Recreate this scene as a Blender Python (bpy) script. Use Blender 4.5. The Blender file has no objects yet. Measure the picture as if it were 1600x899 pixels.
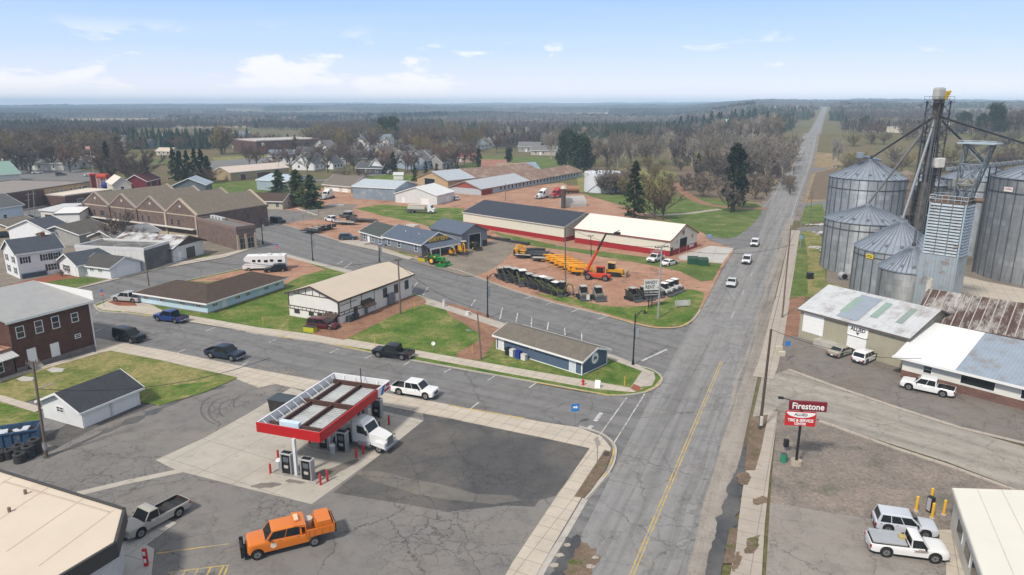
import bpy, bmesh, math, random
import numpy as np
from mathutils import Vector, Matrix
from mathutils import noise as mnoise
R = math.radians
rnd = random.Random(7)
sc = bpy.context.scene
COL = sc.collection
# ------------------------------------------------------------------ camera, sky, sun, exposure
CAM_H = 35.0; FPX = 1090.0; HORIZ = 162.0
PITCH = math.atan((449.5-HORIZ)/FPX)
cam = bpy.data.cameras.new('camera'); co = bpy.data.objects.new('camera', cam); COL.objects.link(co)
cam.sensor_width = 36; cam.lens = FPX/1600*36; cam.clip_start = .5; cam.clip_end = 40000
co.location = (0, 0, CAM_H); co.rotation_euler = (math.pi/2-PITCH, 0, 0); sc.camera = co
SUN_EL, SUN_AZ = 48, 218          # azimuth clockwise from +Y (north): behind and left of the camera
sd = Vector((math.sin(R(SUN_AZ))*math.cos(R(SUN_EL)), math.cos(R(SUN_AZ))*math.cos(R(SUN_EL)), math.sin(R(SUN_EL))))
sun = bpy.data.lights.new('sun', 'SUN'); so = bpy.data.objects.new('sun', sun); COL.objects.link(so)
sun.energy = 2.8; sun.angle = R(6); sun.color = (1, .93, .83)
so.rotation_euler = sd.to_track_quat('Z', 'Y').to_euler()
w = bpy.data.worlds.new('World'); sc.world = w; w.use_nodes = True
nt = w.node_tree; nt.nodes.clear()
def nd(nt, typ, props=None, **ins):
    n = nt.nodes.new('ShaderNode'+typ)
    for k, v in (props or {}).items(): setattr(n, k, v)
    for k, v in ins.items():
        key = int(k[1:]) if k[0] == 'i' and k[1:].isdigit() else k.replace('_', ' ')
        s = n.inputs[key]
        if isinstance(v, bpy.types.NodeSocket): nt.links.new(v, s)
        else: s.default_value = v
    return n
def mth(nt, op, a, b=0., c=0., clamp=False):
    n = nd(nt, 'Math', {'operation': op, 'use_clamp': clamp}, i0=a, i1=b, i2=c); return n.outputs[0]
def ramp(nt, f, stops, interp='LINEAR'):
    n = nd(nt, 'ValToRGB', None, Fac=f); cr = n.color_ramp; cr.interpolation = interp
    while len(cr.elements) < len(stops): cr.elements.new(.5)
    for e, (p, c) in zip(cr.elements, stops):
        e.position = p; e.color = (c, c, c, 1) if isinstance(c, (int, float)) else (*c, 1)
    return n.outputs['Color']
def mixc(nt, f, a, b, mode='MIX'):
    n = nd(nt, 'Mix', {'data_type': 'RGBA', 'blend_type': mode}, i0=f)
    for i, v in ((6, a), (7, b)):
        if isinstance(v, bpy.types.NodeSocket): nt.links.new(v, n.inputs[i])
        else: n.inputs[i].default_value = (*v, 1) if len(v) == 3 else v
    return n.outputs[2]
sky = nd(nt, 'TexSky', {'sky_type': 'NISHITA', 'sun_disc': False, 'sun_elevation': R(SUN_EL), 'sun_rotation': R(SUN_AZ),
                        'air_density': 1.0, 'dust_density': 2.0, 'ozone_density': 1.3, 'altitude': 400})
tc = nd(nt, 'TexCoord'); sx = nd(nt, 'SeparateXYZ', None, Vector=tc.outputs['Generated'])
zz = mth(nt, 'MAXIMUM', sx.outputs[2], .012)
px = mth(nt, 'DIVIDE', sx.outputs[0], mth(nt, 'ADD', zz, .10)); py = mth(nt, 'DIVIDE', sx.outputs[1], mth(nt, 'ADD', zz, .10))
cv = nd(nt, 'CombineXYZ', None, X=mth(nt, 'MULTIPLY', sx.outputs[0], 5.2), Y=mth(nt, 'MULTIPLY', sx.outputs[1], 2.), Z=mth(nt, 'MULTIPLY', mth(nt, 'POWER', zz, .8), 10.5))
# puffy cumulus low over the horizon
n1 = nd(nt, 'TexNoise', None, Vector=cv.outputs[0], Scale=1.3, Detail=9., Roughness=.58, Distortion=.25).outputs['Fac']
band = ramp(nt, sx.outputs[2], [(0., .6), (.015, 1), (.06, .95), (.082, .5), (.1, 0)])
cum = mth(nt, 'MULTIPLY', ramp(nt, mth(nt, 'MULTIPLY_ADD', sx.outputs[0], -.13, n1), [(.56, 0), (.61, .8), (.68, 1)]), band)
# thin high veil
cv2 = nd(nt, 'CombineXYZ', None, X=mth(nt, 'MULTIPLY', px, .35), Y=mth(nt, 'MULTIPLY', py, 1.3), Z=0.)
n2 = nd(nt, 'TexNoise', None, Vector=cv2.outputs[0], Scale=1.1, Detail=5., Roughness=.6).outputs['Fac']
veil = ramp(nt, n2, [(.3, .10), (.75, .42)])
hz = ramp(nt, sx.outputs[2], [(0., .62), (.06, .45), (.2, .18), (.5, .3)])
zr = sx.outputs[2]
grad = ramp(nt, zr, [(0., (11., 10.5, 10.4)), (.008, (9.4, 9.1, 9.6)), (.02, (8.2, 8.2, 9.1)), (.038, (6.5, 7.1, 8.6)), (.07, (4.7, 6.1, 8.3)), (.125, (3.0, 4.9, 8.1)), (.22, (2.8, 3.9, 6.0)), (.45, (4.1, 4.4, 4.9)), (1., (5.0, 5.0, 5.0))])
c0 = mixc(nt, .12, grad, sky.outputs[0])
c2 = mixc(nt, mth(nt, 'MULTIPLY', veil, .45), c0, (6.6, 6.9, 7.9))
c3 = mixc(nt, mth(nt, 'MULTIPLY', cum, .85), c2, (8.6, 8.3, 8.3))
bg = nd(nt, 'Background', None, Color=c3, Strength=.10)
nt.links.new(bg.outputs[0], nd(nt, 'OutputWorld').inputs[0])
sc.view_settings.view_transform = 'Standard'; sc.view_settings.look = 'None'
sc.view_settings.exposure = .44; sc.view_settings.gamma = 1
sc.cycles.use_denoising = True
try: sc.cycles.denoiser = 'OPENIMAGEDENOISE'
except Exception: pass
sc.cycles.max_bounces = 5; sc.cycles.diffuse_bounces = 2; sc.cycles.glossy_bounces = 2; sc.cycles.volume_bounces = 1
sc.cycles.transmission_bounces = 2; sc.cycles.caustics_reflective = False; sc.cycles.caustics_refractive = False

# ------------------------------------------------------------------ survey helpers
CP, SP = math.cos(PITCH), math.sin(PITCH)
def G(u, v, z=0.):                       # survey point: where a sight line meets the level z
    a = (u-800)/FPX; b = (449.5-v)/FPX
    t = (z-CAM_H)/(-SP+b*CP)
    return Vector((a*t, (CP+b*SP)*t, z))
def HT(u, v, vt):                        # height of an upright that stands at (u, v) and ends at row vt
    p = G(u, v); b = (449.5-vt)/FPX; return CAM_H+p.y*(-SP+b*CP)/(CP+b*SP)
def smooth(a, b, x):
    t = min(1., max(0., (x-a)/(b-a))); return t*t*(3-2*t)
def lerp(tab, x):
    if x <= tab[0][0]: return tab[0][1]
    for (a, p), (b, q) in zip(tab, tab[1:]):
        if x <= b: return p+(q-p)*(x-a)/(b-a)
    return tab[-1][1]
TR = [(0, 0), (400, 0), (470, 2.5), (560, 11.5), (620, 10), (720, 6), (850, 8), (1200, 14), (1800, 24), (3000, 29), (5000, 38), (8000, 46), (9800, 50)]
TL = [(0, 0), (900, 0), (1500, -6), (2600, -4), (4200, 10), (6500, 20), (8000, 26), (9800, 30)]
def TZ(x, y):                            # terrain height
    if y < 380: return 0.
    q = x/max(y, 1.)
    k = smooth(.20, .36, q); h = lerp(TL, y)*(1-k)+lerp(TR, y)*k
    if y > 1200:
        s = smooth(1200, 4000, y)
        h += s*(14*mnoise.noise((x/1500., y/1500., 3.1))+6*mnoise.noise((x/500., y/500., 1.7)))-smooth(2500, 8000, y)*max(0, -q+.1)*18
    return h

# ------------------------------------------------------------------ materials
MATS = {}
def newmat(name):
    m = bpy.data.materials.new(name); m.use_nodes = True; nt = m.node_tree; nt.nodes.clear()
    p = nd(nt, 'BsdfPrincipled'); o = nd(nt, 'OutputMaterial'); nt.links.new(p.outputs[0], o.inputs[0])
    return m, nt, p
def coords(nt, sc3=(1, 1, 1), world=False):
    if world: v = nd(nt, 'NewGeometry').outputs['Position']
    else: v = nd(nt, 'TexCoord').outputs['Object']
    if sc3 != (1, 1, 1): v = nd(nt, 'Mapping', None, Vector=v, Scale=sc3).outputs[0]
    return v
def bump(nt, p, h, dist=.02, strength=.6):
    b = nd(nt, 'Bump', None, Height=h, Distance=dist, Strength=strength); nt.links.new(b.outputs[0], p.inputs['Normal'])
def mul(c, k): return tuple(min(1, x*k) for x in c)
def M(col, rough=.6, metal=0., var=.12, scale=1.2, spec=.3, kind='', pitch=.3, axis=2, col2=None, streak=0., seed=0., sc3=(1, 1, 1), coat=0., amt=.5):
    key = (col, rough, metal, var, scale, spec, kind, pitch, axis, col2, streak, seed, sc3, coat, amt)
    if key in MATS: return MATS[key]
    m, nt, p = newmat('mat_%s_%d' % (kind or 'plain', len(MATS)))
    v = coords(nt, sc3)
    if seed: v = nd(nt, 'Mapping', None, Vector=v, Location=(seed, seed*1.7, seed*.6)).outputs[0]
    n = nd(nt, 'TexNoise', None, Vector=v, Scale=scale, Detail=6., Roughness=.65).outputs['Fac']
    c = ramp(nt, n, [(.25, mul(col, 1-var)), (.75, mul(col, 1+var))])
    if col2:                                # worn patches of another colour
        n2 = nd(nt, 'TexNoise', None, Vector=nd(nt, 'Mapping', None, Vector=v, Location=(5, 3, 9)).outputs[0], Scale=scale*.6, Detail=8., Roughness=.7).outputs['Fac']
        c = mixc(nt, ramp(nt, n2, [(.62-.25*amt, 0), (.78-.25*amt, 1)]), c, col2)
    if streak:
        sv = nd(nt, 'Mapping', None, Vector=v, Scale=(2.2, 2.2, .12)).outputs[0]
        n3 = nd(nt, 'TexNoise', None, Vector=sv, Scale=1.5, Detail=5., Roughness=.6).outputs['Fac']
        c = mixc(nt, mth(nt, 'MULTIPLY', ramp(nt, n3, [(.45, 0), (.8, 1)]), streak), c, mul(col, .45))
    if kind in ('lap', 'rib', 'shingle'):
        s = nd(nt, 'SeparateXYZ', None, Vector=coords(nt)).outputs[axis]
        fr = mth(nt, 'FRACT', mth(nt, 'DIVIDE', s, pitch))
        if kind == 'lap': h = fr
        elif kind == 'rib':
            h = ramp(nt, fr, [(0, 1), (.10, 1), (.2, 0), (.85, 0), (.95, 1)])
            c = mixc(nt, mth(nt, 'MULTIPLY', mth(nt, 'LESS_THAN', mth(nt, 'ABSOLUTE', mth(nt, 'SUBTRACT', fr, .2)), .05), .22), c, mul(col, .4))
        else: h = fr
        bump(nt, p, h, {'lap': .02, 'rib': .03, 'shingle': .015}[kind], .8)
        if kind == 'shingle':
            vv = nd(nt, 'Mapping', None, Vector=coords(nt), Scale=(3., 3., 6.)).outputs[0]
            w3 = nd(nt, 'TexVoronoi', None, Vector=vv, Scale=1.).outputs['Color']
            bw = nd(nt, 'RGBToBW', None, Color=w3).outputs[0]
            c = mixc(nt, 1., c, ramp(nt, bw, [(0, .78), (1, 1.0)]), 'MULTIPLY')
    if kind == 'brick':
        s = nd(nt, 'SeparateXYZ', None, Vector=coords(nt))
        q = nd(nt, 'CombineXYZ', None, X=mth(nt, 'ADD', s.outputs[0], s.outputs[1]), Y=s.outputs[2], Z=0.)
        b = nd(nt, 'TexBrick', None, Vector=q.outputs[0], Scale=1., Color1=(*mul(col, .8), 1), Color2=(*mul(col, 1.25), 1), Mortar=(*(col2 or mul(col, 1.6)), 1))
        b.inputs['Mortar Size'].default_value = .012; b.inputs['Brick Width'].default_value = .42; b.inputs['Row Height'].default_value = .14
        n4 = nd(nt, 'TexNoise', None, Vector=v, Scale=.7, Detail=5.).outputs['Fac']
        c = mixc(nt, 1., b.outputs['Color'], ramp(nt, n4, [(.3, .75), (.7, 1.1)]), 'MULTIPLY')
    nt.links.new(c, p.inputs['Base Color'])
    p.inputs['Roughness'].default_value = rough; p.inputs['Metallic'].default_value = metal
    p.inputs['Specular IOR Level'].default_value = spec
    if coat: p.inputs['Coat Weight'].default_value = coat; p.inputs['Coat Roughness'].default_value = .08
    MATS[key] = m; return m
def paint(col): return M(col, .30, 0., .03, .8, .4 if max(col) > .1 else .25, coat=.5 if max(col) > .1 else .12)
GLASS = M((.012, .015, .018), .07, 0., .05, 1, .45)
WGLASS = M((.035, .042, .05), .08, 0., .2, .8, .6)
RUBBER = M((.022, .022, .023), .85, 0., .2, 3, .2)
RIM = M((.42, .43, .45), .32, .85, .08, 4)
BLACK = M((.018, .018, .02), .5, 0., .15, 2)
DKGREY = M((.07, .07, .075), .6, 0., .2, 2)
GREY = M((.28, .285, .29), .55, .2, .12, 2)
STEEL = M((.42, .44, .46), .42, .75, .12, 2)
WHITE = M((.78, .78, .77), .5, 0., .05, 1.1)
TRIM = M((.74, .74, .73), .5, 0., .04, 2)
RED = M((.50, .022, .025), .42, 0., .07, 1.5)
YELLOW = M((.75, .43, .03), .5, 0., .1, 2)
CONC = M((.42, .39, .35), .85, 0., .16, .8, col2=(.30, .28, .26), amt=.4)
HEADL = M((.7, .72, .74), .1, .3, .05, 3, .6)
TAILL = M((.32, .01, .012), .2, 0., .05, 3, .6)
WOODP = M((.16, .125, .10), .85, 0., .25, 2.5, streak=.5)

# ------------------------------------------------------------------ mesh collecting
def box_vf(cx, cy, cz, sx, sy, sz, rz=0.):
    c, s = math.cos(rz), math.sin(rz); v = []
    for k in (-.5, .5):
        for x, y in ((-.5, -.5), (.5, -.5), (.5, .5), (-.5, .5)):
            X, Y = x*sx, y*sy; v.append((cx+X*c-Y*s, cy+X*s+Y*c, cz+k*sz))
    return v, [(0, 3, 2, 1), (4, 5, 6, 7), (0, 1, 5, 4), (1, 2, 6, 5), (2, 3, 7, 6), (3, 0, 4, 7)]
class MB:
    def __init__(s): s.v = []; s.f = []; s.m = []; s.mats = []; s.cur = 0
    def mat(s, m):
        if m not in s.mats: s.mats.append(m)
        s.cur = s.mats.index(m); return s
    def add(s, v, f):
        o = len(s.v); s.v += [tuple(x) for x in v]; s.f += [tuple(i+o for i in q) for q in f]; s.m += [s.cur]*len(f); return s
    def b(s, cx, cy, cz, sx, sy, sz, rz=0.): return s.add(*box_vf(cx, cy, cz, sx, sy, sz, rz))
    def bz(s, x0, x1, y0, y1, z0, z1): return s.b((x0+x1)/2, (y0+y1)/2, (z0+z1)/2, x1-x0, y1-y0, z1-z0)
    def r(s, cx, cy, cz, sx, sy, sz, bev=.05, rz=0.):      # box with chamfered edges
        bm = bmesh.new(); bmesh.ops.create_cube(bm, size=1.)
        for q in bm.verts: q.co = Vector((q.co.x*sx, q.co.y*sy, q.co.z*sz))
        bmesh.ops.bevel(bm, geom=bm.edges[:], offset=bev, segments=2, affect='EDGES', profile=.6)
        Mx = Matrix.Translation((cx, cy, cz)) @ Matrix.Rotation(rz, 4, 'Z')
        bm.verts.index_update(); v = [Mx @ q.co for q in bm.verts]; f = [[a.index for a in q.verts] for q in bm.faces]; bm.free()
        return s.add(v, f)
    def c(s, p0, p1, r0, r1=None, n=8, cap=True):
        p0 = Vector(p0); p1 = Vector(p1); r1 = r0 if r1 is None else r1; d = (p1-p0)
        if d.length < 1e-6: return s
        d.normalize(); a = d.orthogonal().normalized(); b = d.cross(a); v = []; f = []
        for p, r in ((p0, r0), (p1, r1)):
            for i in range(n):
                t = 2*math.pi*i/n; v.append(p+(a*math.cos(t)+b*math.sin(t))*r)
        for i in range(n): j = (i+1) % n; f.append((i, j, n+j, n+i))
        if cap: f.append(tuple(range(n-1, -1, -1))); f.append(tuple(range(n, 2*n)))
        return s.add(v, f)
    def path(s, pts, r, n=6):
        for a, b in zip(pts, pts[1:]): s.c(a, b, r, None, n)
        return s
    def px(s, poly, y0, y1):                               # polygon in x,z pulled along y
        n = len(poly); v = [(x, y0, z) for x, z in poly]+[(x, y1, z) for x, z in poly]
        return s.add(v, [tuple(range(n)), tuple(range(2*n-1, n-1, -1))]+[(i, n+i, n+(i+1) % n, (i+1) % n) for i in range(n)])
    def py(s, poly, x0, x1):                               # polygon in y,z pulled along x
        n = len(poly); v = [(x0, y, z) for y, z in poly]+[(x1, y, z) for y, z in poly]
        return s.add(v, [tuple(range(n-1, -1, -1)), tuple(range(n, 2*n))]+[((i+1) % n, n+(i+1) % n, n+i, i) for i in range(n)])
    def pz(s, poly, z0, z1):                               # polygon in x,y pulled up
        n = len(poly); v = [(x, y, z0) for x, y in poly]+[(x, y, z1) for x, y in poly]
        return s.add(v, [tuple(range(n-1, -1, -1)), tuple(range(n, 2*n))]+[(i, (i+1) % n, n+(i+1) % n, n+i) for i in range(n)])
    def lathe(s, prof, n=24, cx=0., cy=0., ax='z', ph=0., capt=True):
        v = []; f = []; k = len(prof)
        for i in range(n):
            t = 2*math.pi*i/n+ph; c, q = math.cos(t), math.sin(t)
            for r, z in prof: v.append((cx+r*c, cy+r*q, z) if ax == 'z' else (r*c, z, r*q) if ax == 'y' else (z, r*c, r*q))
        for i in range(n):
            j = (i+1) % n
            for a in range(k-1): f.append((i*k+a, j*k+a, j*k+a+1, i*k+a+1) if ax != 'y' else (i*k+a, i*k+a+1, j*k+a+1, j*k+a))
        return s.add(v, f)
    def build(s, name, mat=None, parent=None, smooth_=None, loc=None):
        me = bpy.data.meshes.new(name); me.from_pydata(s.v, [], s.f)
        ms = s.mats or [mat]
        for x in ms: me.materials.append(x)
        if s.mats and len(s.mats) > 1: me.polygons.foreach_set('material_index', s.m)
        if smooth_:
            me.shade_smooth(); me.set_sharp_from_angle(angle=R(smooth_))
        me.update(); o = bpy.data.objects.new(name, me); COL.objects.link(o)
        if parent is not None: o.parent = parent
        if loc is not None: o.location = loc
        return o
def tag(o, label=None, cat=None, group=None, kind=None):
    if label: o['label'] = label
    if cat: o['category'] = cat
    if group: o['group'] = group
    if kind: o['kind'] = kind
    return o
def thing(name, label, cat, loc=(0, 0, 0), rz=0., group=None):
    o = bpy.data.objects.new(name, None); o.empty_display_size = .3; COL.objects.link(o)
    o.location = loc; o.rotation_euler = (0, 0, rz); return tag(o, label, cat, group)
KIDS = {}
def dup(o, loc=None, rz=None, label=None, group=None, scale=None):
    def cp(x, par):
        c = x.copy(); COL.objects.link(c)
        if par is not None: c.parent = par
        for k in x.children: cp(k, c)
        return c
    c = cp(o, None)
    if loc is not None: c.location = loc
    if rz is not None: c.rotation_euler = (0, 0, rz)
    if scale is not None: c.scale = (scale,)*3 if isinstance(scale, (int, float)) else scale
    if label: c['label'] = label
    if group: c['group'] = group
    return c
TXT = {}
def text(s, size, mat, parent, loc, rot, name='lettering', ext=.015, width=None, shear=0., bold=.0):
    cu = bpy.data.curves.new('t', 'FONT'); cu.body = s; cu.size = size; cu.extrude = ext; cu.align_x = 'CENTER'; cu.align_y = 'CENTER'; cu.shear = shear; cu.offset = bold
    cu.resolution_u = 3
    o = bpy.data.objects.new('t', cu); COL.objects.link(o)
    dg = bpy.context.evaluated_depsgraph_get(); me = bpy.data.meshes.new_from_object(o.evaluated_get(dg))
    bpy.data.objects.remove(o); bpy.data.curves.remove(cu)
    me.materials.clear(); me.materials.append(mat); me.name = name
    q = bpy.data.objects.new(name, me); COL.objects.link(q); q.parent = parent; q.location = loc; q.rotation_euler = rot
    if width:
        wd = max(v.co.x for v in me.vertices)-min(v.co.x for v in me.vertices); q.scale = (width/wd, 1, 1)
    return q
# ------------------------------------------------------------------ ground materials
def asphalt(col, crack=.5, cscale=.16, lanes=None, dirt=.4, dirtcol=(.19, .165, .14), rough=.88, wet=0.):
    m, nt, p = newmat('asphalt_%d' % len(bpy.data.materials)); v = nd(nt, 'NewGeometry').outputs['Position']
    fine = nd(nt, 'TexNoise', None, Vector=v, Scale=5., Detail=8., Roughness=.8).outputs['Fac']
    big = nd(nt, 'TexNoise', None, Vector=v, Scale=.09, Detail=7., Roughness=.62, Distortion=.5).outputs['Fac']
    mid = nd(nt, 'TexNoise', None, Vector=v, Scale=.5, Detail=8., Roughness=.7).outputs['Fac']
    c = ramp(nt, fine, [(.3, mul(col, .86)), (.72, mul(col, 1.14))])
    c = mixc(nt, mth(nt, 'MULTIPLY', ramp(nt, big, [(.42, 0), (.66, 1)]), dirt), c, dirtcol)
    c = mixc(nt, 1., c, ramp(nt, mid, [(.28, .72), (.5, 1.), (.78, 1.12)]), 'MULTIPLY')
    if lanes is not None:                    # wheel tracks and drips along the traffic
        mp = nd(nt, 'Mapping', None, Vector=v, Rotation=(0, 0, -lanes)).outputs[0]
        mp = nd(nt, 'Mapping', None, Vector=mp, Scale=(.02, .55, 1)).outputs[0]
        st = nd(nt, 'TexNoise', None, Vector=mp, Scale=1., Detail=7., Roughness=.72).outputs['Fac']
        c = mixc(nt, 1., c, ramp(nt, st, [(.25, .58), (.5, .98), (.75, 1.2)]), 'MULTIPLY')
    if crack:
        dv = nd(nt, 'TexNoise', None, Vector=v, Scale=.5, Detail=6., Roughness=.7).outputs['Color']
        vv = mixc(nt, .5, v, dv, 'ADD') if False else nd(nt, 'VectorMath', {'operation': 'MULTIPLY_ADD'}, i0=dv, i1=(2.6, 2.6, 0), i2=v).outputs[0]
        tot = None
        for s_, wd, lo in ((cscale, .010, .36), (cscale*3.3, .016, .44), (cscale*8, .028, .49)):
            e = nd(nt, 'TexVoronoi', {'feature': 'DISTANCE_TO_EDGE', 'voronoi_dimensions': '2D'}, Vector=vv, Scale=s_).outputs['Distance']
            ln = mth(nt, 'SUBTRACT', 1., mth(nt, 'DIVIDE', e, wd*(.7+.5*s_/cscale*.3), clamp=True), clamp=True)
            gm = nd(nt, 'TexNoise', None, Vector=nd(nt, 'Mapping', None, Vector=v, Location=(s_*90, 7, 0)).outputs[0], Scale=.11, Detail=4.).outputs['Fac']
            ln = mth(nt, 'MULTIPLY', ln, ramp(nt, gm, [(lo, 0), (lo+.16, 1)]))
            tot = ln if tot is None else mth(nt, 'MAXIMUM', tot, ln)
        c = mixc(nt, mth(nt, 'MULTIPLY', tot, crack), c, (.03, .028, .026))
    nt.links.new(c, p.inputs['Base Color']); p.inputs['Specular IOR Level'].default_value = .2
    if wet: nt.links.new(ramp(nt, mid, [(.4, .25), (.6, rough)]), p.inputs['Roughness'])
    else: p.inputs['Roughness'].default_value = rough
    bump(nt, p, fine, .01, .4); return m
def softground(cols, scale=.25, fine=6., rough=.95, extra=None):
    """cols: stops over a patchy noise; extra: (colour, scale, threshold) blotches of another ground"""
    m, nt, p = newmat('ground_%d' % len(bpy.data.materials)); v = nd(nt, 'NewGeometry').outputs['Position']
    a = nd(nt, 'TexNoise', None, Vector=v, Scale=scale, Detail=9., Roughness=.68, Distortion=.4).outputs['Fac']
    c = ramp(nt, a, cols)
    f = nd(nt, 'TexNoise', None, Vector=v, Scale=fine, Detail=6., Roughness=.75).outputs['Fac']
    c = mixc(nt, 1., c, ramp(nt, f, [(.28, .55), (.72, 1.38)]), 'MULTIPLY')
    for col, s_, th in (extra or []):
        e = nd(nt, 'TexNoise', None, Vector=nd(nt, 'Mapping', None, Vector=v, Location=(31+s_*11, 8, 2)).outputs[0], Scale=s_, Detail=8., Roughness=.7).outputs['Fac']
        c = mixc(nt, ramp(nt, e, [(th, 0), (th+.09, 1)]), c, col)
    nt.links.new(c, p.inputs['Base Color']); p.inputs['Roughness'].default_value = rough; p.inputs['Specular IOR Level'].default_value = .1
    bump(nt, p, f, .05, .7); return m
def slabs(col, size=1.5, ang=0., dirt=(.24, .21, .18)):
    m, nt, p = newmat('slabs_%d' % len(bpy.data.materials)); v = nd(nt, 'NewGeometry').outputs['Position']
    a = nd(nt, 'TexNoise', None, Vector=v, Scale=.35, Detail=8., Roughness=.7).outputs['Fac']
    c = ramp(nt, a, [(.3, mul(col, .84)), (.7, mul(col, 1.08))])
    mp = nd(nt, 'Mapping', None, Vector=v, Rotation=(0, 0, -ang)).outputs[0]; s = nd(nt, 'SeparateXYZ', None, Vector=mp)
    j = None
    for k in (0, 1):
        fr = mth(nt, 'ABSOLUTE', mth(nt, 'SUBTRACT', mth(nt, 'FRACT', mth(nt, 'DIVIDE', s.outputs[k], size)), .5))
        q = mth(nt, 'GREATER_THAN', fr, .5-.03/size); j = q if j is None else mth(nt, 'MAXIMUM', j, q)
    c = mixc(nt, mth(nt, 'MULTIPLY', j, .6), c, (.12, .11, .10))
    e = nd(nt, 'TexNoise', None, Vector=v, Scale=.8, Detail=9., Roughness=.75).outputs['Fac']
    c = mixc(nt, ramp(nt, e, [(.56, 0), (.72, .75)]), c, dirt)
    nt.links.new(c, p.inputs['Base Color']); p.inputs['Roughness'].default_value = .9; p.inputs['Specular IOR Level'].default_value = .15
    return m
HW_ANG = R(66.2)
A_HWY = asphalt((.235, .231, .228), .6, .07, HW_ANG, .35, (.255, .235, .21))
A_ST = asphalt((.182, .180, .180), .5, .06, R(153), .25)
A_STB = asphalt((.180, .178, .179), .5, .06, R(134), .25)
A_LOT = asphalt((.180, .172, .166), .85, .10, None, .55, (.235, .21, .182))
A_DARK = asphalt((.082, .081, .083), .7, .12, None, .55, (.19, .17, .145))
A_BROWN = asphalt((.19, .172, .156), .75, .10, None, .6, (.18, .135, .11))
A_WET = asphalt((.055, .056, .06), .3, .2, None, .8, (.17, .16, .15), .5, 1.)
C_PAD = slabs((.42, .385, .335), 4.6, R(-27), (.20, .18, .155))
C_WALK = slabs((.48, .425, .355), 1.6, R(-27))
C_WALKB = slabs((.43, .39, .34), 1.6, R(-46))
C_WALKH = slabs((.40, .35, .30), 1.9, HW_ANG, (.25, .2, .17))
C_PALE = slabs((.47, .45, .42), 3.5, R(-20))
GRASS = softground([(.3, (.05, .10, .018)), (.47, (.095, .155, .03)), (.57, (.16, .18, .055)), (.68, (.28, .25, .105)), (.82, (.13, .12, .05))], .22, 1.7)
GRASS2 = softground([(.28, (.065, .10, .026)), (.5, (.105, .15, .038)), (.66, (.19, .195, .075))], .17, 1.7)
GRASSD = softground([(.3, (.085, .125, .03)), (.45, (.155, .175, .055)), (.56, (.27, .235, .10)), (.68, (.20, .19, .07)), (.8, (.10, .13, .035))], .2, 1.7)
REDG = softground([(.3, (.29, .155, .10)), (.52, (.38, .22, .15)), (.75, (.44, .295, .22))], .14, 4., extra=[((.21, .12, .085), .23, .55), ((.46, .33, .25), .4, .62)])
REDD = softground([(.3, (.20, .105, .07)), (.6, (.30, .17, .115)), (.75, (.26, .19, .14))], .3, 4., extra=[((.10, .12, .03), .5, .6)])
GREYG = softground([(.3, (.17, .15, .125)), (.6, (.24, .205, .17)), (.75, (.30, .22, .165))], .2, 5., extra=[((.12, .11, .06), .3, .6)])
RUBBLE = softground([(.3, (.12, .11, .098)), (.5, (.215, .185, .16)), (.7, (.29, .235, .20))], .22, 3., extra=[((.13, .125, .095), .16, .6), ((.29, .195, .15), .35, .62)])
DIRT = softground([(.3, (.12, .085, .06)), (.6, (.2, .15, .11)), (.75, (.26, .2, .15))], .5, 5., extra=[((.07, .10, .025), .6, .56)])
TERR = softground([(.25, (.085, .085, .04)), (.42, (.16, .125, .075)), (.55, (.12, .115, .05)), (.75, (.20, .165, .095))], .02, 1.2, extra=[((.09, .12, .035), .008, .56)])
WHITEP = M((.58, .58, .56), .7, 0., .2, 2.5, col2=(.27, .26, .25), amt=.75)
YELP = M((.52, .36, .075), .7, 0., .2, 2.5, col2=(.29, .255, .2), amt=.75)
KERB = slabs((.40, .37, .32), 2.4, R(-27))
PAVER = M((.25, .085, .05), .85, 0., .15, 2.)
# ------------------------------------------------------------------ terrain: one sheet to the horizon
def build_terrain():
    rs = [0, 25, 60, 120, 200, 300, 380]; r = 400.
    while r < 9900: rs.append(r); r *= 1.028 if r > 800 else 1.018
    az = np.radians(np.concatenate([np.arange(-180, -48, 6.), np.arange(-48, 48.1, .5), np.arange(54, 180, 6.)]))
    n = len(az); v = []; f = []
    for r in rs:
        for a in az:
            x, y = r*math.sin(a), r*math.cos(a); v.append((x, y, TZ(x, y)-.06))
    for i in range(len(rs)-1):
        for j in range(n):
            k = (j+1) % n; f.append((i*n+j, i*n+k, (i+1)*n+k, (i+1)*n+j))
    m = MB(); m.v = v; m.f = f; m.m = [0]*len(f)
    o = m.build('ground', TERR, None, 60); tag(o, kind='structure')
build_terrain()
SHN = [0]
def sheet(name, mat, z, pts, px=True, thick=0., kind='structure'):
    SHN[0] += 1; z += SHN[0]*2.31e-4
    P = [G(u, v, z) for u, v in pts] if px else [Vector((x, y, z)) for x, y in pts]
    a = sum(p.x*q.y-q.x*p.y for p, q in zip(P, P[1:]+P[:1]))
    if a < 0: P.reverse()
    m = MB()
    if thick: m.pz([(p.x, p.y) for p in P], z-thick, z)
    else: m.add(P, [tuple(range(len(P)))])
    o = m.build(name, mat); bm = bmesh.new(); bm.from_mesh(o.data); bmesh.ops.triangulate(bm, faces=[f for f in bm.faces if len(f.verts) > 4]); bm.to_mesh(o.data); bm.free()
    return tag(o, kind=kind)
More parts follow.
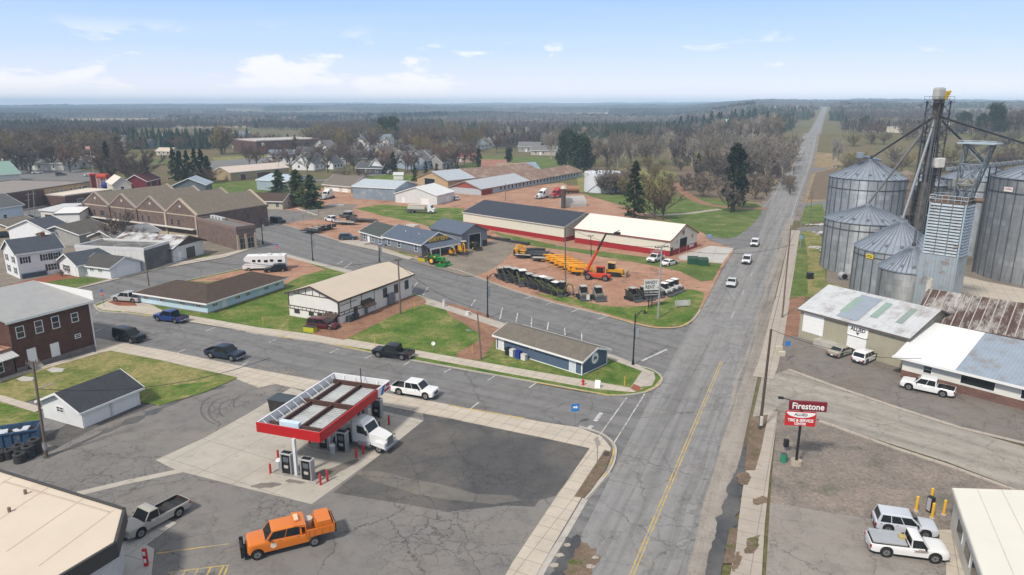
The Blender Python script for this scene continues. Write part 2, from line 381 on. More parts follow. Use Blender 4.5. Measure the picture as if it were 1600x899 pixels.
def strip(name, mat, z, line, w, px=True, thick=0.):
    """a band of constant width in metres along a line of survey points"""
    SHN[0] += 1; z += SHN[0]*2.31e-4
    P = [G(u, v, z) for u, v in line] if px else [Vector((x, y, z)) for x, y in line]
    L, Rr = [], []
    for i, p in enumerate(P):
        d = (P[min(i+1, len(P)-1)]-P[max(i-1, 0)]); d.z = 0; d.normalize(); nn = Vector((-d.y, d.x, 0))*(w(i/(len(P)-1.)) if callable(w) else w)/2
        L.append(p+nn); Rr.append(p-nn)
    m = MB(); n = len(P)
    m.add(L+Rr, [(n+i, n+i+1, i+1, i) for i in range(n-1)])
    if thick:
        lo = [q-Vector((0, 0, thick)) for q in L+Rr]
        m.add(L+Rr+lo, [(i, i+1, 2*n+i+1, 2*n+i) for i in range(n-1)]+[(n+i+1, n+i, 3*n+i, 3*n+i+1) for i in range(n-1)]+[(0, 2*n, 3*n, n), (n-1, 2*n-1, 4*n-1, 3*n-1)])
    return tag(m.build(name, mat), kind='structure')
def curve(pts, n=6):                         # smooth a survey line
    out = []
    for i in range(len(pts)-1):
        p0 = pts[max(i-1, 0)]; p1 = pts[i]; p2 = pts[i+1]; p3 = pts[min(i+2, len(pts)-1)]
        for k in range(n):
            t = k/n; out.append(tuple(.5*(2*b+(c-a)*t+(2*a-5*b+4*c-d)*t*t+(3*b-a-3*c+d)*t**3) for a, b, c, d in zip(p0, p1, p2, p3)))
    return out+[pts[-1]]
def ragged(pts, amp=2.2, n=7):
    q = curve(pts+[pts[0]], n)[:-1]; return [(u+amp*mnoise.noise((u*.16, v*.16, 1.))+amp*.6*mnoise.noise((u*.5, v*.5, 4.)), v+amp*.7*mnoise.noise((u*.17, v*.17, 9.))+amp*.4*mnoise.noise((u*.5, v*.5, 6.))) for u, v in q]
# ------------------------------------------------------------------ highway
HD = Vector((math.cos(HW_ANG), math.sin(HW_ANG), 0)); HN = Vector((HD.y, -HD.x, 0))
HE_L = [(-60, -15.2), (45, -15.2), (70, -16.2), (130, -17.6), (175, -18.), (260, -17.6), (480, -16.6), (900, -16.), (4000, -15)]
HE_R = [(-60, -4.2), (45, -4.4), (70, -4.7), (130, -5.7), (175, -6.2), (260, -6.8), (480, -6.6), (900, -7.), (4000, -8)]
def hw(s, o, dz=0.):
    p = HD*s+HN*o; return Vector((p.x, p.y, max(TZ(p.x, p.y), 0)+dz))
def hwstrip(name, mat, o0, o1, s0, s1, dz, step=12.):
    v = []; f = []; s = s0; k = 0
    while True:
        a = o0(s) if callable(o0) else o0; b = o1(s) if callable(o1) else o1
        v += [hw(s, a, dz), hw(s, b, dz)]; k += 1
        if s >= s1: break
        s = min(s1, s+step*(1 if s < 1000 else 3))
    for i in range(k-1): f.append((2*i, 2*i+1, 2*i+3, 2*i+2))
    m = MB(); m.add(v, f); return tag(m.build(name, mat), kind='structure')
hwstrip('highway', A_HWY, lambda s: lerp(HE_L, s), lambda s: lerp(HE_R, s), -60, 2300, .008)
hwstrip('road_shoulder', RUBBLE, lambda s: lerp(HE_R, s), lambda s: lerp(HE_R, s)+1.8, 230, 2300, .004)
hwstrip('road_shoulder', RUBBLE, lambda s: lerp(HE_L, s)-1.6, lambda s: lerp(HE_L, s), 212, 2300, .004)
DRYG = softground([(.3, (.17, .125, .07)), (.5, (.27, .20, .115)), (.7, (.36, .27, .17))], .2, 3., extra=[((.09, .11, .035), .12, .56)])
hwstrip('verge', DRYG, lambda s: lerp(HE_L, s)-13-4*mnoise.noise((s*.03, 1, 0)), lambda s: lerp(HE_L, s)-1.2, 222, 560, .002)
hwstrip('verge', DRYG, lambda s: lerp(HE_R, s)+1.2, lambda s: lerp(HE_R, s)+16+6*mnoise.noise((s*.03, 5, 0)), 236, 520, .002)
# painted centre and edge lines, worn thin
hwstrip('road_marking', YELP, -10.42, -10.30, -60, 96, .014); hwstrip('road_marking', YELP, -10.14, -10.03, -10, 96, .014)
for i in range(18): hwstrip('road_marking', WHITEP if i < 3 else YELP, -11.6, -11.48, 118+i*16, 122+i*16, .014)
hwstrip('road_marking', WHITEP, lambda s: lerp(HE_L, s)+.9, lambda s: lerp(HE_L, s)+1.02, 235, 900, .014)
hwstrip('road_marking', WHITEP, lambda s: lerp(HE_R, s)-1.02, lambda s: lerp(HE_R, s)-.9, 235, 900, .014)
A_SEAL = asphalt((.205, .20, .195), .7, .1, HW_ANG, .3)
for o0, s0, s1, wd in ((-13.1, 20, 110, .9), (-8.1, -40, 200, .8), (-12.2, 125, 260, .5), (-6.9, 40, 170, .6), (-9.2, 130, 330, .45)):
    hwstrip('road_patch', A_SEAL, (lambda s, q=o0, w_=wd: q-w_*abs(mnoise.noise((s*.06, q, 0)))*1.4), (lambda s, q=o0, w_=wd: q+w_*abs(mnoise.noise((s*.07, q, 5)))), s0, s1, .011, 2.5)
hwstrip('road_shoulder', asphalt((.30, .27, .235), .5, .15, HW_ANG, .6, (.22, .19, .165)), lambda s: lerp(HE_R, s)-2.3-.8*mnoise.noise((s*.05, 2, 0)), lambda s: lerp(HE_R, s), -60, 235, .0095, 3.)
# ------------------------------------------------------------------ town asphalt and the streets
sheet('road', A_ST, -.004, [(-150, 1000), (-260, 520), (-60, 400), (60, 330), (330, 332), (420, 338), (560, 378), (1100, 512), (1100, 620), (860, 1000)])
sheet('road', A_STB, .0, [(395, 334), (420, 345), (480, 362), (550, 383), (640, 402), (720, 424), (800, 454), (940, 491), (1050, 518), (1085, 512), (1075, 540), (1035, 592), (1000, 575), (785, 505), (640, 456), (550, 424), (440, 394), (330, 350)])
sheet('road', asphalt((.31, .285, .25), .5, .1, R(-42), .5, (.33,.29,.24)), .0, [(1175, 655), (1190, 590), (1232, 577), (1300, 602), (1400, 636), (1500, 668), (1720, 735), (1760, 830), (1600, 768), (1480, 722), (1380, 690), (1280, 656), (1215, 640)])
sheet('road', A_ST, .0, [(-300, 600), (-40, 505), (160, 478), (160, 520), (0, 545), (-200, 640)])
# station lot: mixed asphalt, concrete forecourt, sealed patch
sheet('parking_lot', A_LOT, .004, [(-160, 1000), (-160, 720), (60, 700), (240, 610), (420, 568), (560, 610), (930, 684), (880, 760), (790, 899), (720, 1000)])
sheet('parking_lot', A_DARK, .008, [(662, 655), (660, 640), (922, 698), (893, 742), (868, 775), (842, 782), (835, 792), (790, 790), (700, 800), (640, 789), (520, 770), (600, 706)])
sheet('parking_lot', asphalt((.135, .128, .12), .9, .16, None, .8, (.20, .18, .15)), .0115, [(556, 736), (596, 737), (640, 748), (690, 757), (745, 772), (800, 774), (815, 782), (770, 788), (700, 781), (650, 772), (600, 757), (560, 744)])
SK = asphalt((.12, .112, .105), .3, .2, None, .5)
for (x0, y0, r_, a0, a1) in ((356, 640, 42, 1.7, 4.2), (362, 642, 36, 1.7, 4.0), (368, 640, 26, 1.8, 3.9), (395, 632, 30, 1.9, 3.4)):
    strip('tyre_mark', SK, .0118, [(x0+r_*math.cos(a0+(a1-a0)*k/14), y0-r_*.62*math.sin(a0+(a1-a0)*k/14)) for k in range(15)], .22)
sheet('forecourt', C_PAD, .012, [(243, 719), (320, 684), (385, 648), (455, 606), (492, 618), (560, 634), (662, 657), (610, 699), (560, 735), (487, 788), (392, 765), (275, 735)])
for q, w_ in (([(446, 752), (500, 744), (560, 718)], 2.2), ([(566, 694), (618, 677)], 1.4), ([(392, 760), (440, 757)], 1.3), ([(500, 700), (548, 683)], 1.6)): strip('oil_stain', asphalt((.20, .18, .16), .2, .2, None, .6), .0145, curve(q, 12), lambda t: w_*(.2+.8*math.sin(math.pi*min(1, max(0, t))))*(.75+.5*mnoise.noise((t*9+w_, 2, 0))))
strip('pavement', C_PAD, .014, [(120, 772), (200, 753), (285, 735)], .9)
strip('pavement', C_PAD, .014, [(120, 772), (200, 753), (285, 735)], .9)
sheet('parking_lot', A_DARK, .008, [(60, 688), (215, 600), (300, 612), (150, 668), (90, 700)])
strip('puddle', A_WET, .012, curve([(68, 716), (120, 695), (175, 670), (225, 650), (265, 632), (310, 615), (352, 603)], 12), lambda t: 1.7*(.25+1.2*abs(mnoise.noise((t*8, 8, 0)))+.3*mnoise.noise((t*34, 1, 5))))
sheet('concrete_pad', C_PALE, .05, [(183, 852), (262, 812), (276, 817), (228, 851), (241, 858), (236, 905), (228, 960), (150, 960), (150, 870)], thick=.08)
for a, b in (((243, 865), (357, 850)), ((262, 895), (357, 883)), ((357, 882), (350, 900))): strip('parking_marking', YELP, .012, [a, b], .13)
for i in range(5): strip('parking_marking', YELP, .012, [(270+i*20, 893-i*2.3), (258+i*20, 914-i*2)], .13)
# long concrete walk south of street A
sheet('pavement', C_WALK, .06, [(150, 528), (260, 548), (400, 577), (560, 606), (700, 632), (850, 660), (905, 668), (940, 682), (955, 700), (952, 714), (930, 740), (900, 792), (845, 885), (825, 925), (775, 925), (800, 880), (870, 775), (922, 700), (850, 684), (700, 653), (560, 626), (430, 600), (405, 606), (370, 592), (250, 562), (173, 548), (150, 552)], thick=.066)
sheet('verge', DIRT, .075, [(897, 776), (945, 703), (957, 707), (946, 733), (915, 778)], thick=.02)
strip('kerb', CONC, .13, curve([(905, 666), (938, 676), (958, 692), (962, 708), (952, 736), (915, 779)]), .22, thick=.13)
strip('kerb_paint', YELP, .136, curve([(955, 690), (959, 705), (951, 732), (943, 745)]), .2)
strip('kerb_paint', YELP, .066, [(700, 633), (820, 654)], .25)
strip('gutter', CONC, .012, [(951, 738), (915, 779), (882, 836), (850, 886), (830, 925)], .55)
sheet('puddle', DIRT, .0135, ragged([(903, 838), (918, 850), (932, 868), (926, 895), (915, 930), (862, 930), (876, 890), (888, 858)], 10.))
sheet('puddle', A_WET, .0152, ragged([(885, 842), (900, 836), (905, 850), (890, 880), (872, 915), (858, 915), (868, 880)], 9.))
def slab_pieces(name, mat, z0, spots):
    for (u, v, s_) in spots:
        p = G(u, v); n = rnd.randint(5, 7); a0 = rnd.random()*6
        sheet(name, mat, z0, [(p.x+s_*rnd.uniform(.6, 1)*math.cos(a0+6.283*i/n)*1.3, p.y+s_*rnd.uniform(.6, 1)*math.sin(a0+6.283*i/n)) for i in range(n)], False, thick=.06)
slab_pieces('broken_slab', C_WALKH, .03, [(930, 872, .3), (922, 886, .36), (886, 852, .3), (874, 868, .35), (866, 884, .4)])
# ------------------------------------------------------------------ block between the two streets
B1 = curve([(147, 476), (158, 486), (200, 489), (260, 497)], 4)+[(320, 503), (400, 521), (500, 534), (620, 558), (760, 583), (900, 608), (950, 617)]+curve([(975, 617), (1005, 613), (1026, 604), (1034, 591), (1022, 579), (1000, 572)], 4)+[(960, 556), (785, 506), (640, 457), (550, 425), (440, 395), (415, 399), (385, 418), (292, 438), (180, 464)]
sheet('block', GRASS, .10, B1, thick=.12)
strip('kerb', KERB, .135, B1+[B1[0]], .3, thick=.13)
for seg in ([(190, 487), (225, 492), (262, 498)], [(520, 538), (580, 550)], [(840, 598), (900, 609), (950, 617), (972, 617)], [(1010, 611), (1024, 604), (1032, 594)], [(435, 524), (455, 529)]): strip('kerb_paint', YELP, .139, seg, .3)
sheet('pavement', C_WALK, .105, [(290, 492), (400, 511), (537, 529), (660, 549), (800, 574), (930, 596), (985, 606), (1005, 607), (990, 613), (930, 608), (800, 585), (660, 559), (537, 540), (400, 520), (290, 502)])
sheet('pavement', C_WALK, .105, [(150, 479), (175, 467), (215, 466), (262, 489), (300, 494), (300, 500), (255, 495), (200, 487), (160, 485)])
sheet('pavers', PAVER, .109, [(168, 472), (185, 466), (205, 468), (215, 478), (185, 478)])
sheet('pavement', C_WALKB, .105, [(442, 396), (500, 411), (555, 424), (545, 428), (490, 413), (436, 399)])
sheet('pavement', C_WALKB, .105, [(640, 460), (700, 477), (790, 506), (960, 557), (1022, 582), (1024, 592), (1018, 603), (985, 606), (1003, 580), (950, 560), (780, 513), (695, 484), (632, 466)])
sheet('pavers', PAVER, .110, [(985, 607), (990, 600), (1000, 604), (1002, 610), (992, 611)])
sheet('gravel_lot', REDG, .104, [(288, 441), (385, 420), (415, 401), (440, 397), (470, 407), (508, 421), (470, 432), (440, 447), (400, 433), (330, 440)])
sheet('dirt_drive', REDD, .105, curve([(487, 522), (500, 510), (545, 500), (590, 482), (632, 462), (660, 466), (665, 474), (640, 482), (600, 500), (545, 528), (535, 531)], 4))
sheet('dirt_patch', REDD, .104, curve([(686, 472), (720, 478), (765, 495), (780, 515), (765, 545), (748, 562), (712, 556), (735, 540), (752, 528), (735, 512), (705, 495)], 4))
for (a, b) in (((230, 550), (241, 548)), ((267, 556), (289, 546)), ((368, 578), (388, 565)), ((230, 524), (240, 519)), ((320, 518), (338, 511)), ((420, 535), (433, 530)), ((515, 552), (529, 545)), ((630, 571), (640, 565)), ((570, 560), (582, 555)), ((694, 582), (705, 576)), ((762, 595), (774, 587)), ((827, 606), (837, 599)), ((735, 639), (748, 629)), ((668, 625), (680, 617)), ((147, 492), (158, 486)), ((148, 519), (158, 514))): strip('road_marking', WHITEP, .006, [a, b], .16)
for (a, b) in (((527, 413), (536, 408)), ((537, 420), (550, 410)), ((643, 454), (652, 441)), ((661, 461), (669, 449)), ((736, 478), (743, 468)), ((781, 499), (785, 481)), ((806, 504), (809, 489)), ((830, 512), (831, 496)), ((855, 516), (857, 503)), ((883, 524), (882, 512)), ((909, 532), (909, 520)), ((818, 467), (832, 463)), ((853, 476), (866, 472)), ((892, 488), (905, 483)), ((934, 499), (948, 495))): strip('road_marking', WHITEP, .006, [a, b], .18)
strip('road_marking', WHITEP, .006, [(1002, 564), (1042, 546)], .45)
for (a, b, wd) in (((937, 680), (980, 620), .13), ((957, 696), (1009, 613), .13), ((930, 658), (940, 645), .5), ((918, 671), (925, 665), .5)): strip('road_marking', WHITEP, .007, [a, b], wd)
strip('road_marking', YELP, .006, [(446, 583), (452, 580)], .2)
# ------------------------------------------------------------------ block north of street B
B2 = [(395, 332), (420, 344), (480, 361), (550, 382), (640, 401), (720, 423), (800, 453), (870, 474), (940, 491), (990, 505)]+curve([(1025, 512), (1060, 511), (1082, 500), (1097, 480)], 4)+[(1112, 452), (1128, 420), (1147, 392), (1140, 386), (1108, 376), (1100, 365), (1060, 350), (930, 326), (905, 300), (1190, 322), (1206, 298), (1130, 288), (900, 268), (600, 255), (420, 300)]
B2 = B2[:-7]+[(1050, 345), (900, 300), (700, 280), (420, 300)]
sheet('block', REDG, .08, B2, thick=.10)
strip('kerb', KERB, .115, B2[:22], .3, thick=.12)
strip('kerb_paint', YELP, .119, curve([(950, 494), (990, 505), (1025, 512), (1060, 511), (1082, 500)], 4), .35)
sheet('grass', GRASS, .090, curve([(833, 459), (890, 464), (940, 477), (990, 479), (1030, 474), (1062, 453), (1098, 457), (1096, 474), (1083, 496), (1062, 509), (1025, 510), (990, 502), (940, 488), (880, 473)], 4))
sheet('grass', GRASS2, .090, [(770, 362), (883, 386), (1010, 402), (1046, 408), (1128, 412), (1114, 438), (1095, 440), (1062, 424), (1010, 413), (960, 405), (900, 394), (800, 380)])
sheet('grass', GRASS, .090, curve([(555, 326), (600, 320), (660, 325), (722, 326), (724, 345), (690, 358), (650, 348), (600, 338)], 4))
sheet('gravel_lot', GREYG, .090, curve([(640, 408), (690, 404), (716, 392), (790, 372), (806, 384), (795, 400), (770, 420), (735, 432), (700, 424)], 4))
sheet('pavement', C_WALKB, .095, [(527, 378), (558, 373), (562, 377), (600, 388), (646, 403), (638, 406), (590, 392)])
sheet('grass', GRASSD, .092, [(556, 378), (650, 399), (646, 403), (600, 388), (560, 377)])
sheet('concrete_pad', C_PALE, .094, [(1060, 400), (1110, 384), (1147, 388), (1128, 412), (1095, 408), (1062, 406)])
sheet('parking_lot', A_LOT, .092, [(375, 331), (425, 326), (490, 333), (500, 341), (430, 352), (400, 336)])
sheet('grass', GRASS2, .094, [(360, 338), (388, 332), (394, 340), (378, 345)])
sheet('grass', GRASS2, .088, [(325, 318), (330, 285), (420, 283), (432, 308), (380, 312)])
sheet('gravel_lot', GREYG, .094, [(470, 330), (520, 318), (560, 320), (545, 333), (500, 345)])
# side road to the highway and the green beyond it
sheet('road', A_ST, .004, [(1100, 366), (1150, 371), (1200, 318), (1206, 310), (1180, 385), (1147, 390), (1110, 378)])
sheet('grass', GRASS2, .02, curve([(900, 303), (960, 304), (1030, 306), (1120, 312), (1192, 324), (1150, 370), (1100, 366), (1030, 350), (960, 340), (905, 332)], 4), thick=.06)
strip('path', C_WALKH, .026, curve([(905, 328), (960, 331), (1020, 336), (1070, 334), (1125, 327)], 4), 2.4)
strip('path', REDD, .026, curve([(1055, 283), (1068, 300), (1100, 318), (1150, 325), (1200, 326)], 4), 4)
for pts, mt in (([(1060, 258), (1150, 262), (1210, 262), (1190, 318), (1130, 310), (1060, 300)], DIRT), ([(905, 300), (1030, 302), (1060, 270), (1000, 262), (900, 272)], GRASSD), ([(720, 262), (740, 243), (860, 246), (930, 254), (905, 268), (800, 268)], GRASS2),
                ([(560, 282), (590, 272), (690, 276), (690, 286), (640, 290)], GRASS), ([(330, 246), (420, 242), (450, 250), (420, 262), (340, 256)], GRASSD), ([(690, 300), (880, 286), (905, 300), (880, 318), (780, 345), (700, 320)], REDG)):
    sheet('grass' if mt not in (DIRT, REDG) else 'bare_ground', mt, -.02, pts)
sheet('parking_lot', A_ST, -.02, [(330, 252), (430, 245), (470, 250), (400, 262), (320, 266)])
strip('street', A_ST, -.015, [(240, 330), (350, 300), (470, 285), (620, 270)], 6)
sheet('street', A_ST, -.02, [(-250, 360), (-150, 262), (40, 250), (150, 270), (235, 300), (330, 325), (330, 345), (60, 345)])
# ------------------------------------------------------------------ block of the white houses
B4 = [(-250, 540), (-40, 496), (90, 462), (100, 455), (250, 418), (350, 400), (395, 388), (410, 384), (405, 378), (330, 352), (60, 352), (-200, 420)]
sheet('block', GREYG, .07, B4, thick=.1)
strip('kerb', KERB, .11, B4[:9], .3, thick=.12)
sheet('grass', GRASS2, .08, [(-100, 470), (0, 457), (70, 436), (105, 430), (165, 437), (85, 458), (-30, 488)])
sheet('pavers', PAVER, .086, [(-20, 455), (35, 440), (90, 428), (128, 434), (100, 436), (60, 444), (10, 458)])
sheet('pavement', C_WALK, .086, [(90, 458), (165, 438), (260, 412), (350, 397), (400, 384), (408, 384), (352, 402), (250, 420), (105, 455), (60, 468), (-60, 500), (-60, 492)])
sheet('grass', GRASS2, .08, [(300, 402), (330, 396), (325, 404), (302, 408)])
# ------------------------------------------------------------------ garage yard
sheet('grass', GRASSD, .05, [(-40, 612), (0, 597), (90, 570), (173, 548), (250, 563), (372, 590), (320, 612), (248, 634), (215, 618), (160, 600), (60, 622), (0, 640)], thick=.05)
sheet('grass', GRASS, .052, [(215, 628), (240, 606), (310, 598), (370, 591), (320, 613), (250, 633)])
sheet('grass', GRASS, .05, [(-60, 640), (0, 630), (62, 645), (66, 668), (-20, 672)], thick=.05)
strip('pavement', C_WALK, .056, [(-40, 612), (0, 622), (62, 641)], 1.2)
strip('pavement', C_WALK, .056, [(-30, 604), (40, 582), (150, 551)], 1.3)
for u, v in ((40, 592), (87, 578)): sheet('pavement', C_PALE, .075, [(u-14, v), (u-4, v-4), (u+14, v-2), (u+10, v+3), (u-6, v+4)], thick=.03)
# ------------------------------------------------------------------ right side
sheet('parking_lot', A_BROWN, .004, [(1190, 590), (1205, 525), (1250, 522), (1330, 548), (1425, 580), (1600, 640), (1700, 668), (1700, 735), (1600, 692), (1500, 668), (1400, 636), (1300, 602), (1232, 577)])
sheet('parking_lot', RUBBLE, .004, [(1215, 640), (1280, 657), (1380, 692), (1480, 724), (1600, 770), (1760, 840), (1760, 1000), (1190, 1000), (1205, 760)])
sheet('parking_lot', asphalt((.27, .25, .225), .9, .16, None, .5, (.21, .165, .14)), .009, [(1203, 785), (1290, 800), (1365, 812), (1390, 850), (1480, 880), (1510, 1000), (1192, 1000)])
sheet('concrete_pad', C_WALK, .05, [(1462, 828), (1500, 828), (1505, 870), (1520, 960), (1480, 960), (1478, 880)], thick=.05)
strip('kerb', C_WALKH, .11, [(1280, 657), (1340, 678), (1400, 700), (1480, 726), (1600, 770), (1720, 820)], .45, thick=.11)
strip('kerb', C_WALKH, .06, [(1232, 577), (1300, 602), (1400, 636), (1500, 668), (1600, 692), (1700, 730)], .6, thick=.06)
sheet('pavement', C_WALKH, .07, [(1186, 645), (1216, 642), (1203, 740), (1195, 820), (1190, 905), (1185, 960), (1135, 960), (1140, 905), (1152, 830), (1163, 745)], thick=.075)
sheet('verge', DIRT, .075, [(1172, 652), (1200, 648), (1190, 700), (1180, 735), (1163, 735)], thick=.06)
strip('puddle', A_WET, .0135, curve([(1167, 690), (1163, 720), (1151, 755), (1143, 790), (1131, 830), (1119, 870), (1108, 930)], 12), lambda t: .25+1.5*min(1, 3*t)*(.55+.9*abs(mnoise.noise((t*9, 3, 0)))+.35*mnoise.noise((t*31, 1, 0))))
for q in ([(1150, 742), (1166, 738), (1172, 752), (1158, 758)], [(1168, 842), (1186, 838), (1180, 862), (1164, 866)], [(1146, 868), (1156, 862), (1154, 888), (1142, 890)], [(1176, 780), (1196, 776), (1198, 784), (1180, 790)]): sheet('verge', DIRT, .0805, ragged(q, 5.))
sheet('verge', DIRT, .08, [(1140, 825), (1153, 825), (1147, 880), (1130, 880)], thick=.03)
strip('pavement', C_WALKH, .06, [(1222, 470), (1212, 520), (1200, 570), (1192, 590)], 2.6, thick=.06)
strip('pavement', C_WALKH, .06, [(1243, 360), (1232, 420), (1222, 470)], 2.4, thick=.06)
sheet('gravel_lot', REDD, .03, [(1222, 470), (1258, 462), (1250, 525), (1206, 526), (1210, 500)])
sheet('grass', GRASSD, .03, [(1243, 365), (1262, 360), (1290, 372), (1290, 440), (1340, 455), (1325, 470), (1258, 463), (1225, 466), (1232, 410)], thick=.07)
sheet('grass', GRASS2, .036, [(1243, 368), (1256, 365), (1262, 400), (1262, 462), (1226, 465), (1234, 410)])
sheet('road', A_ST, .0, [(1245, 356), (1300, 352), (1420, 350), (1420, 358), (1290, 366), (1243, 366)])
sheet('road', A_ST, .0, [(1255, 318), (1300, 312), (1330, 314), (1330, 322), (1290, 326), (1250, 330)])
sheet('road', A_ST, .0, [(1268, 262), (1305, 255), (1315, 258), (1290, 264), (1266, 272)])
sheet('grass', GRASS2, .0, [(1258, 322), (1285, 318), (1290, 345), (1250, 352)])
sheet('bare_ground', DIRT, .0, [(1275, 270), (1310, 262), (1330, 300), (1300, 312), (1262, 312)])
sheet('concrete_pad', C_WALK, .02, [(1330, 455), (1500, 430), (1540, 440), (1700, 470), (1700, 560), (1480, 500), (1380, 470)])
sheet('gravel_lot', GREYG, .008, [(1290, 445), (1300, 350), (1800, 330), (1900, 520), (1700, 560), (1400, 470)])
# ------------------------------------------------------------------ building kit
class Bld:
    """a building in its own frame: x along the front (A to B), y away from the front, z up"""
    def __init__(s, name, label, cat, A, B, D=None, C=None, px=True, group=None, z=0.):
        a = G(*A) if px else Vector((*A, 0)); b = G(*B) if px else Vector((*B, 0)); a.z = z
        d = b-a; s.L = math.hypot(d.x, d.y); ang = math.atan2(d.y, d.x)
        s.D = D
        if C is not None:
            c = (G(*C) if px else Vector((*C, z)))-a; s.D = abs(-c.x*math.sin(ang)+c.y*math.cos(ang))
        s.root = thing(name, label, cat, a, ang, group); s.r = s.root
    def loc(s, f, t, z, o=0.):               # point on face f at t along it, o outward
        return {'F': (t, -o, z), 'B': (s.L-t, s.D+o, z), 'L': (-o, s.D-t, z), 'R': (s.L+o, t, z)}[f]
    def rot(s, f): return {'F': 0., 'B': math.pi, 'L': -math.pi/2, 'R': math.pi/2}[f]
    def fl(s, f): return s.L if f in 'FB' else s.D
    def place(s, m, name, mat, f, t, z, o=0., par=None):
        q = m.build(name, mat, par or s.root); x = s.loc(f, t, z, o); q.location = x; q.rotation_euler = (0, 0, s.rot(f)); return q
    def walls(s, h, mat, base=None, bh=0., ridge=None, rise=0., mat2=None):
        m = MB(); m.mat(mat); L, D = s.L, s.D
        if ridge == 'x': m.py([(0, 0), (D, 0), (D, h), (D/2, h+rise), (0, h)], 0, L)
        elif ridge == 'y': m.px([(0, 0), (L, 0), (L, h), (L/2, h+rise), (0, h)], 0, D)
        else: m.bz(0, L, 0, D, 0, h)
        s.wall = m.build('wall', None, s.root)
        s.wh = h
        if base:
            k = MB(); k.bz(-.03, L+.03, -.03, D+.03, 0, bh); k.build('wall_base', base, s.root)
    def roof(s, h, rise, mat, ridge='x', ov=.4, th=.14, trim=TRIM, gov=None, cap=True):
        """two pitched slabs with fascia boards"""
        L, D = s.L, s.D; g = ov if gov is None else gov
        W, T = (D, L) if ridge == 'x' else (L, D)
        sl = rise/(W/2); m = MB(); q = [(-ov, h-ov*sl), (W/2, h+rise), (W+ov, h-ov*sl), (W+ov, h-ov*sl+th), (W/2, h+rise+th*1.05), (-ov, h-ov*sl+th)]
        q = [(a, b+.012) for a, b in q]
        for pa in ([q[0], q[1], q[4], q[5]], [q[1], q[2], q[3], q[4]]):
            if ridge == 'x': m.py(pa, -g, T+g)
            else: m.px(pa, -g, T+g)
        rf = m.build('roof', mat, s.root)
        if trim:
            k = MB()
            for w_, e in ((-ov-.03, 0), (W+ov+.03, 1)):
                z0 = h-ov*sl
                if ridge == 'x': k.bz(-g, T+g, w_-.03, w_+.03, z0-.1, z0+th+.02)
                else: k.bz(w_-.03, w_+.03, -g, T+g, z0-.1, z0+th+.02)
            for e in (-g-.035, T+g+.035):
                for pa in ([q[0], q[1], q[4], q[5]], [q[1], q[2], q[3], q[4]]):
                    pa = [(a, b+(-.1 if i < 2 else .03)) for i, (a, b) in enumerate(pa)]
                    if ridge == 'x': k.py(pa, e-.03, e+.03)
                    else: k.px(pa, e-.03, e+.03)
            k.build('fascia', trim, rf)
        return rf
    def hip(s, h, rise, mat, ov=.5, trim=TRIM, inset=None):
        L, D = s.L, s.D; i = inset or D/2
        m = MB(); v = [(-ov, -ov, h), (L+ov, -ov, h), (L+ov, D+ov, h), (-ov, D+ov, h), (i, D/2, h+rise), (L-i, D/2, h+rise)]
        m.add(v, [(0, 1, 5, 4), (1, 2, 5), (2, 3, 4, 5), (3, 0, 4), (3, 2, 1, 0)]); rf = m.build('roof', mat, s.root)
        if trim:
            k = MB()
            for y in (-ov-.03, D+ov+.03): k.bz(-ov-.06, L+ov+.06, y-.03, y+.03, h-.18, h+.03)
            for x in (-ov-.03, L+ov+.03): k.bz(x-.03, x+.03, -ov, D+ov, h-.18, h+.03)
            k.build('fascia', trim, rf)
        return rf
    def flat(s, h, mat, par=.3, trim=TRIM, ov=0., th=.25):
        h = s.wh
        m = MB(); m.bz(-ov+.2, s.L+ov-.2, -ov+.2, s.D+ov-.2, h-.1, h+.02); rf = m.build('roof', mat, s.root)
        k = MB(); L, D = s.L, s.D
        k.bz(-ov-.04, L+ov+.04, -ov-.04, -ov+th, h-.25, h+par); k.bz(-ov-.04, L+ov+.04, D+ov-th, D+ov+.04, h-.25, h+par)
        k.bz(-ov-.04, -ov+th, -ov+th, D+ov-th, h-.25, h+par); k.bz(L+ov-th, L+ov+.04, -ov+th, D+ov-th, h-.25, h+par); k.build('parapet', trim, rf)
        return rf
    def win(s, f, t, z, w=1., h=1.2, frame=TRIM, mun=1, shut=None, glass=WGLASS):
        m = MB(); e = .09
        m.bz(-w/2-e, w/2+e, -.06, .02, -e, 0); m.bz(-w/2-e, w/2+e, -.05, .02, h, h+e); m.bz(-w/2-e, -w/2, -.05, .02, 0, h); m.bz(w/2, w/2+e, -.05, .02, 0, h)
        if mun: m.bz(-w/2, w/2, -.04, .02, h/2-.03, h/2+.03)
        for k in range(1, mun): x = -w/2+w*k/mun; m.bz(x-.03, x+.03, -.042, .02, 0, h)
        fr = s.place(m, 'window', frame, f, t, z)
        g = MB(); g.bz(-w/2, w/2, -.015, .02, 0, h); g.build('pane', glass, fr)
        if shut:
            for sg in (-1, 1):
                k = MB(); x = sg*(w/2+.09+.2); k.bz(x-.19, x+.19, -.05, .01, -.05, h+.05); k.build('shutter', shut, fr)
        return fr
    def door(s, f, t, z=.05, w=.95, h=2.05, mat=WHITE, frame=TRIM, glass=False):
        m = MB(); m.bz(-w/2-.1, -w/2, -.05, .02, 0, h+.1); m.bz(w/2, w/2+.1, -.05, .02, 0, h+.1); m.bz(-w/2, w/2, -.05, .02, h, h+.1)
        fr = s.place(m, 'door', frame, f, t, z); g = MB(); g.bz(-w/2, w/2, -.025, .02, 0, h); g.build('door_leaf', GLASS if glass else mat, fr)
        k = MB(); k.b(w*.38, -.05, 1., .1, .05, .04); k.build('handle', STEEL, fr); return fr
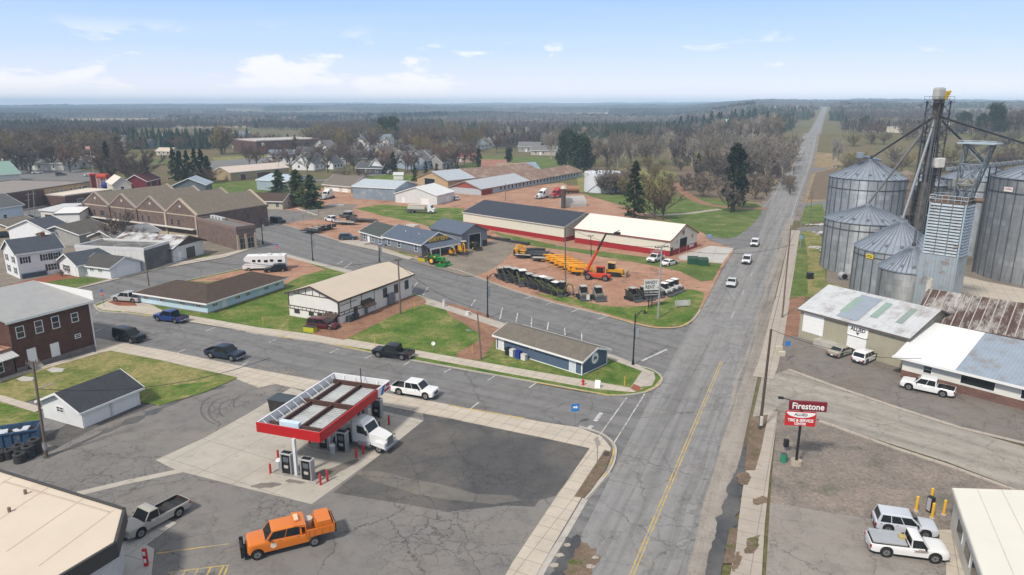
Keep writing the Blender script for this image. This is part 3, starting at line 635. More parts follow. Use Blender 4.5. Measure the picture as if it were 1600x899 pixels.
    def garage(s, f, t, z=.04, w=2.7, h=2.2, mat=WHITE, n=4, frame=TRIM):
        m = MB(); m.bz(-w/2-.12, -w/2, -.06, .02, 0, h+.12); m.bz(w/2, w/2+.12, -.06, .02, 0, h+.12); m.bz(-w/2, w/2, -.06, .02, h, h+.12)
        fr = s.place(m, 'garage_door', frame, f, t, z); g = MB()
        for k in range(n): g.bz(-w/2, w/2, -.03, .02, h*k/n+.012, h*(k+1)/n-.012)
        g.bz(-w/2, w/2, -.012, .02, 0, h); g.build('panel', mat, fr); return fr
    def opening(s, f, t, z, w, h, name='doorway', mat=None):
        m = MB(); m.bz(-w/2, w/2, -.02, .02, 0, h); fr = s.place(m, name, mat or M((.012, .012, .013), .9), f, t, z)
        k = MB(); k.bz(-w/2-.1, -w/2, -.06, .02, 0, h+.1); k.bz(w/2, w/2+.1, -.06, .02, 0, h+.1); k.bz(-w/2, w/2, -.06, .02, h, h+.1); k.build('frame', TRIM, fr); return fr
    def part(s, name, mat, par=None, **k): return None
def up(u, v, vt): return HT(u, v, vt)
# ------------------------------------------------------------------ materials for buildings
def shingle(c): return M(c, .9, 0., .14, .9, .2, 'shingle', .2, 2)
def lap(c): return M(c, .6, 0., .05, .8, .25, 'lap', .18, 2)
def rib(c, ax, metal=.35, rough=.45, pitch=.45, col2=None, amt=.5, var=.1, streak=0.): return M(c, rough, metal, var, .6, .35, 'rib', pitch, ax, col2, streak, 0., (1, 1, 1), 0., amt)
def brick(c, mort=None): return M(c, .9, 0., .1, 1., .2, 'brick', col2=mort)
ROOFD = shingle((.055, .058, .068)); ROOFB = shingle((.085, .06, .048)); ROOFT = shingle((.17, .15, .125)); ROOFG = shingle((.12, .125, .13)); ROOFN = shingle((.075, .085, .105))
SIDW = lap((.74, .75, .76)); SHUT = M((.03, .03, .033), .6)
# ---- red brick two-storey with metal roof
b = Bld('brick_building', 'two storey dark brown brick building with a pale ribbed metal roof', 'building', (27, 582), (150, 543), D=13)
h = up(150, 543, 466); b.walls(h-.4, brick((.105, .05, .04), (.12, .075, .06)))
m = MB(); m.mat(rib((.37, .365, .355), 0, .2, .5, .5)); m.py([(-.5, h-.55), (13.4, h+.9), (13.4, h+1.1), (-.5, h-.35)], -.5, b.L+.4); rf = m.build('roof', None, b.root)
k = MB(); k.bz(-.55, b.L+.45, -.56, -.5, h-.7, h-.33); k.bz(b.L+.4, b.L+.46, -.5, 13.4, h-.6, h+1.); k.build('fascia', TRIM, rf)
m = MB(); m.bz(b.L-.12, b.L+.06, -.08, .1, 0, h-.5); m.build('corner_board', TRIM, b.root)
m = MB(); m.bz(-.02, b.L+.04, -.05, .02, 0, .55); m.build('stone_footing', M((.22, .18, .16), .9, 0., .3, 1.5), b.root)
for t, z, w_, h_ in ((1.4, h*.60, .9, 1.5), (4.1, h*.60, .9, 1.6), (6.6, h*.60, .9, 1.6), (9.6, h*.62, .85, 1.2), (9.6, h*.30, .7, .45)): b.win('F', t*b.L/12.2, z, w_, h_)
b.door('F', 2.2, .5, 1., 2.1); b.door('F', 5.3, .2, 1., 2.2)
st = MB()
for i in range(3): st.b(2.2, -.3-.3*i, .45-.15*i, 1.5, .3, .15)
st.build('steps', CONC, b.root)
for t in (2., 6., 10.): b.win('R', t, h*.6, .9, 1.5)
b2 = Bld('brick_annex', 'single storey brick shop with a white metal awning beside the brick building', 'building', (-42, 607), (25, 583), D=9)
b2.walls(3.3, brick((.12, .07, .055), (.2, .17, .15))); b2.flat(3.3, M((.45, .42, .39), .7), .35, brick((.25, .13, .09)))
m = MB(); m.py([(-1.3, 2.55), (.0, 3.15), (.0, 3.25), (-1.3, 2.65)], 0, b2.L); m.build('awning', rib((.62, .62, .6), 0, .2), b2.root)
b2.win('F', b2.L-2.8, .8, 2.6, 1.5, TRIM, 3); b2.win('F', b2.L-6.2, .8, 2.2, 1.5, TRIM, 3)
# ---- white garage
b = Bld('garage', 'white two car garage with a dark grey shingle roof on the grass corner', 'garage', (131, 670), (220, 632), C=(65, 654))
h = up(131, 670, 642); b.walls(h, SIDW, None, 0, 'x', 1.5); b.roof(h, 1.5, ROOFD, 'x', .45)
b.garage('F', b.L*.27, w=3.4, h=2.1); b.garage('F', b.L*.70, w=3.4, h=2.1); b.win('L', b.D*.47, h*.62, 1.1, .55, TRIM, 2)
# ---- convenience store
b = thing('convenience_store', 'flat tan roofed convenience store with black fascia in the near corner', 'building', G(190, 880))
P = [G(u, v, 4.6)-Vector(b.location) for u, v in ((-140, 692), (0, 735), (197, 796), (183, 850), (95, 903), (-60, 990), (-420, 990))]; P = [(p.x, p.y) for p in P][::-1]
cx = sum(p[0] for p in P)/7; cy = sum(p[1] for p in P)/7
def shrink(P, k): return [(cx+(x-cx)*k, cy+(y-cy)*k) for x, y in P]
TANR = M((.60, .515, .42), .75, 0., .05, .25, .2, col2=(.50, .41, .32), amt=.2)
m = MB(); m.pz(shrink(P, .985), 4.3, 4.62); m.build('roof', TANR, b)
m = MB()
for i in range(7):
    a = Vector((*P[i], 0)); q = Vector((*P[(i+1) % 7], 0)); d = (q-a).normalized(); nn = Vector((-d.y, d.x, 0))*.22
    m.add([(*(a)[:2], 3.55), (*(q)[:2], 3.55), (*(q)[:2], 4.75), (*(a)[:2], 4.75), (*(a+nn)[:2], 3.55), (*(q+nn)[:2], 3.55), (*(q+nn)[:2], 4.75), (*(a+nn)[:2], 4.75)], [(0, 1, 2, 3), (7, 6, 5, 4), (3, 2, 6, 7), (1, 0, 4, 5)])
m.build('fascia', M((.055, .052, .05), .5, 0., .1, 1.), b)
m = MB(); m.pz(shrink(P, .93), 0, 4.3); m.build('wall', M((.52, .52, .53), .6), b)
q = Vector((P[3][0], P[3][1], 0)); wv = G(188, 884)-Vector(b.location)
m = MB(); m.b(wv.x-3.1, wv.y-1.2, 1.5, .16, 2.2, 2., R(-38)); m.build('shop_window', WGLASS, b)
m = MB()
for (p0, p1) in (((20, 745), (-120, 830)), ((75, 762), (-60, 850)), ((130, 779), (10, 862)), ((178, 797), (60, 885))): m.path([G(*p0, 4.63)-Vector(b.location), G(*p1, 4.63)-Vector(b.location)], .022, 4)
m.build('roof_seam', M((.54, .46, .37), .8), b)
m = MB(); q = [G(u, v, 4.66)-Vector(b.location) for u, v in ((5, 752), (95, 778), (170, 800))]; m.path(q, .05, 5); m.build('conduit', M((.42, .36, .3), .7), b)
for u, v in ((40, 772), (15, 800)):
    o = G(u, v, 4.62)-Vector(b.location); m = MB(); m.c((o.x, o.y, 4.6), (o.x, o.y, 5.), .12); m.build('roof_vent', M((.2, .14, .1), .8), b)
b3 = thing('propane_locker', 'narrow red sign post on the concrete pad outside the store', 'sign', G(229, 884, .05)); m = MB(); m.r(0, 0, .75, .32, .22, 1.5, .03); m.build('post', RED, b3); [MB().b(0, -.115, z, .2, .02, .35).build('face_plate', WHITE, b3) for z in (1.15, .5)]
# ---- white two-storey house with garage wing
h = up(32, 437, 397)
b = Bld('white_house', 'white two storey house with black shutters and a dark roof', 'house', (32, 437), (97, 387, h), D=8.2)
b.walls(h, SIDW, None, 0, 'x', 2.3); b.roof(h, 2.3, ROOFN, 'x', .4)
for f, ts in (('F', (.17, .6, .83)), ('L', (.22, .72))):
    for t in ts: b.win(f, t*b.fl(f), h*.60, .9, 1.25, TRIM, 2, SHUT)
for t in (.25, .75): b.win('L', t*b.D, h*.17, .9, 1.3, TRIM, 2, SHUT)
b.win('F', .72*b.L, h*.18, 1.6, 1.3, TRIM, 3, SHUT)
m = MB(); m.r(b.L*.3, -.3, .6, 4.5, .5, 1.1, .1); m.build('porch_cover', M((.06, .075, .1), .7), b.root)
m = MB(); m.bz(b.L*.7, b.L*.7+.9, 3.6, 4.5, h+1.4, h+3.1); m.build('chimney', brick((.2, .1, .08)), b.root)
P0 = G(97, 387, h); P0.z = 0
b = Bld('house_wing', 'one storey white wing with a dark roof joining the two storey house', 'house', (94, 427), (124, 434), D=9.5)
b.walls(2.7, SIDW, None, 0, 'y', 1.9); b.roof(2.7, 1.9, ROOFN, 'y', .5); b.win('F', b.L*.4, .9, 1.6, 1.2, TRIM, 3, SHUT); b.door('F', b.L*.8)
b = Bld('garage', 'white gabled garage with one wide door beside the white house', 'garage', (174, 437), (221, 425), C=(128, 432))
h = up(174, 437, 419); b.walls(h, SIDW, None, 0, 'y', 1.6); b.roof(h, 1.6, ROOFB if False else shingle((.085, .082, .08)), 'y', .4); b.garage('F', b.L*.52, w=4.6, h=2.1); b.win('L', b.D*.35, h*.58, 1.1, .5, TRIM, 2); b.win('L', b.D*.65, h*.58, 1.1, .5, TRIM, 2)
b = Bld('flat_building', 'low flat roofed white workshop with a charcoal street wall', 'building', (229, 424), (268, 411), D=17)
h = up(229, 424, 391); b.walls(h, M((.66, .655, .64), .8, 0., .1, .6, streak=.4)); b.flat(h-.5, M((.12, .115, .11), .9, 0., .2, .5, col2=(.3, .29, .28)), .45, M((.6, .6, .59), .7, 0., .1, 1))
m = MB(); m.bz(-.04, b.L+.04, -.1, 0., 0, h-.15); m.build('front_wall', M((.105, .102, .10), .85, 0., .2, .7, col2=(.16, .15, .14)), b.root); b.win('L', 13.5, h*.55, .6, .5)
b = Bld('workshop', 'white workshop with a rust streaked ribbed metal roof by the street', 'building', (272, 411), (319, 397), D=17)
h = up(272, 411, 388); b.walls(h, M((.62, .62, .61), .8, 0., .1, .7, streak=.35), None, 0, 'y', 1.9); b.roof(h, 1.9, rib((.58, .58, .58), 1, .3, .5, 1.1, (.13, .085, .065), .75), 'y', .7, trim=M((.08, .065, .055), .8))
m = MB(); m.px([(0, h), (b.L, h), (b.L/2, h+1.75)], -.03, 0); m.build('gable_board', M((.1, .075, .06), .85), b.root); b.opening('F', b.L*.56, .05, 3., 2.6, 'bay_door', M((.09, .08, .075), .7)); b.door('F', b.L*.2)
# ---- row of brick gables
L0 = G(135, 349); L1 = G(311, 373)
b = Bld('brick_row', 'brown brick block with four steep gables and tan coping', 'building', (135, 349), (311, 373), D=24)
BRK = brick((.155, .105, .09), (.2, .17, .155)); h = up(311, 373, 338); w4 = b.L/4; b.walls(h, BRK)
TANC = M((.46, .38, .29), .8, 0., .1, 1.)
for i in range(4):
    x0 = i*w4; q = 3.6+.12*i
    [MB().px([(x0+.05, h), (x0+w4-.05, h), (x0+w4/2, h+q)], *yy).build('gable', BRK, b.root) for yy in ((-.02, .45), (b.D-.45, b.D+.02))]
    s_ = q/(w4/2)
    for y0, y1 in ((-.15, .5), (b.D-.5, b.D+.15)):
        m = MB(); m.px([(x0-.1, h), (x0+w4/2, h+q+.05), (x0+w4/2, h+q+.4), (x0-.1, h+.35)], y0, y1); m.px([(x0+w4/2, h+q+.05), (x0+w4+.1, h), (x0+w4+.1, h+.35), (x0+w4/2, h+q+.4)], y0, y1)
        m.build('coping', TANC if i > 2 else M((.33, .28, .24), .8), b.root)
    m = MB(); m.px([(x0, h), (x0+w4/2, h+q-.2), (x0+w4/2, h+q), (x0, h+.2)], .5, b.D-.5); m.px([(x0+w4/2, h+q-.2), (x0+w4, h), (x0+w4, h+.2), (x0+w4/2, h+q)], .5, b.D-.5); m.build('roof', shingle((.20, .17, .135)), b.root)
    m = MB(); m.c((x0+w4/2, -.06, h+q*.55), (x0+w4/2, -.02, h+q*.55), .38, None, 14); m.build('medallion', M((.55, .48, .42), .7), b.root)
    for t in ((.2, .38, .68, .85) if i == 1 else (.2, .4, .7) if i == 0 else (.18, .4)): b.win('F', x0+t*w4, h*.50, .8 if not (i == 0 and t > .6) else 1.8, 1.5, M((.2, .15, .13), .7), 1)
    m = MB(); m.bz(x0-.35, x0+.35, -.35, 0, 0, h+.1); m.build('pilaster', TANC if i == 3 else BRK, b.root)
m = MB(); m.bz(b.L-.4, b.L+.12, -.35, .3, 0, h+.1); m.build('pilaster', TANC, b.root)
m = MB(); m.bz(0, b.L, -.05, 0, h-.25, h+.05); m.bz(0, b.L, -.05, 0, 0, .9); m.build('stone_band', TANC, b.root)
m = MB(); m.bz(.2, b.L-.2, -1.5, -.4, 2.4, 2.6); m.build('canopy_slab', M((.6, .57, .52), .8), b.root)
for t in (.3, .7): b.win('R', t*b.D, h*.5, .9, 1.4, M((.2, .15, .13), .7))
text('1000', 1.0, M((.6, .55, .5), .6), b.root, (b.L-w4*.8, -.04, h*.34), (R(90), 0, 0))
b = Bld('brick_office', 'low brown brick office with flat roof and four rooftop units', 'building', (311, 374), (372, 392), C=(397, 386))
h = up(372, 392, 358); b.walls(h, BRK); b.flat(h-.5, M((.16, .155, .15), .9), .5, M((.2, .145, .125), .8), th=.4)
b.win('R', b.D*.3, .3, 1.6, 2.6, TANC, 2); b.win('R', b.D*.7, .3, 1.6, 2.6, TANC, 2)
for t in (0., .5, 1.): m = MB(); m.bz(-.25, .25, -.2, .02, 0, h*.72); b.place(m, 'pilaster', TANC, 'R', max(.2, t*b.D-.25), 0)
for i in range(4): m = MB(); m.r(1.5+1.9*i, b.D*.75, h+.25, 1.3, 1.1, 1.1, .1); m.build('rooftop_unit', M((.5, .5, .49), .5, .1), b.root)
# ---- pale blue L shaped building
b = Bld('clinic', 'long pale blue building with a brown hipped roof and slit windows', 'building', (219, 474), (325, 491), C=(452, 452))
h = up(325, 491, 473); PB = lap((.50, .66, .78)); wd = 9.
m = MB(); m.mat(PB); m.bz(0, b.L, 0, wd, 0, h); m.bz(b.L-wd, b.L, wd, b.D, 0, h); m.build('wall', None, b.root)
r_ = 1.75; o = .7; L, D = b.L, b.D
m = MB(); v = [(-o, -o, h), (L+o, -o, h), (L+o, D+o, h), (L-wd-o, D+o, h), (L-wd-o, wd+o, h), (-o, wd+o, h), (wd*.5, wd/2, h+r_), (L-wd/2, wd/2, h+r_), (L-wd/2, D-wd*.4, h+r_)]
m.add(v, [(0, 1, 7, 6), (1, 2, 8, 7), (2, 3, 8), (3, 4, 7, 8), (4, 5, 6, 7), (5, 0, 6), (5, 4, 3, 2, 1, 0)]); rf = m.build('roof', shingle((.085, .062, .05)), b.root)
k = MB(); k.bz(-o-.05, L+o+.05, -o-.06, -o, h-.22, h+.04); k.bz(L+o, L+o+.06, -o, D+o, h-.22, h+.04); k.bz(-o-.06, -o, -o, wd+o, h-.22, h+.04); k.build('fascia', TRIM, rf)
for t in (.1, .35, .65, .88): b.win('F', t*L, h-1.05, 1.1, .42, TRIM, 2)
for t in (.09, .37, .5, .75, .9): b.win('R', t*D, h-1.05, 1.1, .42, TRIM, 2)
b.door('R', D*.2); b.door('R', D*.66, mat=M((.55, .7, .78), .5))
m = MB(); m.bz(-.04, L+.04, -.04, 0, 0, .25); m.bz(L, L+.04, 0, D, 0, .25); m.build('footing', M((.25, .24, .23), .9), b.root)
# ---- half timbered building
b = Bld('timbered_hall', 'white hall with brown half timbering and a tan metal roof', 'building', (453, 494), (531, 508), C=(638, 461))
h = up(531, 508, 470); STU = M((.70, .68, .65), .85, 0., .06, .5, streak=.12); TIM = M((.065, .045, .035), .75, 0., .1, 2)
b.walls(h, STU, None, 0, 'y', 1.7); rf = b.roof(h, 1.7, rib((.58, .49, .385), 1, .1, .55, .6, None, .5, .05), 'y', .45, trim=TIM)
L, D = b.L, b.D; z1 = h*.46
m = MB(); m.bz(0, L, -.04, 0, z1, z1+.14); m.bz(0, L, -.04, 0, z1-.5, z1-.36); m.bz(0, .16, -.045, 0, z1, h); m.bz(L-.16, L, -.045, 0, z1-.4, h); m.bz(L*.12, L*.88, -.04, 0, h+.05, h+.19)
for i in range(12): m.bz(L*i/12+.2, L*i/12+.3, -.035, 0, z1-.4, z1)
for i in range(5): x = L*(.22+.14*i); m.bz(x, x+.12, -.035, 0, h+.15, h+1.7*(1-abs(x-L/2)/(L/2))-.1)
m.bz(L, L+.04, 0, D*.42, z1, z1+.14); m.bz(L, L+.04, 0, D*.42, z1-.5, z1-.36)
for i in range(7): m.bz(L, L+.035, D*.06*i, D*.06*i+.1, z1-.4, z1)
for i in range(3): m.bz(L, L+.04, D*.14*i+.01, D*.14*i+.16, z1, h-.1)
m.bz(L, L+.04, D*.02, D*.22, h*.75, h*.75+.1); m.build('timber_frame', TIM, b.root)
b.win('F', L*.16, h*.2, 1., .6, TIM, 2); b.win('F', L*.45, h*.2, .9, .45, TIM, 1); b.win('F', L*.62, h*.2, .9, .45, TIM, 1); b.door('F', L*.84, mat=M((.2, .18, .17), .5), glass=True); b.win('F', L*.94, .4, .5, 1.7)
m = MB(); m.py([(-1.2, z1-.75), (0, z1-.2), (0, z1-.05), (-1.2, z1-.6)], L*.74, L*.99); m.build('porch_roof', ROOFB, b.root)
m = MB(); m.px([(L, z1+.2), (L+1.3, z1-.3), (L+1.3, z1-.2), (L, z1+.8)], D*.27, D*.4); m.build('porch_roof', ROOFB, b.root)
b.door('R', D*.33, mat=M((.12, .18, .16), .5)); b.win('R', D*.2, h*.22, .8, 1.1, TIM); b.win('R', D*.43, h*.3, .8, .9, TIM)
for t in (.60, .76, .92): b.win('R', t*D, h*.42, 1., 1.5, TIM, 1)
for t in (.65, .69): m = MB(); m.bz(-.5, .5, -.5, 0, .2, 2.1); b.place(m, 'air_unit', M((.2, .22, .25), .5, .2), 'R', t*D, 0)
m = MB(); m.path([(L+.06, D*.45, .4), (L+.06, D*.45, h-.5), (L+.06, D*.62, h-.6)], .05); m.build('conduit', GREY, b.root)
for t in (.1, .17): m = MB(); m.b(0, -.45, .55, 1., .8, 1.); b.place(m, 'refuse_bin', M((.05, .06, .06), .6), 'R', t*D, 0)
# ---- small navy building
b = Bld('navy_shop', 'small navy blue building with white trim and a round white bear emblem', 'building', (776, 546), (909, 588), C=(951, 571))
h = up(909, 588, 563); NAV = lap((.085, .125, .19)); b.walls(h, NAV, None, 0, 'x', .95); b.roof(h, .95, ROOFT, 'x', .45)
L, D = b.L, b.D; b.door('F', L*.90, mat=M((.55, .62, .68), .4)); b.door('F', L*.06, mat=WHITE)
m = MB(); m.bz(-.05, .08, -.06, .08, 0, h); m.bz(L-.08, L+.06, -.06, .08, 0, h); m.bz(L-.08, L+.06, D-.08, D+.06, 0, h); m.bz(0, L, -.04, 0, .05, .22); m.bz(L, L+.04, 0, D, .05, .22); m.build('corner_board', TRIM, b.root)
m = MB(); m.c((L+.06, D*.5, h*.78), (L+.02, D*.5, h*.78), .78, None, 20); em = m.build('emblem', WHITE, b.root)
m = MB()
m.px([(-.40, -.15), (-.3, .2), (.05, .32), (.36, .2), (.42, -.1), (.2, -.4), (.12, -.12), (-.1, -.05), (-.25, -.4)], -.012, .012); q = m.build('emblem_mark', M((.05, .08, .13), .5), em); q.location = (L+.075, D*.5, h*.78); q.rotation_euler = (0, 0, R(90)); q.scale = (.9, 1, .9)
m = MB(); m.c((L*.55, D*.3, h+.7), (L*.55, D*.3, h+1.1), .07); m.c((L*.8, D*.6, h+.9), (L*.8, D*.6, h+1.25), .07); m.build('vent_pipe', GREY, b.root)
for t in (.42, .46): m = MB(); m.bz(-.15, .15, -.08, 0, 1.5, 2.); b.place(m, 'meter', GREY, 'F', t*L, 0)
NAVY = b
# ---- rental office: two roofs in one building, and its shed
b = Bld('rental_office', 'blue grey rental office with a porch and yellow gable sign', 'building', (600, 388), (659, 402), C=(716, 394))
h = up(659, 402, 382); SL = lap((.175, .20, .245)); b.walls(h, SL, None, 0, 'x', 2.2); b.roof(h, 2.2, shingle((.10, .125, .17)), 'x', .45)
L, D = b.L, b.D
m = MB(); m.bz(0, L+.05, -.05, 0, 0, h*.33); m.bz(L, L+.05, 0, D, 0, h*.33); m.build('stone_skirt', M((.17, .155, .145), .9, 0., .3, 2), b.root)
for t in (.15, .42, .86): b.win('F', t*L, h*.38, 1., 1.4)
m = MB(); m.px([(L+.2, h*.98), (L+3., h*.72), (L+3., h*.72+.14), (L+.2, h*.98+.14)], .3, D-.2); pr = m.build('porch_roof', shingle((.10, .125, .17)), b.root)
m = MB(); m.bz(L+2.96, L+3.06, .2, D-.1, h*.68, h*.68+.28); m.build('fascia', TRIM, pr)
for t in (.06, .34, .64, .93): m = MB(); m.b(L+2.8, D*t, h*.35, .16, .16, h*.7); m.build('porch_post', TRIM, b.root)
b.door('R', D*.5, glass=True); b.win('R', D*.25, .9, 1.6, 1.3, TRIM, 2); b.win('R', D*.78, .9, 1.6, 1.3, TRIM, 2)
text('SANDY RENT', 1.5, M((.75, .46, .02), .5), b.root, (L+.50, D*.5, h+.72), (R(90), 0, R(90)), 'sign_lettering', .03, D*.62, bold=.012)
for t in (.35, .7): m = MB(); m.c((L*t, D*.3, h+1.), (L*t, D*.3, h+1.7), .1); m.build('vent_pipe', WHITE, b.root)
b = Bld('office_annex', 'blue house with a dark green grey roof joined to the rental office', 'building', (564, 377), (600, 388), D=D)
b.walls(h-.4, SL, None, 0, 'x', 1.9); b.roof(h-.4, 1.9, shingle((.075, .085, .08)), 'x', .4)
for t in (.18, .55, .85): b.win('F', t*b.L, .9, 1.1, 1.3)
b.door('F', b.L*.36); m = MB(); m.bz(b.L*.22, b.L*.5, -2.2, -.05, 0, .5); m.build('porch_steps', CONC, b.root)
h2 = up(722, 392, 366)
b = Bld('machine_shed', 'blue grey machine shed with an open bay behind the rental office', 'shed', (673, 356, h2), (722, 392), C=(757, 384))
b.root.location.z = 0; b.walls(h2, lap((.19, .21, .24)), None, 0, 'x', 1.9); b.roof(h2, 1.9, rib((.10, .125, .17), 0, .2, .5, .5), 'x', .35, trim=M((.12, .13, .15), .6)); b.opening('R', b.D*.5, .03, b.D*.45, h2*.88)
# ---- two red and cream sheds
CRM = rib((.68, .65, .55), 0, .05, .55, .35, None, .5, .03); REDB = M((.30, .018, .022), .55, 0., .06, 1.)
b = Bld('long_shed', 'long cream shed with a red base and black metal roof', 'shed', (724, 353), (881, 379), C=(927, 362))
h = up(881, 379, 355); b.walls(h, CRM, REDB, h*.32, 'x', 2.6); b.roof(h, 2.6, rib((.035, .04, .055), 0, .3, .4, .5), 'x', .25, trim=M((.55, .53, .46), .6)); LS = b
b = Bld('long_shed', 'long cream shed with a red base and pale cream metal roof', 'shed', (898, 380), (1046, 402), C=(1102, 389))
h = up(1046, 402, 377); b.walls(h, CRM, REDB, h*.38, 'x', 2.9); b.roof(h, 2.9, rib((.72, .69, .60), 0, .05, .5, .5, None, .5, .03), 'x', .25, trim=M((.26, .05, .04), .6))
L, D = b.L, b.D; b.opening('R', D*.47, .03, D*.27, h*.95, 'bay_door')
m = MB(); m.bz(-.5, .5, -.06, .02, 0, 2.1); b.place(m, 'door', M((.05, .05, .05), .6), 'R', D*.06, .05, .04)
m = MB(); m.r(0, -.05, .6, 2.2, .08, 1.4, .02); s = b.place(m, 'sign_board', WHITE, 'R', D*.78, h*.22, .05); text('RENTAL', .55, M((.1, .15, .3), .6), s, (0, -.1, .7), (R(90), 0, 0), width=1.7); text('SALES', .4, M((.35, .05, .06), .6), s, (0, -.1, .3), (R(90), 0, 0), width=1.2)
m = MB(); m.c((0, -.06, 0), (0, 0, 0), .95, None, 20); s = b.place(m, 'wall_emblem', M((.6, .55, .52), .6), 'R', D*.45, h+1.2, .02); m = MB(); m.c((0, -.08, 0), (0, -.05, 0), .6, None, 16); m.build('emblem_mark', M((.4, .1, .1), .6), s)
m = MB(); m.c((0, -.06, 0), (0, 0, 0), .5, None, 16); b.place(m, 'wall_emblem', M((.5, .25, .22), .6), 'R', D*.8, h*.9, .02)
m = MB(); m.c((0, -.06, 0), (0, 0, 0), .5, None, 16); b.place(m, 'wall_emblem', M((.5, .48, .42), .6), 'R', D*.24, h*.8, .02)
# ---- right side: feed mill shops
b = Bld('feed_shop', 'tan metal shop with patched white roof and two white doors', 'building', (1247, 527), (1412, 577), D=14.5)
h = up(1247, 527, 483); TANW = rib((.36, .335, .25), 0, .05, .6, .4); b.walls(h, TANW, None, 0, 'x', 2.6)
b.roof(h, 2.6, rib((.60, .61, .62), 0, .3, .45, .6, (.40, .38, .37), .55), 'x', .4, trim=M((.12, .10, .09), .7)); L, D = b.L, b.D
b.garage('F', L*.14, 1.2, 3.2, 3.4, n=5); b.garage('F', L*.57, .7, 2.6, 2.6, n=4)
m = MB(); m.r(0, -.05, 0, 3., .1, 1.5, .2); s = b.place(m, 'sign_board', WHITE, 'F', L*.575, h*.78, .06); text('ALLIED', .8, M((.03, .03, .035), .5), s, (0, -.11, .2), (R(90), 0, 0), width=2.2, bold=.02); m = MB(); m.px([(-.3, -.2), (.3, -.2), (0, -.6)], -.12, -.1); m.build('sign_mark', M((.05, .05, .05), .5), s)
m = MB(); m.b(L*.36, -.8, .5, 4.5, 1.5, 1.); m.build('loading_dock', CONC, b.root)
sl = 2.6/(D/2); pk = 0
for t, w_, y0, y1, c in ((.36, 1.1, 1.5, 5.6, (.25, .34, .29)), (.62, 1., 2., 6., (.25, .35, .30)), (.84, .9, 2.2, 6., (.24, .30, .27)), (.44, 3.2, .3, 6.5, (.28, .32, .38))):
    m = MB(); m.py([(y0, h+y0*sl+.2+w_*.004), (y1, h+y1*sl+.2+w_*.004), (y1, h+y1*sl+.235-w_*.006), (y0, h+y0*sl+.235-w_*.006)], L*t-w_/2, L*t+w_/2); m.build('roof_patch', rib(c, 0, .1, .5, .6), b.root)
b = Bld('rusty_shed', 'shed with a deeply rusted ribbed iron roof behind the brick based shop', 'shed', (1432, 499, 5.2), (1680, 543, 5.2), D=15); b.root.location.z = 0
b.walls(5.2, TANW, None, 0, 'x', 2.8); b.roof(5.2, 2.8, M((.10, .062, .05), .8, .1, .3, .8, .2, 'rib', 1.0, 0, (.42, .40, .38), .6, 0., (1.4, .35, 1), 0., .62), 'x', .35, trim=M((.12, .08, .07), .8))
m = MB(); sl = 2.8/7.5
for i in range(int(b.L/1.05)):
    x = i*1.05; m.py([(-.35, 5.2-.35*sl+.16), (7.4, 5.2+7.4*sl+.16), (7.4, 5.2+7.4*sl+.24), (-.35, 5.2-.35*sl+.24)], x, x+.14)
m.build('roof_rib', M((.45, .42, .39), .5, .4, .25, 1.5), b.root)
b = Bld('tyre_shop', 'white panelled shop with a brick base and white and blue grey roof', 'building', (1407, 590), (1660, 657), D=10)
h = up(1407, 590, 556); L = b.L; m = MB(); m.mat(M((.68, .67, .62), .6, 0., .05, 1)); m.py([(0, 0), (10, 0), (10, h+2.3), (0, h)], 0, L); m.build('wall', None, b.root)
m = MB(); m.bz(-.04, L, -.07, 0, 0, h*.36); m.bz(-.07, 0, 0, 9.9, 0, h*.36); m.build('wall_base', brick((.16, .075, .055), (.25, .2, .18)), b.root)
RW = rib((.76, .77, .77), 0, .1, .45, .42, None, .5, .03); RBLU = rib((.36, .42, .49), 0, .4, .4, .42, (.3, .27, .24), .35)
def slope(y): return h+.06+(y/10.)*2.3
segs = [(-.9, 6.2, RW), (6.2, 17.5, RBLU), (17.5, 22.5, RW), (22.5, L+1, RBLU)]
for x0, x1, mt in segs: m = MB(); m.py([(-.8, slope(-.8)), (10, slope(10)), (10, slope(10)+.12), (-.8, slope(-.8)+.12)], x0, x1); m.build('roof', mt, b.root)
m = MB(); m.bz(-.95, L, -.87, -.8, slope(-.8)-.18, slope(-.8)+.14); m.build('fascia', TRIM, b.root)
for t, w_ in ((3., .9), (8.6, 3.6), (14.9, 3.6), (25., 3.)): b.win('F', t, h*.45 if w_ > 1 else h*.5, w_, 1.3 if w_ > 1 else .9, TRIM, 1 if w_ < 1 else 0, None, GLASS)
m = MB(); m.r(0, -.06, 0, 2.6, .1, 1.3, .2); s = b.place(m, 'sign_board', WHITE, 'F', 19.0, h*.62, .04); text('ALLIED', .7, M((.03, .03, .035), .5), s, (0, -.12, .15), (R(90), 0, 0), width=2.1, bold=.02)
m = MB(); m.bz(-1.2, -.3, -.6, .3, slope(-.6)-.35, slope(-.6)-.15); m.build('flood_lamp', WHITE, b.root)
# near corner flat building
b = thing('service_station', 'low white flat roofed building in the near right corner', 'building', G(1515, 870))
P = [G(u, v, 3.6)-Vector(b.location) for u, v in ((1489, 763), (1760, 772), (1900, 1000), (1566, 985))]; P = [(p.x, p.y) for p in P][::-1]; cx = sum(p[0] for p in P)/4; cy = sum(p[1] for p in P)/4
m = MB(); m.pz(P, 3.3, 3.62); m.build('roof', M((.66, .64, .565), .6, 0., .04, .3, .3, col2=(.58, .55, .48), amt=.15), b); m = MB(); m.pz(shrink(P, 1.012), 3.25, 3.57); m.build('fascia', M((.5, .48, .43), .6), b)
m = MB()
for k in range(1, 6): m.path([G(1489+k*38, 763+k*1.2, 3.63)-Vector(b.location), G(1566+k*55, 985, 3.63)-Vector(b.location)], .03, 4)
m.build('roof_seam', M((.52, .50, .44), .8), b)
Q = shrink(P, .965); m = MB(); m.pz(Q, 0, 3.3); m.build('wall', M((.56, .53, .46), .7, 0., .08, .8), b)
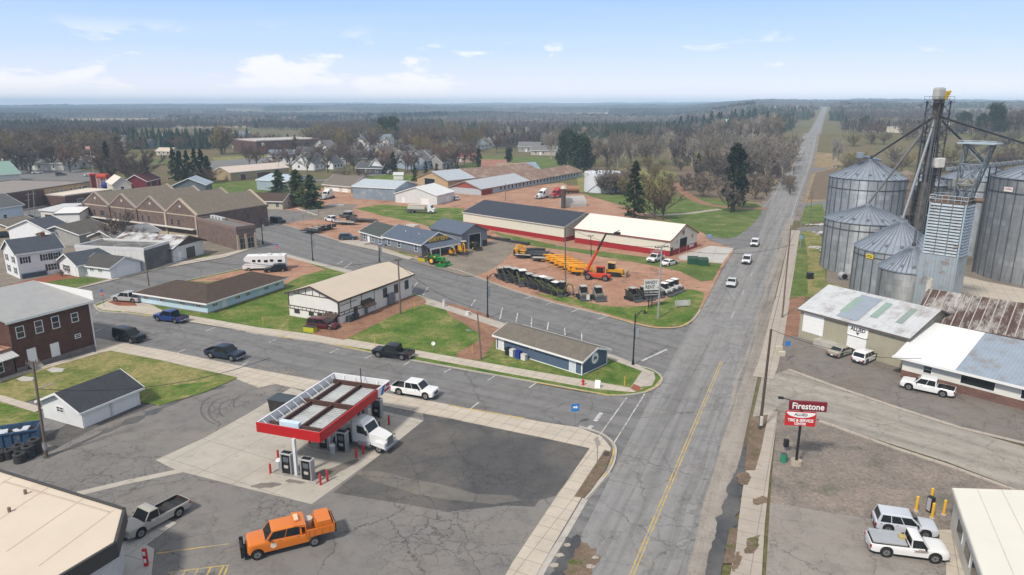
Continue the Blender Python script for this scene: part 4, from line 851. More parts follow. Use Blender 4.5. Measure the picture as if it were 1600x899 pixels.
a = Vector((*Q[0], 0)); c = Vector((*Q[3], 0)); d = c-a; an = math.atan2(d.y, d.x)
for t in (.12, .3, .46, .62, .8):
    p = a+d*t; m = MB(); m.b(0, 0, 1.9, d.length*.13, .1, 1.2); q = m.build('window', TRIM, b); q.location = (p.x, p.y, 0); q.rotation_euler.z = an
    m = MB(); m.b(0, 0, 1.9, d.length*.11, .13, 1.05); m.build('pane', GLASS, q)
# ------------------------------------------------------------------ grain bins, leg and dryer
def galv(c, seed):                      # corrugated galvanised sheet, panel to panel variation
    m, nt, p = newmat('galvanised_%d' % len(bpy.data.materials)); v = nd(nt, 'TexCoord').outputs['Object']
    s = nd(nt, 'SeparateXYZ', None, Vector=v); th = mth(nt, 'MULTIPLY', nd(nt, 'Math', {'operation': 'ARCTAN2'}, i0=s.outputs[1], i1=s.outputs[0]).outputs[0], 22/6.2832)
    cell = nd(nt, 'CombineXYZ', None, X=mth(nt, 'FLOOR', th), Y=mth(nt, 'FLOOR', mth(nt, 'DIVIDE', s.outputs[2], 1.12)), Z=seed)
    wn = nd(nt, 'TexWhiteNoise', None, Vector=cell.outputs[0]).outputs['Value']
    n = nd(nt, 'TexNoise', None, Vector=nd(nt, 'Mapping', None, Vector=v, Scale=(1.3, 1.3, .25)).outputs[0], Scale=1.2, Detail=7., Roughness=.7).outputs['Fac']
    cc = mixc(nt, 1., ramp(nt, wn, [(0, mul(c, .88)), (.8, mul(c, 1.0)), (1, mul(c, 1.22))]), ramp(nt, n, [(.3, .62), (.7, 1.1)]), 'MULTIPLY')
    row = mth(nt, 'FRACT', mth(nt, 'DIVIDE', s.outputs[2], 1.12))
    cc = mixc(nt, mth(nt, 'MULTIPLY', mth(nt, 'LESS_THAN', row, .03), .5), cc, mul(c, .4))
    nt.links.new(cc, p.inputs['Base Color']); p.inputs['Metallic'].default_value = .45; p.inputs['Roughness'].default_value = .5
    bump(nt, p, mth(nt, 'SINE', mth(nt, 'MULTIPLY', s.outputs[2], 58.)), .02, .6); return m
SEAM = M((.13, .14, .155), .5, .4, .25, 1.5)
ROOFGALV = M((.33, .37, .43), .42, .45, .18, .5, streak=.45)
RUSTY = M((.17, .12, .095), .75, .2, .3, 1.2)
def gbin(label, u, vf, rpx, ve, vp, col, seed, nst=26, cat='grain bin', cap=True, decks=True, rad=None):
    F = G(u, vf); d = Vector((F.x, F.y, 0)).normalized()
    zc = F.y*CP+CAM_H*SP; r = rad or rpx*zc/FPX*1.06
    c = F+d*r; h = HT(u, vf, ve)
    b = (449.5-vp)/FPX; hp = CAM_H+c.y*(-SP+b*CP)/(CP+b*SP)
    hp = max(hp, h+r*.36)
    root = thing('grain_bin', label, cat, c, 0, 'galvanised grain bins of the feed mill')
    m = MB(); m.lathe([(r, 0), (r, h)], 64); m.build('wall', galv(col, seed), root, 50)
    k = MB()
    for i in range(nst):
        t = 2*math.pi*i/nst; k.b(math.cos(t)*(r+.06), math.sin(t)*(r+.06), h/2, .12, .16, h, t)
    o = k.build('stiffeners', SEAM, root)
    k = MB(); k.mat(ROOFGALV); k.lathe([(r+.22, h-.12), (.8, hp-.25), (.8, hp+.1), (0, hp+.16)], 64); rf = k.build('roof', None, root, 40)
    k = MB()
    for i in range(40):
        t = 2*math.pi*i/40; a = Vector((math.cos(t)*(r+.2), math.sin(t)*(r+.2), h-.06)); q = Vector((math.cos(t)*.85, math.sin(t)*.85, hp-.2)); k.c(a, q, .07, None, 4)
    k.build('roof_ribs', M((.22, .25, .30), .45, .5, .2, 1.), rf)
    k = MB()
    for z in ([h*.86, h*.99] if decks else [h*.99]): k.lathe([(r+.05, z-.06), (r+.14, z-.06), (r+.14, z+.06), (r+.05, z+.06)], 64)
    k.build('wind_ring', M((.10, .095, .10), .6, .4), root)
    for i in range(7):
        t = -math.pi/2+(-3+i)*.42; q = MB(); q.r(math.cos(t)*(r*.82), math.sin(t)*(r*.82), h+(hp-h)*.2+.22, .5, .4, .45, .08); q.build('roof_vent', M((.3, .32, .34), .5, .4), rf)
    return root, c, r, h, hp
B2b = gbin('mid sized grey bin with low roof in front of the tall left bin', 1342, 431, 57, 351, 320, (.40, .42, .44), 1.)
B1b = gbin('tall galvanised bin with conveyor box on its roof, leftmost at the back', 1341, 401, 53, 281, 249, (.37, .41, .46), 2., 28)
B3b = gbin('short shiny bin with yellow sign under its steep roof', 1392, 470, 60, 398, 346, (.42, .45, .48), 3., 24)
B4b = gbin('smallest plain hopper bin beside the blue dryer', 1412, 489, 54, 427, 386, (.36, .37, .38), 4., 4, decks=False, rad=5.)
BRb = gbin('huge dark galvanised bin at the right edge', 1615, 449, 82, 284, 244, (.33, .35, .37), 5., 34)
B5b = gbin('tall bin standing behind the dryer tower', 1512, 400, 50, 283, 255, (.31, .34, .38), 6., 28)
B6b = gbin('shorter bin tucked behind the leg tower', 1425, 392, 34, 290, 268, (.31, .33, .35), 7., 22)
root, c, r, h, hp = B3b
F = (G(1392, 470)-c).normalized()
m = MB(); m.b(0, 0, 0, 1.5, .06, .8); q = m.build('sign_board', M((.72, .55, .03), .5), root); a = math.atan2(F.y, F.x)-.62; q.location = (math.cos(a)*(r+.16), math.sin(a)*(r+.16), h-1.05); q.rotation_euler.z = a+math.pi/2
m = MB(); m.b(0, -.04, .12, 1.1, .02, .12); m.b(0, -.04, -.14, 1.2, .02, .1); m.build('sign_bars', BLACK, q)
root, c, r, h, hp = BRb; F = (G(1615, 449)-c).normalized(); a = math.atan2(F.y, F.x)-.68
m = MB(); m.b(0, 0, 0, 1.9, .06, .9); q = m.build('sign_board', WHITE, root); q.location = (math.cos(a)*(r+.16), math.sin(a)*(r+.16), h-2.2); q.rotation_euler.z = a+math.pi/2
text('CORN', .55, RED, q, (0, -.05, .05), (R(90), 0, 0), width=1.5)
root, c, r, h, hp = B1b
m = MB(); m.c((-3.2, -1.2, hp+.8), (3.2, 1.6, hp-.4), .32, None, 6); m.r(-3.3, -1.2, hp+1., 1.2, 1.2, 1.3, .1); m.c((-.6, .2, hp-.2), (5.6, -1.5, h+1.2), .28, None, 6); m.build('roof_conveyor', M((.30, .36, .42), .45, .4, .2, 1.), root)
# brown concrete stave silo between the bins
F = G(1398, 395); root = thing('stave_silo', 'narrow brown concrete silo with hoops between the bins', 'silo', F)
h = HT(1398, 395, 276); m = MB(); m.lathe([(2.3, 0), (2.3, h), (2.2, h+.6), (0, h+1.5)], 32); m.build('wall', M((.22, .18, .145), .9, 0., .3, .6, streak=.5), root, 40)
m = MB()
for i in range(9): z = h*(i+1)/9.5; m.lathe([(2.3, z-.05), (2.38, z-.05), (2.38, z+.05), (2.3, z+.05)], 32)
m.lathe([(2.3, h*.52), (3.1, h*.52), (3.1, h*.53), (2.3, h*.53)], 32); m.build('hoops', RUSTY, root)
# leg tower
LEG = M((.085, .09, .10), .55, .4, .3, 1.); LEGB = M((.17, .15, .13), .6, .3, .3, 1., streak=.4)
F = G(1424, 446); H_ = HT(1424, 446, 158); root = thing('grain_elevator', 'tall bucket elevator tower with a yellow motor and spouts to the bins', 'grain tower', F, R(21))
m = MB()
for x, y in ((-1.5, -1.5), (1.5, -1.5), (1.5, 1.5), (-1.5, 1.5)): m.c((x, y, 0), (x*.9, y*.9, H_), .15, None, 6)
n = 15
for i in range(n):
    z0 = H_*i/n; z1 = H_*(i+1)/n
    for (a, q) in (((-1.5, -1.5), (1.5, -1.5)), ((1.5, -1.5), (1.5, 1.5)), ((1.5, 1.5), (-1.5, 1.5)), ((-1.5, 1.5), (-1.5, -1.5))):
        m.c((*a, z1), (*q, z1), .07, None, 4); m.c((*(a if i % 2 else q), z0), (*(q if i % 2 else a), z1), .06, None, 4)
m.build('lattice_frame', LEG, root)
for x in (-.6, .6): MB().b(x, 0, (H_+1)/2, .6, .9, H_+1).build('leg_casing', LEGB, root)
for x, y, f in ((-1.15, .9, .9), (.2, -1.1, .78), (1.2, 1., .95), (1.5, -.4, .7)): MB().c((x, y, 0), (x, y, H_*f), .14, None, 7).build('down_pipe', LEG, root)
m = MB(); m.b(0, 0, H_*.30, 2.0, 1.8, H_*.56); m.build('lower_housing', M((.16, .14, .115), .8, .1, .3, .8, streak=.5), root)
m = MB(); m.r(-.3, 0, H_+1.3, 2., 1.4, 2.3, .45); m.build('head_hood', M((.46, .46, .44), .5, .2, .1, 1), root)
m = MB(); m.r(1.2, -.2, H_+1.4, 1.3, .9, .8, .15); m.c((1.6, -.2, H_+1.5), (2.2, -.2, H_+1.7), .3); m.r(.9, -.4, H_+.6, .8, .8, .8, .1); m.build('drive_motor', M((.55, .36, .04), .5), root)
for z, w_ in ((H_-.3, 2.6), (H_*.80, 2.3), (H_*.62, 2.5)):
    m = MB(); m.b(0, 0, z, w_*1.5, w_*1.2, .08); k = w_*.75; e = w_*.6
    for zz in (.55, 1.1): m.path([(-k, -e, z+zz), (k, -e, z+zz), (k, e, z+zz), (-k, e, z+zz), (-k, -e, z+zz)], .035, 4)
    for x in (-k, -k/3, k/3, k):
        for y in (-e, e): m.c((x, y, z), (x, y, z+1.1), .03, None, 4)
    m.build('platform', LEG, root)
m = MB(); m.c((-.4, 0, H_-8.4), (-.4, 0, H_-7), .9, .9, 12); m.c((-.4, 0, H_-9.6), (-.4, 0, H_-8.4), .25, .9, 12); m.build('distributor', LEG, root)
m = MB(); m.r(.4, -1.3, H_*.64+1.5, 2., 1.6, 1.8, .15); m.build('motor_cover', M((.62, .61, .58), .6), root)
for i, z in enumerate((H_*.40, H_*.5)): m = MB(); m.b(.3, -1.2, z, 1.1, .06, .3); m.build('marker_plate', WHITE, root)
m = MB()
for k in range(46): m.c((-1.9, -1.85, .6*k+.5), (-1.4, -1.85, .6*k+.5), .025, None, 4)
for x in (-1.9, -1.4): m.c((x, -1.85, 0), (x, -1.85, 28), .035, None, 4)
m.build('ladder', STEEL, root)
inv = Matrix.Rotation(-R(21), 3, 'Z'); top = Vector((-.4, -.2, H_-2.6))
for (bb, rr, mt) in ((B1b, .22, LEG), (B2b, .24, GREY), (B3b, .25, M((.27, .285, .30), .45, .5, .15, 1)), (B5b, .22, LEG), (BRb, .22, LEG), (B4b, .2, LEG)):
    e = inv @ (Vector((bb[1].x, bb[1].y, bb[4]+.3))-F); m = MB(); m.c(top, e, rr, None, 8); m.c(e+Vector((0, 0, .4)), e-Vector((0, 0, .4)), rr*1.6, None, 8)
    m.build('spout', mt, root)
# dryer
C0 = G(1481, 503); h1 = HT(1481, 503, 403); h2 = HT(1481, 503, 321); A0 = G(1427, 396, h1); A0.z = 0; d = C0-A0; ang = math.atan2(d.y, d.x)-R(17); W_ = d.length*.90; D_ = 4.2; A0 = C0-Vector((math.cos(ang), math.sin(ang), 0))*W_
DBL = rib((.40, .455, .50), 0, .35, .45, .5, (.26, .17, .12), .35, .12, .4)
root = thing('grain_dryer', 'pale blue louvred grain dryer tower with railings on top', 'grain dryer', A0, ang)
m = MB(); m.bz(0, W_, 0, D_, 0, h1); m.build('lower_housing', DBL, root)
m = MB(); m.bz(W_*.30, W_*.45, -.06, 0, h1*.35, h1*.62); m.build('hatch', M((.55, .53, .48), .7, 0., .2, 2, col2=(.2, .1, .06), amt=.5), root)
m = MB(); m.bz(.5, W_-.25, .25, D_-.3, h1, h2); m.build('core', M((.15, .17, .19), .8, .1), root)
LV = M((.36, .41, .45), .42, .35, .2, .8, col2=(.22, .13, .09), amt=.3); n = 17; dz = (h2-h1)/n
for fc in 'FR':
    m = MB(); nb = 3 if fc == 'F' else 2
    for i in range(n):
        z = h1+i*dz
        for k in range(nb):
            if fc == 'F': a = .45+(W_-.7)*k/nb; e = .45+(W_-.7)*(k+1)/nb-.12; m.py([(-.12, z+.06), (.16, z+dz*.88), (.2, z+dz*.88), (-.08, z+.0)], a, e)
            else: a = .25+(D_-.55)*k/nb; e = .25+(D_-.55)*(k+1)/nb-.12; m.px([(W_+.12, z+.06), (W_-.16, z+dz*.88), (W_-.2, z+dz*.88), (W_+.08, z)], a, e)
    m.build('louvres', LV, root)
for x, y in ((.4, .1), (W_-.15, .1), (W_-.15, D_-.2), (.4, D_-.2)): MB().b(x, y, (h1+h2)/2, .22, .22, h2-h1).build('corner_post', M((.42, .52, .6), .45, .3), root)
m = MB(); m.bz(.2, W_, 0, D_, h2, h2+.12)
m.build('top_deck', RUSTY, root)
m = MB()
for zz in (.6, 1.2): m.path([(.2, 0, h2+zz), (W_, 0, h2+zz), (W_, D_, h2+zz), (.2, D_, h2+zz), (.2, 0, h2+zz)], .05, 5)
for k in range(7):
    for y in (0, D_): m.c((.2+(W_-.2)*k/6, y, h2), (.2+(W_-.2)*k/6, y, h2+1.2), .045, None, 5)
m.build('railing', M((.45, .5, .55), .4, .5), root)
m = MB(); m.r(2.2, 2., h2+.6, 1.6, 1.2, 1., .1); m.r(4.6, 2.4, h2+.5, 1.8, 1.2, .8, .1); m.c((3, 3.5, h2+.5), (7, 3.5, h2+.5), .4); m.build('roof_machinery', RUSTY, root)
# lattice stand on the dryer carrying a conveyor
h3 = HT(1481, 503, 226); m = MB(); pts = [(3.2, 1.2), (W_-.5, 1.2), (W_-.5, D_-1), (3.2, D_-1)]; tops = [(3.6, 1.), (W_+1.6, 1.), (W_+1.6, D_-1), (3.6, D_-1)]
for a, e in zip(pts, tops): m.c((*a, h2), (*e, h3), .14, None, 6)
for k in range(3):
    t0, t1 = k/3, (k+1)/3
    for i in range(4):
        j = (i+1) % 4; P_ = lambda i, t: Vector((pts[i][0]+(tops[i][0]-pts[i][0])*t, pts[i][1]+(tops[i][1]-pts[i][1])*t, h2+(h3-h2)*t))
        m.c(P_(i, t0), P_(j, t1), .07, None, 5); m.c(P_(j, t0), P_(i, t1), .07, None, 5); m.c(P_(i, t1), P_(j, t1), .08, None, 5)
m.build('lattice_stand', M((.20, .235, .27), .45, .5, .15, 1), root)
m = MB(); m.b((3.2+W_+2)/2, D_/2, h3+.1, W_-.5, D_-.5, .2); m.b((3.2+W_+2)/2, .9, h3+.5, W_-.5, .1, .1); m.build('stand_deck', M((.42, .5, .56), .5, .3), root)
m = MB(); m.r(4.2, 2.5, h2+3.2, 3.2, 2., 1.4, .2); m.build('hopper', M((.30, .31, .28), .6, .3, .2, 1, col2=(.2, .14, .08)), root)
# overhead conveyor catwalk to the right
P0 = G(1452, 446); P1 = Vector((140, 172, 0)); d = P1-P0; ln = d.length; root = thing('overhead_conveyor', 'long lattice catwalk conveyor running right above the bins', 'conveyor', P0, math.atan2(d.y, d.x)); z = 22.5
m = MB()
for y in (-.7, .7):
    for zz in (0, 1.3): m.c((0, y, z+zz), (ln, y, z+zz), .07, None, 5)
    k = int(ln/1.3)
    for i in range(k): m.c((ln*i/k, y, z+(i % 2)*1.3), (ln*(i+1)/k, y, z+((i+1) % 2)*1.3), .04, None, 4)
m.build('truss', LEG, root)
m = MB(); m.b(ln/2, 0, z+.4, ln, .6, .6); m.build('conveyor_trough', M((.36, .39, .42), .5, .4, .2, .8), root)
for i in range(1, 4):
    for y in (-.6, .6): MB().c((ln*i/3.6, y, 0), (ln*i/3.6, y, z), .14, None, 6).build('support_leg', LEG, root)
# lower clutter by the bins
for (u, v, lab) in ((1265, 436, 'black square bin standing on the grass by the bins'), ):
    b = thing('waste_bin', lab, 'bin', G(u, v)); m = MB(); m.r(0, 0, .65, 1.1, 1.1, 1.3, .08); m.build('body', BLACK, b); m = MB(); m.r(0, 0, 1.34, 1.2, 1.2, .1, .03); m.build('lid', DKGREY, b)
b = thing('fan_unit', 'round grey aeration fan at the foot of the bin', 'fan', G(1316, 437)); m = MB(); m.c((0, -.9, .8), (0, .6, .8), .75, None, 18); m.build('housing', M((.45, .46, .47), .5, .3), b); m = MB(); m.c((0, -.95, .8), (0, -.88, .8), .6, None, 18); m.build('grille', BLACK, b)
for (u, v, s_) in ((1290, 365, 2.4), (1278, 352, 1.4), (1283, 388, 2.)):
    p = G(u, v); m = MB()
    for k in range(16):
        x, y = rnd.gauss(0, s_*.8), rnd.gauss(0, s_*.5); m.r(x, y, rnd.uniform(.05, .25), rnd.uniform(.5, 1.6), rnd.uniform(.3, .8), rnd.uniform(.1, .35), .04, rnd.random()*3)
    o = m.build('scrap_pile', M((.50, .49, .48), .7, 0., .3, 1.5), None, None, p); tag(o, 'heap of pale scrap and sheets on the grass by the highway', 'debris', 'scrap heaps by the highway', 'stuff')
# ------------------------------------------------------------------ vehicles: x forward, origin on the ground under the middle
def wheels(root, xs, half, r, wd=.24, rim=RIM, dual=()):
    for x in xs:
        for sgn in (1, -1):
            w_ = wd*(1.9 if x in dual else 1)
            m = MB(); y0 = -w_/2; y1 = w_/2
            m.lathe([(r*.62, y0+.01), (r*.93, y0), (r, y0+.05), (r, y1-.05), (r*.93, y1), (r*.62, y1-.01)], 20, ax='y')
            o = m.build('wheel', RUBBER, root, 40); o.location = (x, sgn*(half-w_/2), r)
            k = MB(); e = sgn*(w_/2-.035)
            k.c((0, e-sgn*.10, 0), (0, e, 0), r*.64, r*.60, 16)
            k.build('rim', rim, o)
            k = MB(); k.c((0, e, 0), (0, e+sgn*.015, 0), r*.2, None, 10)
            for i in range(5):
                t = 2*math.pi*i/5; k.b(math.cos(t)*r*.40, e+sgn*.004, math.sin(t)*r*.40, r*.16, .01, r*.16)
            k.build('hub', DKGREY, o)
def face_panel(P, a0, a1, b0, b1, off):
    """panel inside the quad P0 P1 P2 P3 (bottom left, bottom right, top right, top left), lifted off it"""
    P = [Vector(p) for p in P]; n = (P[1]-P[0]).cross(P[3]-P[0]).normalized()
    def at(a, b): return (P[0]*(1-a)+P[1]*a)*(1-b)+(P[3]*(1-a)+P[2]*a)*b
    q = [at(a0, b0), at(a1, b0), at(a1, b1), at(a0, b1)]
    m = MB(); m.add([p+n*off for p in q]+[p-n*.02 for p in q], [(0, 1, 2, 3), (0, 4, 5, 1), (1, 5, 6, 2), (2, 6, 7, 3), (3, 7, 4, 0)]); return m
SPEC = {   # L, W, ground clearance, belt profile, cabin base x0 x1, roof x0 x1, roof z, wheel xs, wheel r
 'sedan': dict(L=4.85, W=1.84, gc=.22, top=[(-2.42, .86), (-2.3, .98), (-1.6, 1.02), (.9, .95), (2.0, .80), (2.42, .62)], cab=(-1.85, 1.15), roof=(-1.05, .22), rz=1.44, wx=(-1.42, 1.42), r=.33, split=(.45,)),
 'suv': dict(L=4.75, W=1.88, gc=.27, top=[(-2.37, .98), (-2.3, 1.05), (-.5, 1.07), (1.0, 1.07), (2.1, 1.03), (2.3, .98), (2.37, .88)], cab=(-2.28, 1.12), roof=(-1.95, .25), rz=1.70, wx=(-1.38, 1.42), r=.36, split=(.30, .62)),
 'bigsuv': dict(L=5.3, W=2.02, gc=.3, top=[(-2.65, 1.1), (-2.6, 1.2), (1.15, 1.21), (2.45, 1.18), (2.6, 1.1), (2.65, .98)], cab=(-2.58, 1.25), roof=(-2.4, .55), rz=1.92, wx=(-1.5, 1.55), r=.40, split=(.32, .64)),
 'van': dict(L=5.1, W=1.98, gc=.24, top=[(-2.55, .98), (-2.5, 1.06), (1.2, 1.06), (2.1, .93), (2.55, .68)], cab=(-2.48, 1.65), roof=(-2.2, .35), rz=1.75, wx=(-1.45, 1.6), r=.34, split=(.33, .66)),
 'crew': dict(L=5.9, W=2.04, gc=.36, top=[(-2.95, 1.18), (-.8, 1.2), (1.4, 1.23), (2.7, 1.2), (2.9, 1.14), (2.95, 1.02)], cab=(-1.0, 1.5), roof=(-.85, .75), rz=1.93, wx=(-1.75, 1.95), r=.41, split=(.46,), bed=(-2.88, -1.05)),
 'regular': dict(L=5.7, W=2.02, gc=.38, top=[(-2.85, 1.16), (.2, 1.18), (1.3, 1.22), (2.6, 1.19), (2.8, 1.12), (2.85, 1.0)], cab=(.05, 1.42), roof=(.18, .75), rz=1.88, wx=(-1.65, 1.85), r=.40, split=(), bed=(-2.78, .0)),
}
for _k, _s in SPEC.items():
    if _k != 'sedan': _s['top'] = [(x, z-.07) for x, z in _s['top']]; _s['rz'] += .04
    _s['r'] *= 1.1
def car(kind, col, label, cat, p, q, group=None, mat=None, bedmat=None, trimmat=None, glassroof=False, flip=False, name=None, rail=False):
    """p rear, q front as survey points under the vehicle"""
    S = SPEC[kind]; a = G(*p); b = G(*q); c = (a+b)/2; ang = math.atan2(b.y-a.y, b.x-a.x)
    c.z = TZ(c.x, c.y)+.012
    root = thing(name or {'crew': 'pickup_truck', 'regular': 'pickup_truck', 'sedan': 'parked_car', 'van': 'minivan'}.get(kind, 'parked_car'), label, cat, c, ang, group)
    body_mesh(root, S, mat or paint(col), bedmat); return root
def body_mesh(root, S, pm, bedmat=None, bumper=None):
    L, W, gc = S['L'], S['W'], S['gc']; hw_ = W/2; r = S['r']; R_ = r+.07; bed = S.get('bed')
    xs = [-L/2+.0, -L/2+.06, -L/2+.25, L/2-.3, L/2-.08, L/2]
    for wx in S['wx']: xs += [wx+R_*k for k in (-1.02, -1, -.92, -.75, -.5, -.2, .2, .5, .75, .92, 1, 1.02)]
    xs += list(np.linspace(-L/2+.4, L/2-.5, 8))
    if bed: xs += [bed[0], bed[0]+.012, bed[1]-.012, bed[1]]
    xs = sorted(set(round(x, 3) for x in xs)); m = MB(); m.mat(pm); bm_ = bedmat or M((.03, .03, .032), .8)
    low = trim_ = M((.03, .03, .032), .6); n = 8; rows = []
    for x in xs:
        zt = lerp(S['top'], x); zb = gc
        e = max(0, (abs(x)-(L/2-.35))/.35); w_ = hw_*(1-.10*e*e); zb += .08*e
        for wx in S['wx']:
            if abs(x-wx) < R_: zb = max(zb, r+math.sqrt(R_*R_-(x-wx)**2))
        if bed and bed[0] < x < bed[1]: t3 = [(w_*.94, zt), (w_*.88, zt), (w_*.87, gc+.42), (0, gc+.42)] if x > bed[0]+.005 else [(w_*.94, zt), (w_*.88, zt), (w_*.5, zt), (0, zt)]
        else: t3 = [(w_*.95, zt-.015), (w_*.80, zt+.02), (w_*.45, zt+.035), (0, zt+.04)]
        zs = zb+.07; rows.append([(0, zb), (w_*.90, zb), (w_*.985, min(zs, zt-.06)), (w_, zb+(zt-zb)*.55), (w_*.985, zt-.07)]+t3)
    k = len(rows[0]); v = []; f = []
    for sgn in (1, -1):
        o = len(m.v)
        vv = [(x, sgn*y, z) for x, row in zip(xs, rows) for y, z in row]; ff = []
        for i in range(len(xs)-1):
            for j in range(k-1):
                q = (i*k+j, (i+1)*k+j, (i+1)*k+j+1, i*k+j+1); ff.append(q if sgn > 0 else q[::-1])
        c0 = tuple(range(k)); c1 = tuple((len(xs)-1)*k+j for j in range(k)); ff += [c0 if sgn > 0 else c0[::-1], c1[::-1] if sgn > 0 else c1]
        fo = len(m.f); m.add(vv, ff)
        for i in range(len(xs)-1):
            xm = (xs[i]+xs[i+1])/2
            for j in range(k-1):
                if bed and bed[0] < xm < bed[1] and j >= 6: m.m[fo+i*(k-1)+j] = 1
                if j == 0: m.m[fo+i*(k-1)+j] = 2
    m.mats = [pm, bm_, low]; m.build('body', None, root, 32)
    # cabin
    x0, x1 = S['cab']; r0, r1 = S['roof']; rz = S['rz']; zb0 = lerp(S['top'], x0)-.02; zb1 = lerp(S['top'], x1)-.02
    wb = hw_*.965; wr = hw_*.83; zk = rz-.07
    B = [(x0, wb, zb0), (x1, wb*.96, zb1), (x1, -wb*.96, zb1), (x0, -wb, zb0)]
    T = [(r0-.08, wr+.02, zk), (r1+.1, wr+.01, zk), (r1+.1, -wr-.01, zk), (r0-.08, -wr-.02, zk)]
    U = [(r0+.1, wr-.13, rz), (r1-.12, wr-.13, rz), (r1-.12, -wr+.13, rz), (r0+.1, -wr+.13, rz)]
    m = MB(); v = B+T+U; f = []
    for i in range(4):
        j = (i+1) % 4; f += [(j, i, 4+i, 4+j), (4+j, 4+i, 8+i, 8+j)]
    f += [(11, 10, 9, 8)]; m.add(v, f); m.build('cabin', pm, root, 25)
    off = .012
    face_panel([B[2], B[1], T[1], T[2]][:2]+[T[1], T[2]], .05, .95, .03, .95, off).build('windshield', GLASS, root)
    face_panel([B[0], B[3], T[3], T[0]], .07, .93, .18 if bed else .14, .92, off).build('rear_window', GLASS, root)
    cuts = [0.]+list(S['split'])+[1.]
    for sgn in (1, -1):
        P = [B[1], B[0], T[0], T[1]] if sgn > 0 else [B[3], B[2], T[2], T[3]]
        for i in range(len(cuts)-1):
            a, b_ = cuts[i], cuts[i+1]
            if sgn > 0: a, b_ = 1-b_, 1-a
            face_panel(P, .05+.9*a+.012, .05+.9*b_-.012, .09, .93, off).build('side_window', GLASS, root)
    if S.get('wheels', True): wheels(root, S['wx'], hw_-.005, r)
    xf = L/2; zt = lerp(S['top'], xf)
    for sgn in (1, -1):
        m = MB(); m.r(xf-.10, sgn*hw_*.70, zt-.06, .18, hw_*.34, .17, .03); m.build('headlight', HEADL, root)
        m = MB(); m.r(-L/2+.03, sgn*hw_*.84, lerp(S['top'], -L/2)-.22, .12, hw_*.22, .30, .03); m.build('taillight', TAILL, root)
        m = MB(); m.r(x1-.35, sgn*(hw_+.09), lerp(S['top'], x1)+.12, .12, .22, .18, .03); m.build('side_mirror', BLACK, root)
    m = MB(); m.b(xf-.015, 0, zt-.14, .05, hw_*.95, .26); m.build('grille', S.get('grille') or BLACK, root)
    bt = S.get('bump') or (STEEL if bed else M((.035, .035, .038), .5))
    m = MB(); m.r(xf-.02, 0, gc+.2, .18, W*.92, .22, .05); m.build('front_bumper', bt, root); m = MB(); m.r(-L/2, 0, gc+.22, .16, W*.92, .2, .05); m.build('rear_bumper', bt, root)
    m = MB(); m.b(-L/2-.085, 0, gc+.28, .01, .34, .14); m.build('licence_plate', WHITE, root)
    m = MB()
    for sgn in (1, -1):
        for t in list(S['split'])+[.98]: xh = x1+(x0-x1)*t+.25; m.b(xh, sgn*hw_*.99, lerp(S['top'], xh)-.14, .2, .03, .03)
    m.build('door_handles', DKGREY, root)
WHT = (.72, .72, .72); SILV = (.40, .41, .42); BLK = (.014, .015, .018)
g1 = None
car('crew', WHT, 'white crew cab pickup leaving the fuel canopy along the street', 'pickup truck', (619, 612), (679, 622))
car('crew', (.012, .013, .017), 'black crew cab pickup parked at the far kerb across from the fuel canopy', 'pickup truck', (641, 561), (589, 555))
car('crew', (.012, .022, .045), 'dark navy pickup at the near kerb between the black suv and the fuel canopy', 'pickup truck', (324, 555), (381, 564))
car('bigsuv', BLK, 'large black suv parked beside the dark brick building', 'suv', (180, 527), (226, 537))
car('crew', (.012, .035, .16), 'bright blue pickup parked in front of the pale blue building', 'pickup truck', (290, 505), (246, 499))
car('crew', (.36, .36, .36), 'silver pickup on red pavers at the end of the pale blue building', 'pickup truck', (220, 473), (183, 470), bedmat=M((.2, .2, .21), .6))
car('van', (.085, .018, .022), 'maroon minivan parked at the corner of the half timbered hall', 'minivan', (484, 511), (527, 515))
car('regular', (.36, .335, .30), 'tan silver single cab pickup nosed up to the convenience store', 'pickup truck', (277, 800), (207, 838))
car('suv', BLK, 'black suv beside the white motorhome', 'suv', (446, 424), (417, 426))
car('bigsuv', BLK, 'black suv alone by the wire fence on the red gravel', 'suv', (428, 348), (441, 350))
car('suv', (.03, .05, .08), 'dark blue suv on red gravel left of the rental office', 'suv', (535, 375), (553, 375))
car('sedan', (.33, .31, .26), 'beige sedan parked by the loading dock of the tan shop', 'sedan', (1298, 560), (1331, 549))
car('suv', WHT, 'white suv parked right of the beige sedan by the tan shop', 'suv', (1334, 572), (1369, 556))
car('crew', WHT, 'white crew cab pickup in front of the brick based shop', 'pickup truck', (1489, 621), (1409, 604), bedmat=BLACK)
car('suv', (.50, .53, .58), 'silver blue suv parked behind the white work pickup', 'suv', (1366, 822), (1458, 836))
car('suv', WHT, 'white suv on the highway, farthest of the three oncoming cars', 'suv', (1182, 379), (1176, 389), 'cars driving on the highway')
car('suv', (.66, .66, .67), 'white suv on the highway in the middle of the three oncoming cars', 'suv', (1170, 405), (1163, 417), 'cars driving on the highway')
car('sedan', (.50, .53, .53), 'silver car on the highway, nearest of the three oncoming cars', 'car', (1147, 438), (1139, 454), 'cars driving on the highway')
car('sedan', WHT, 'white sedan on red gravel below the cream roofed shed', 'sedan', (1037, 417), (1055, 412))
t = car('regular', WHT, 'white work truck with ladder rack by the cream roofed shed', 'work truck', (1036, 404), (1012, 413), name='work_truck')
m = MB()
for x in (-2.6, -1.2, .1): m.path([(x, -.9, 1.1), (x, -.9, 2.3), (x, .9, 2.3), (x, .9, 1.1)], .04, 5)
for y in (-.9, .9, 0): m.c((-2.8, y, 2.33), (1.2, y, 2.33), .05, None, 5)
m.build('ladder_rack', M((.45, .45, .45), .5, .4), t)
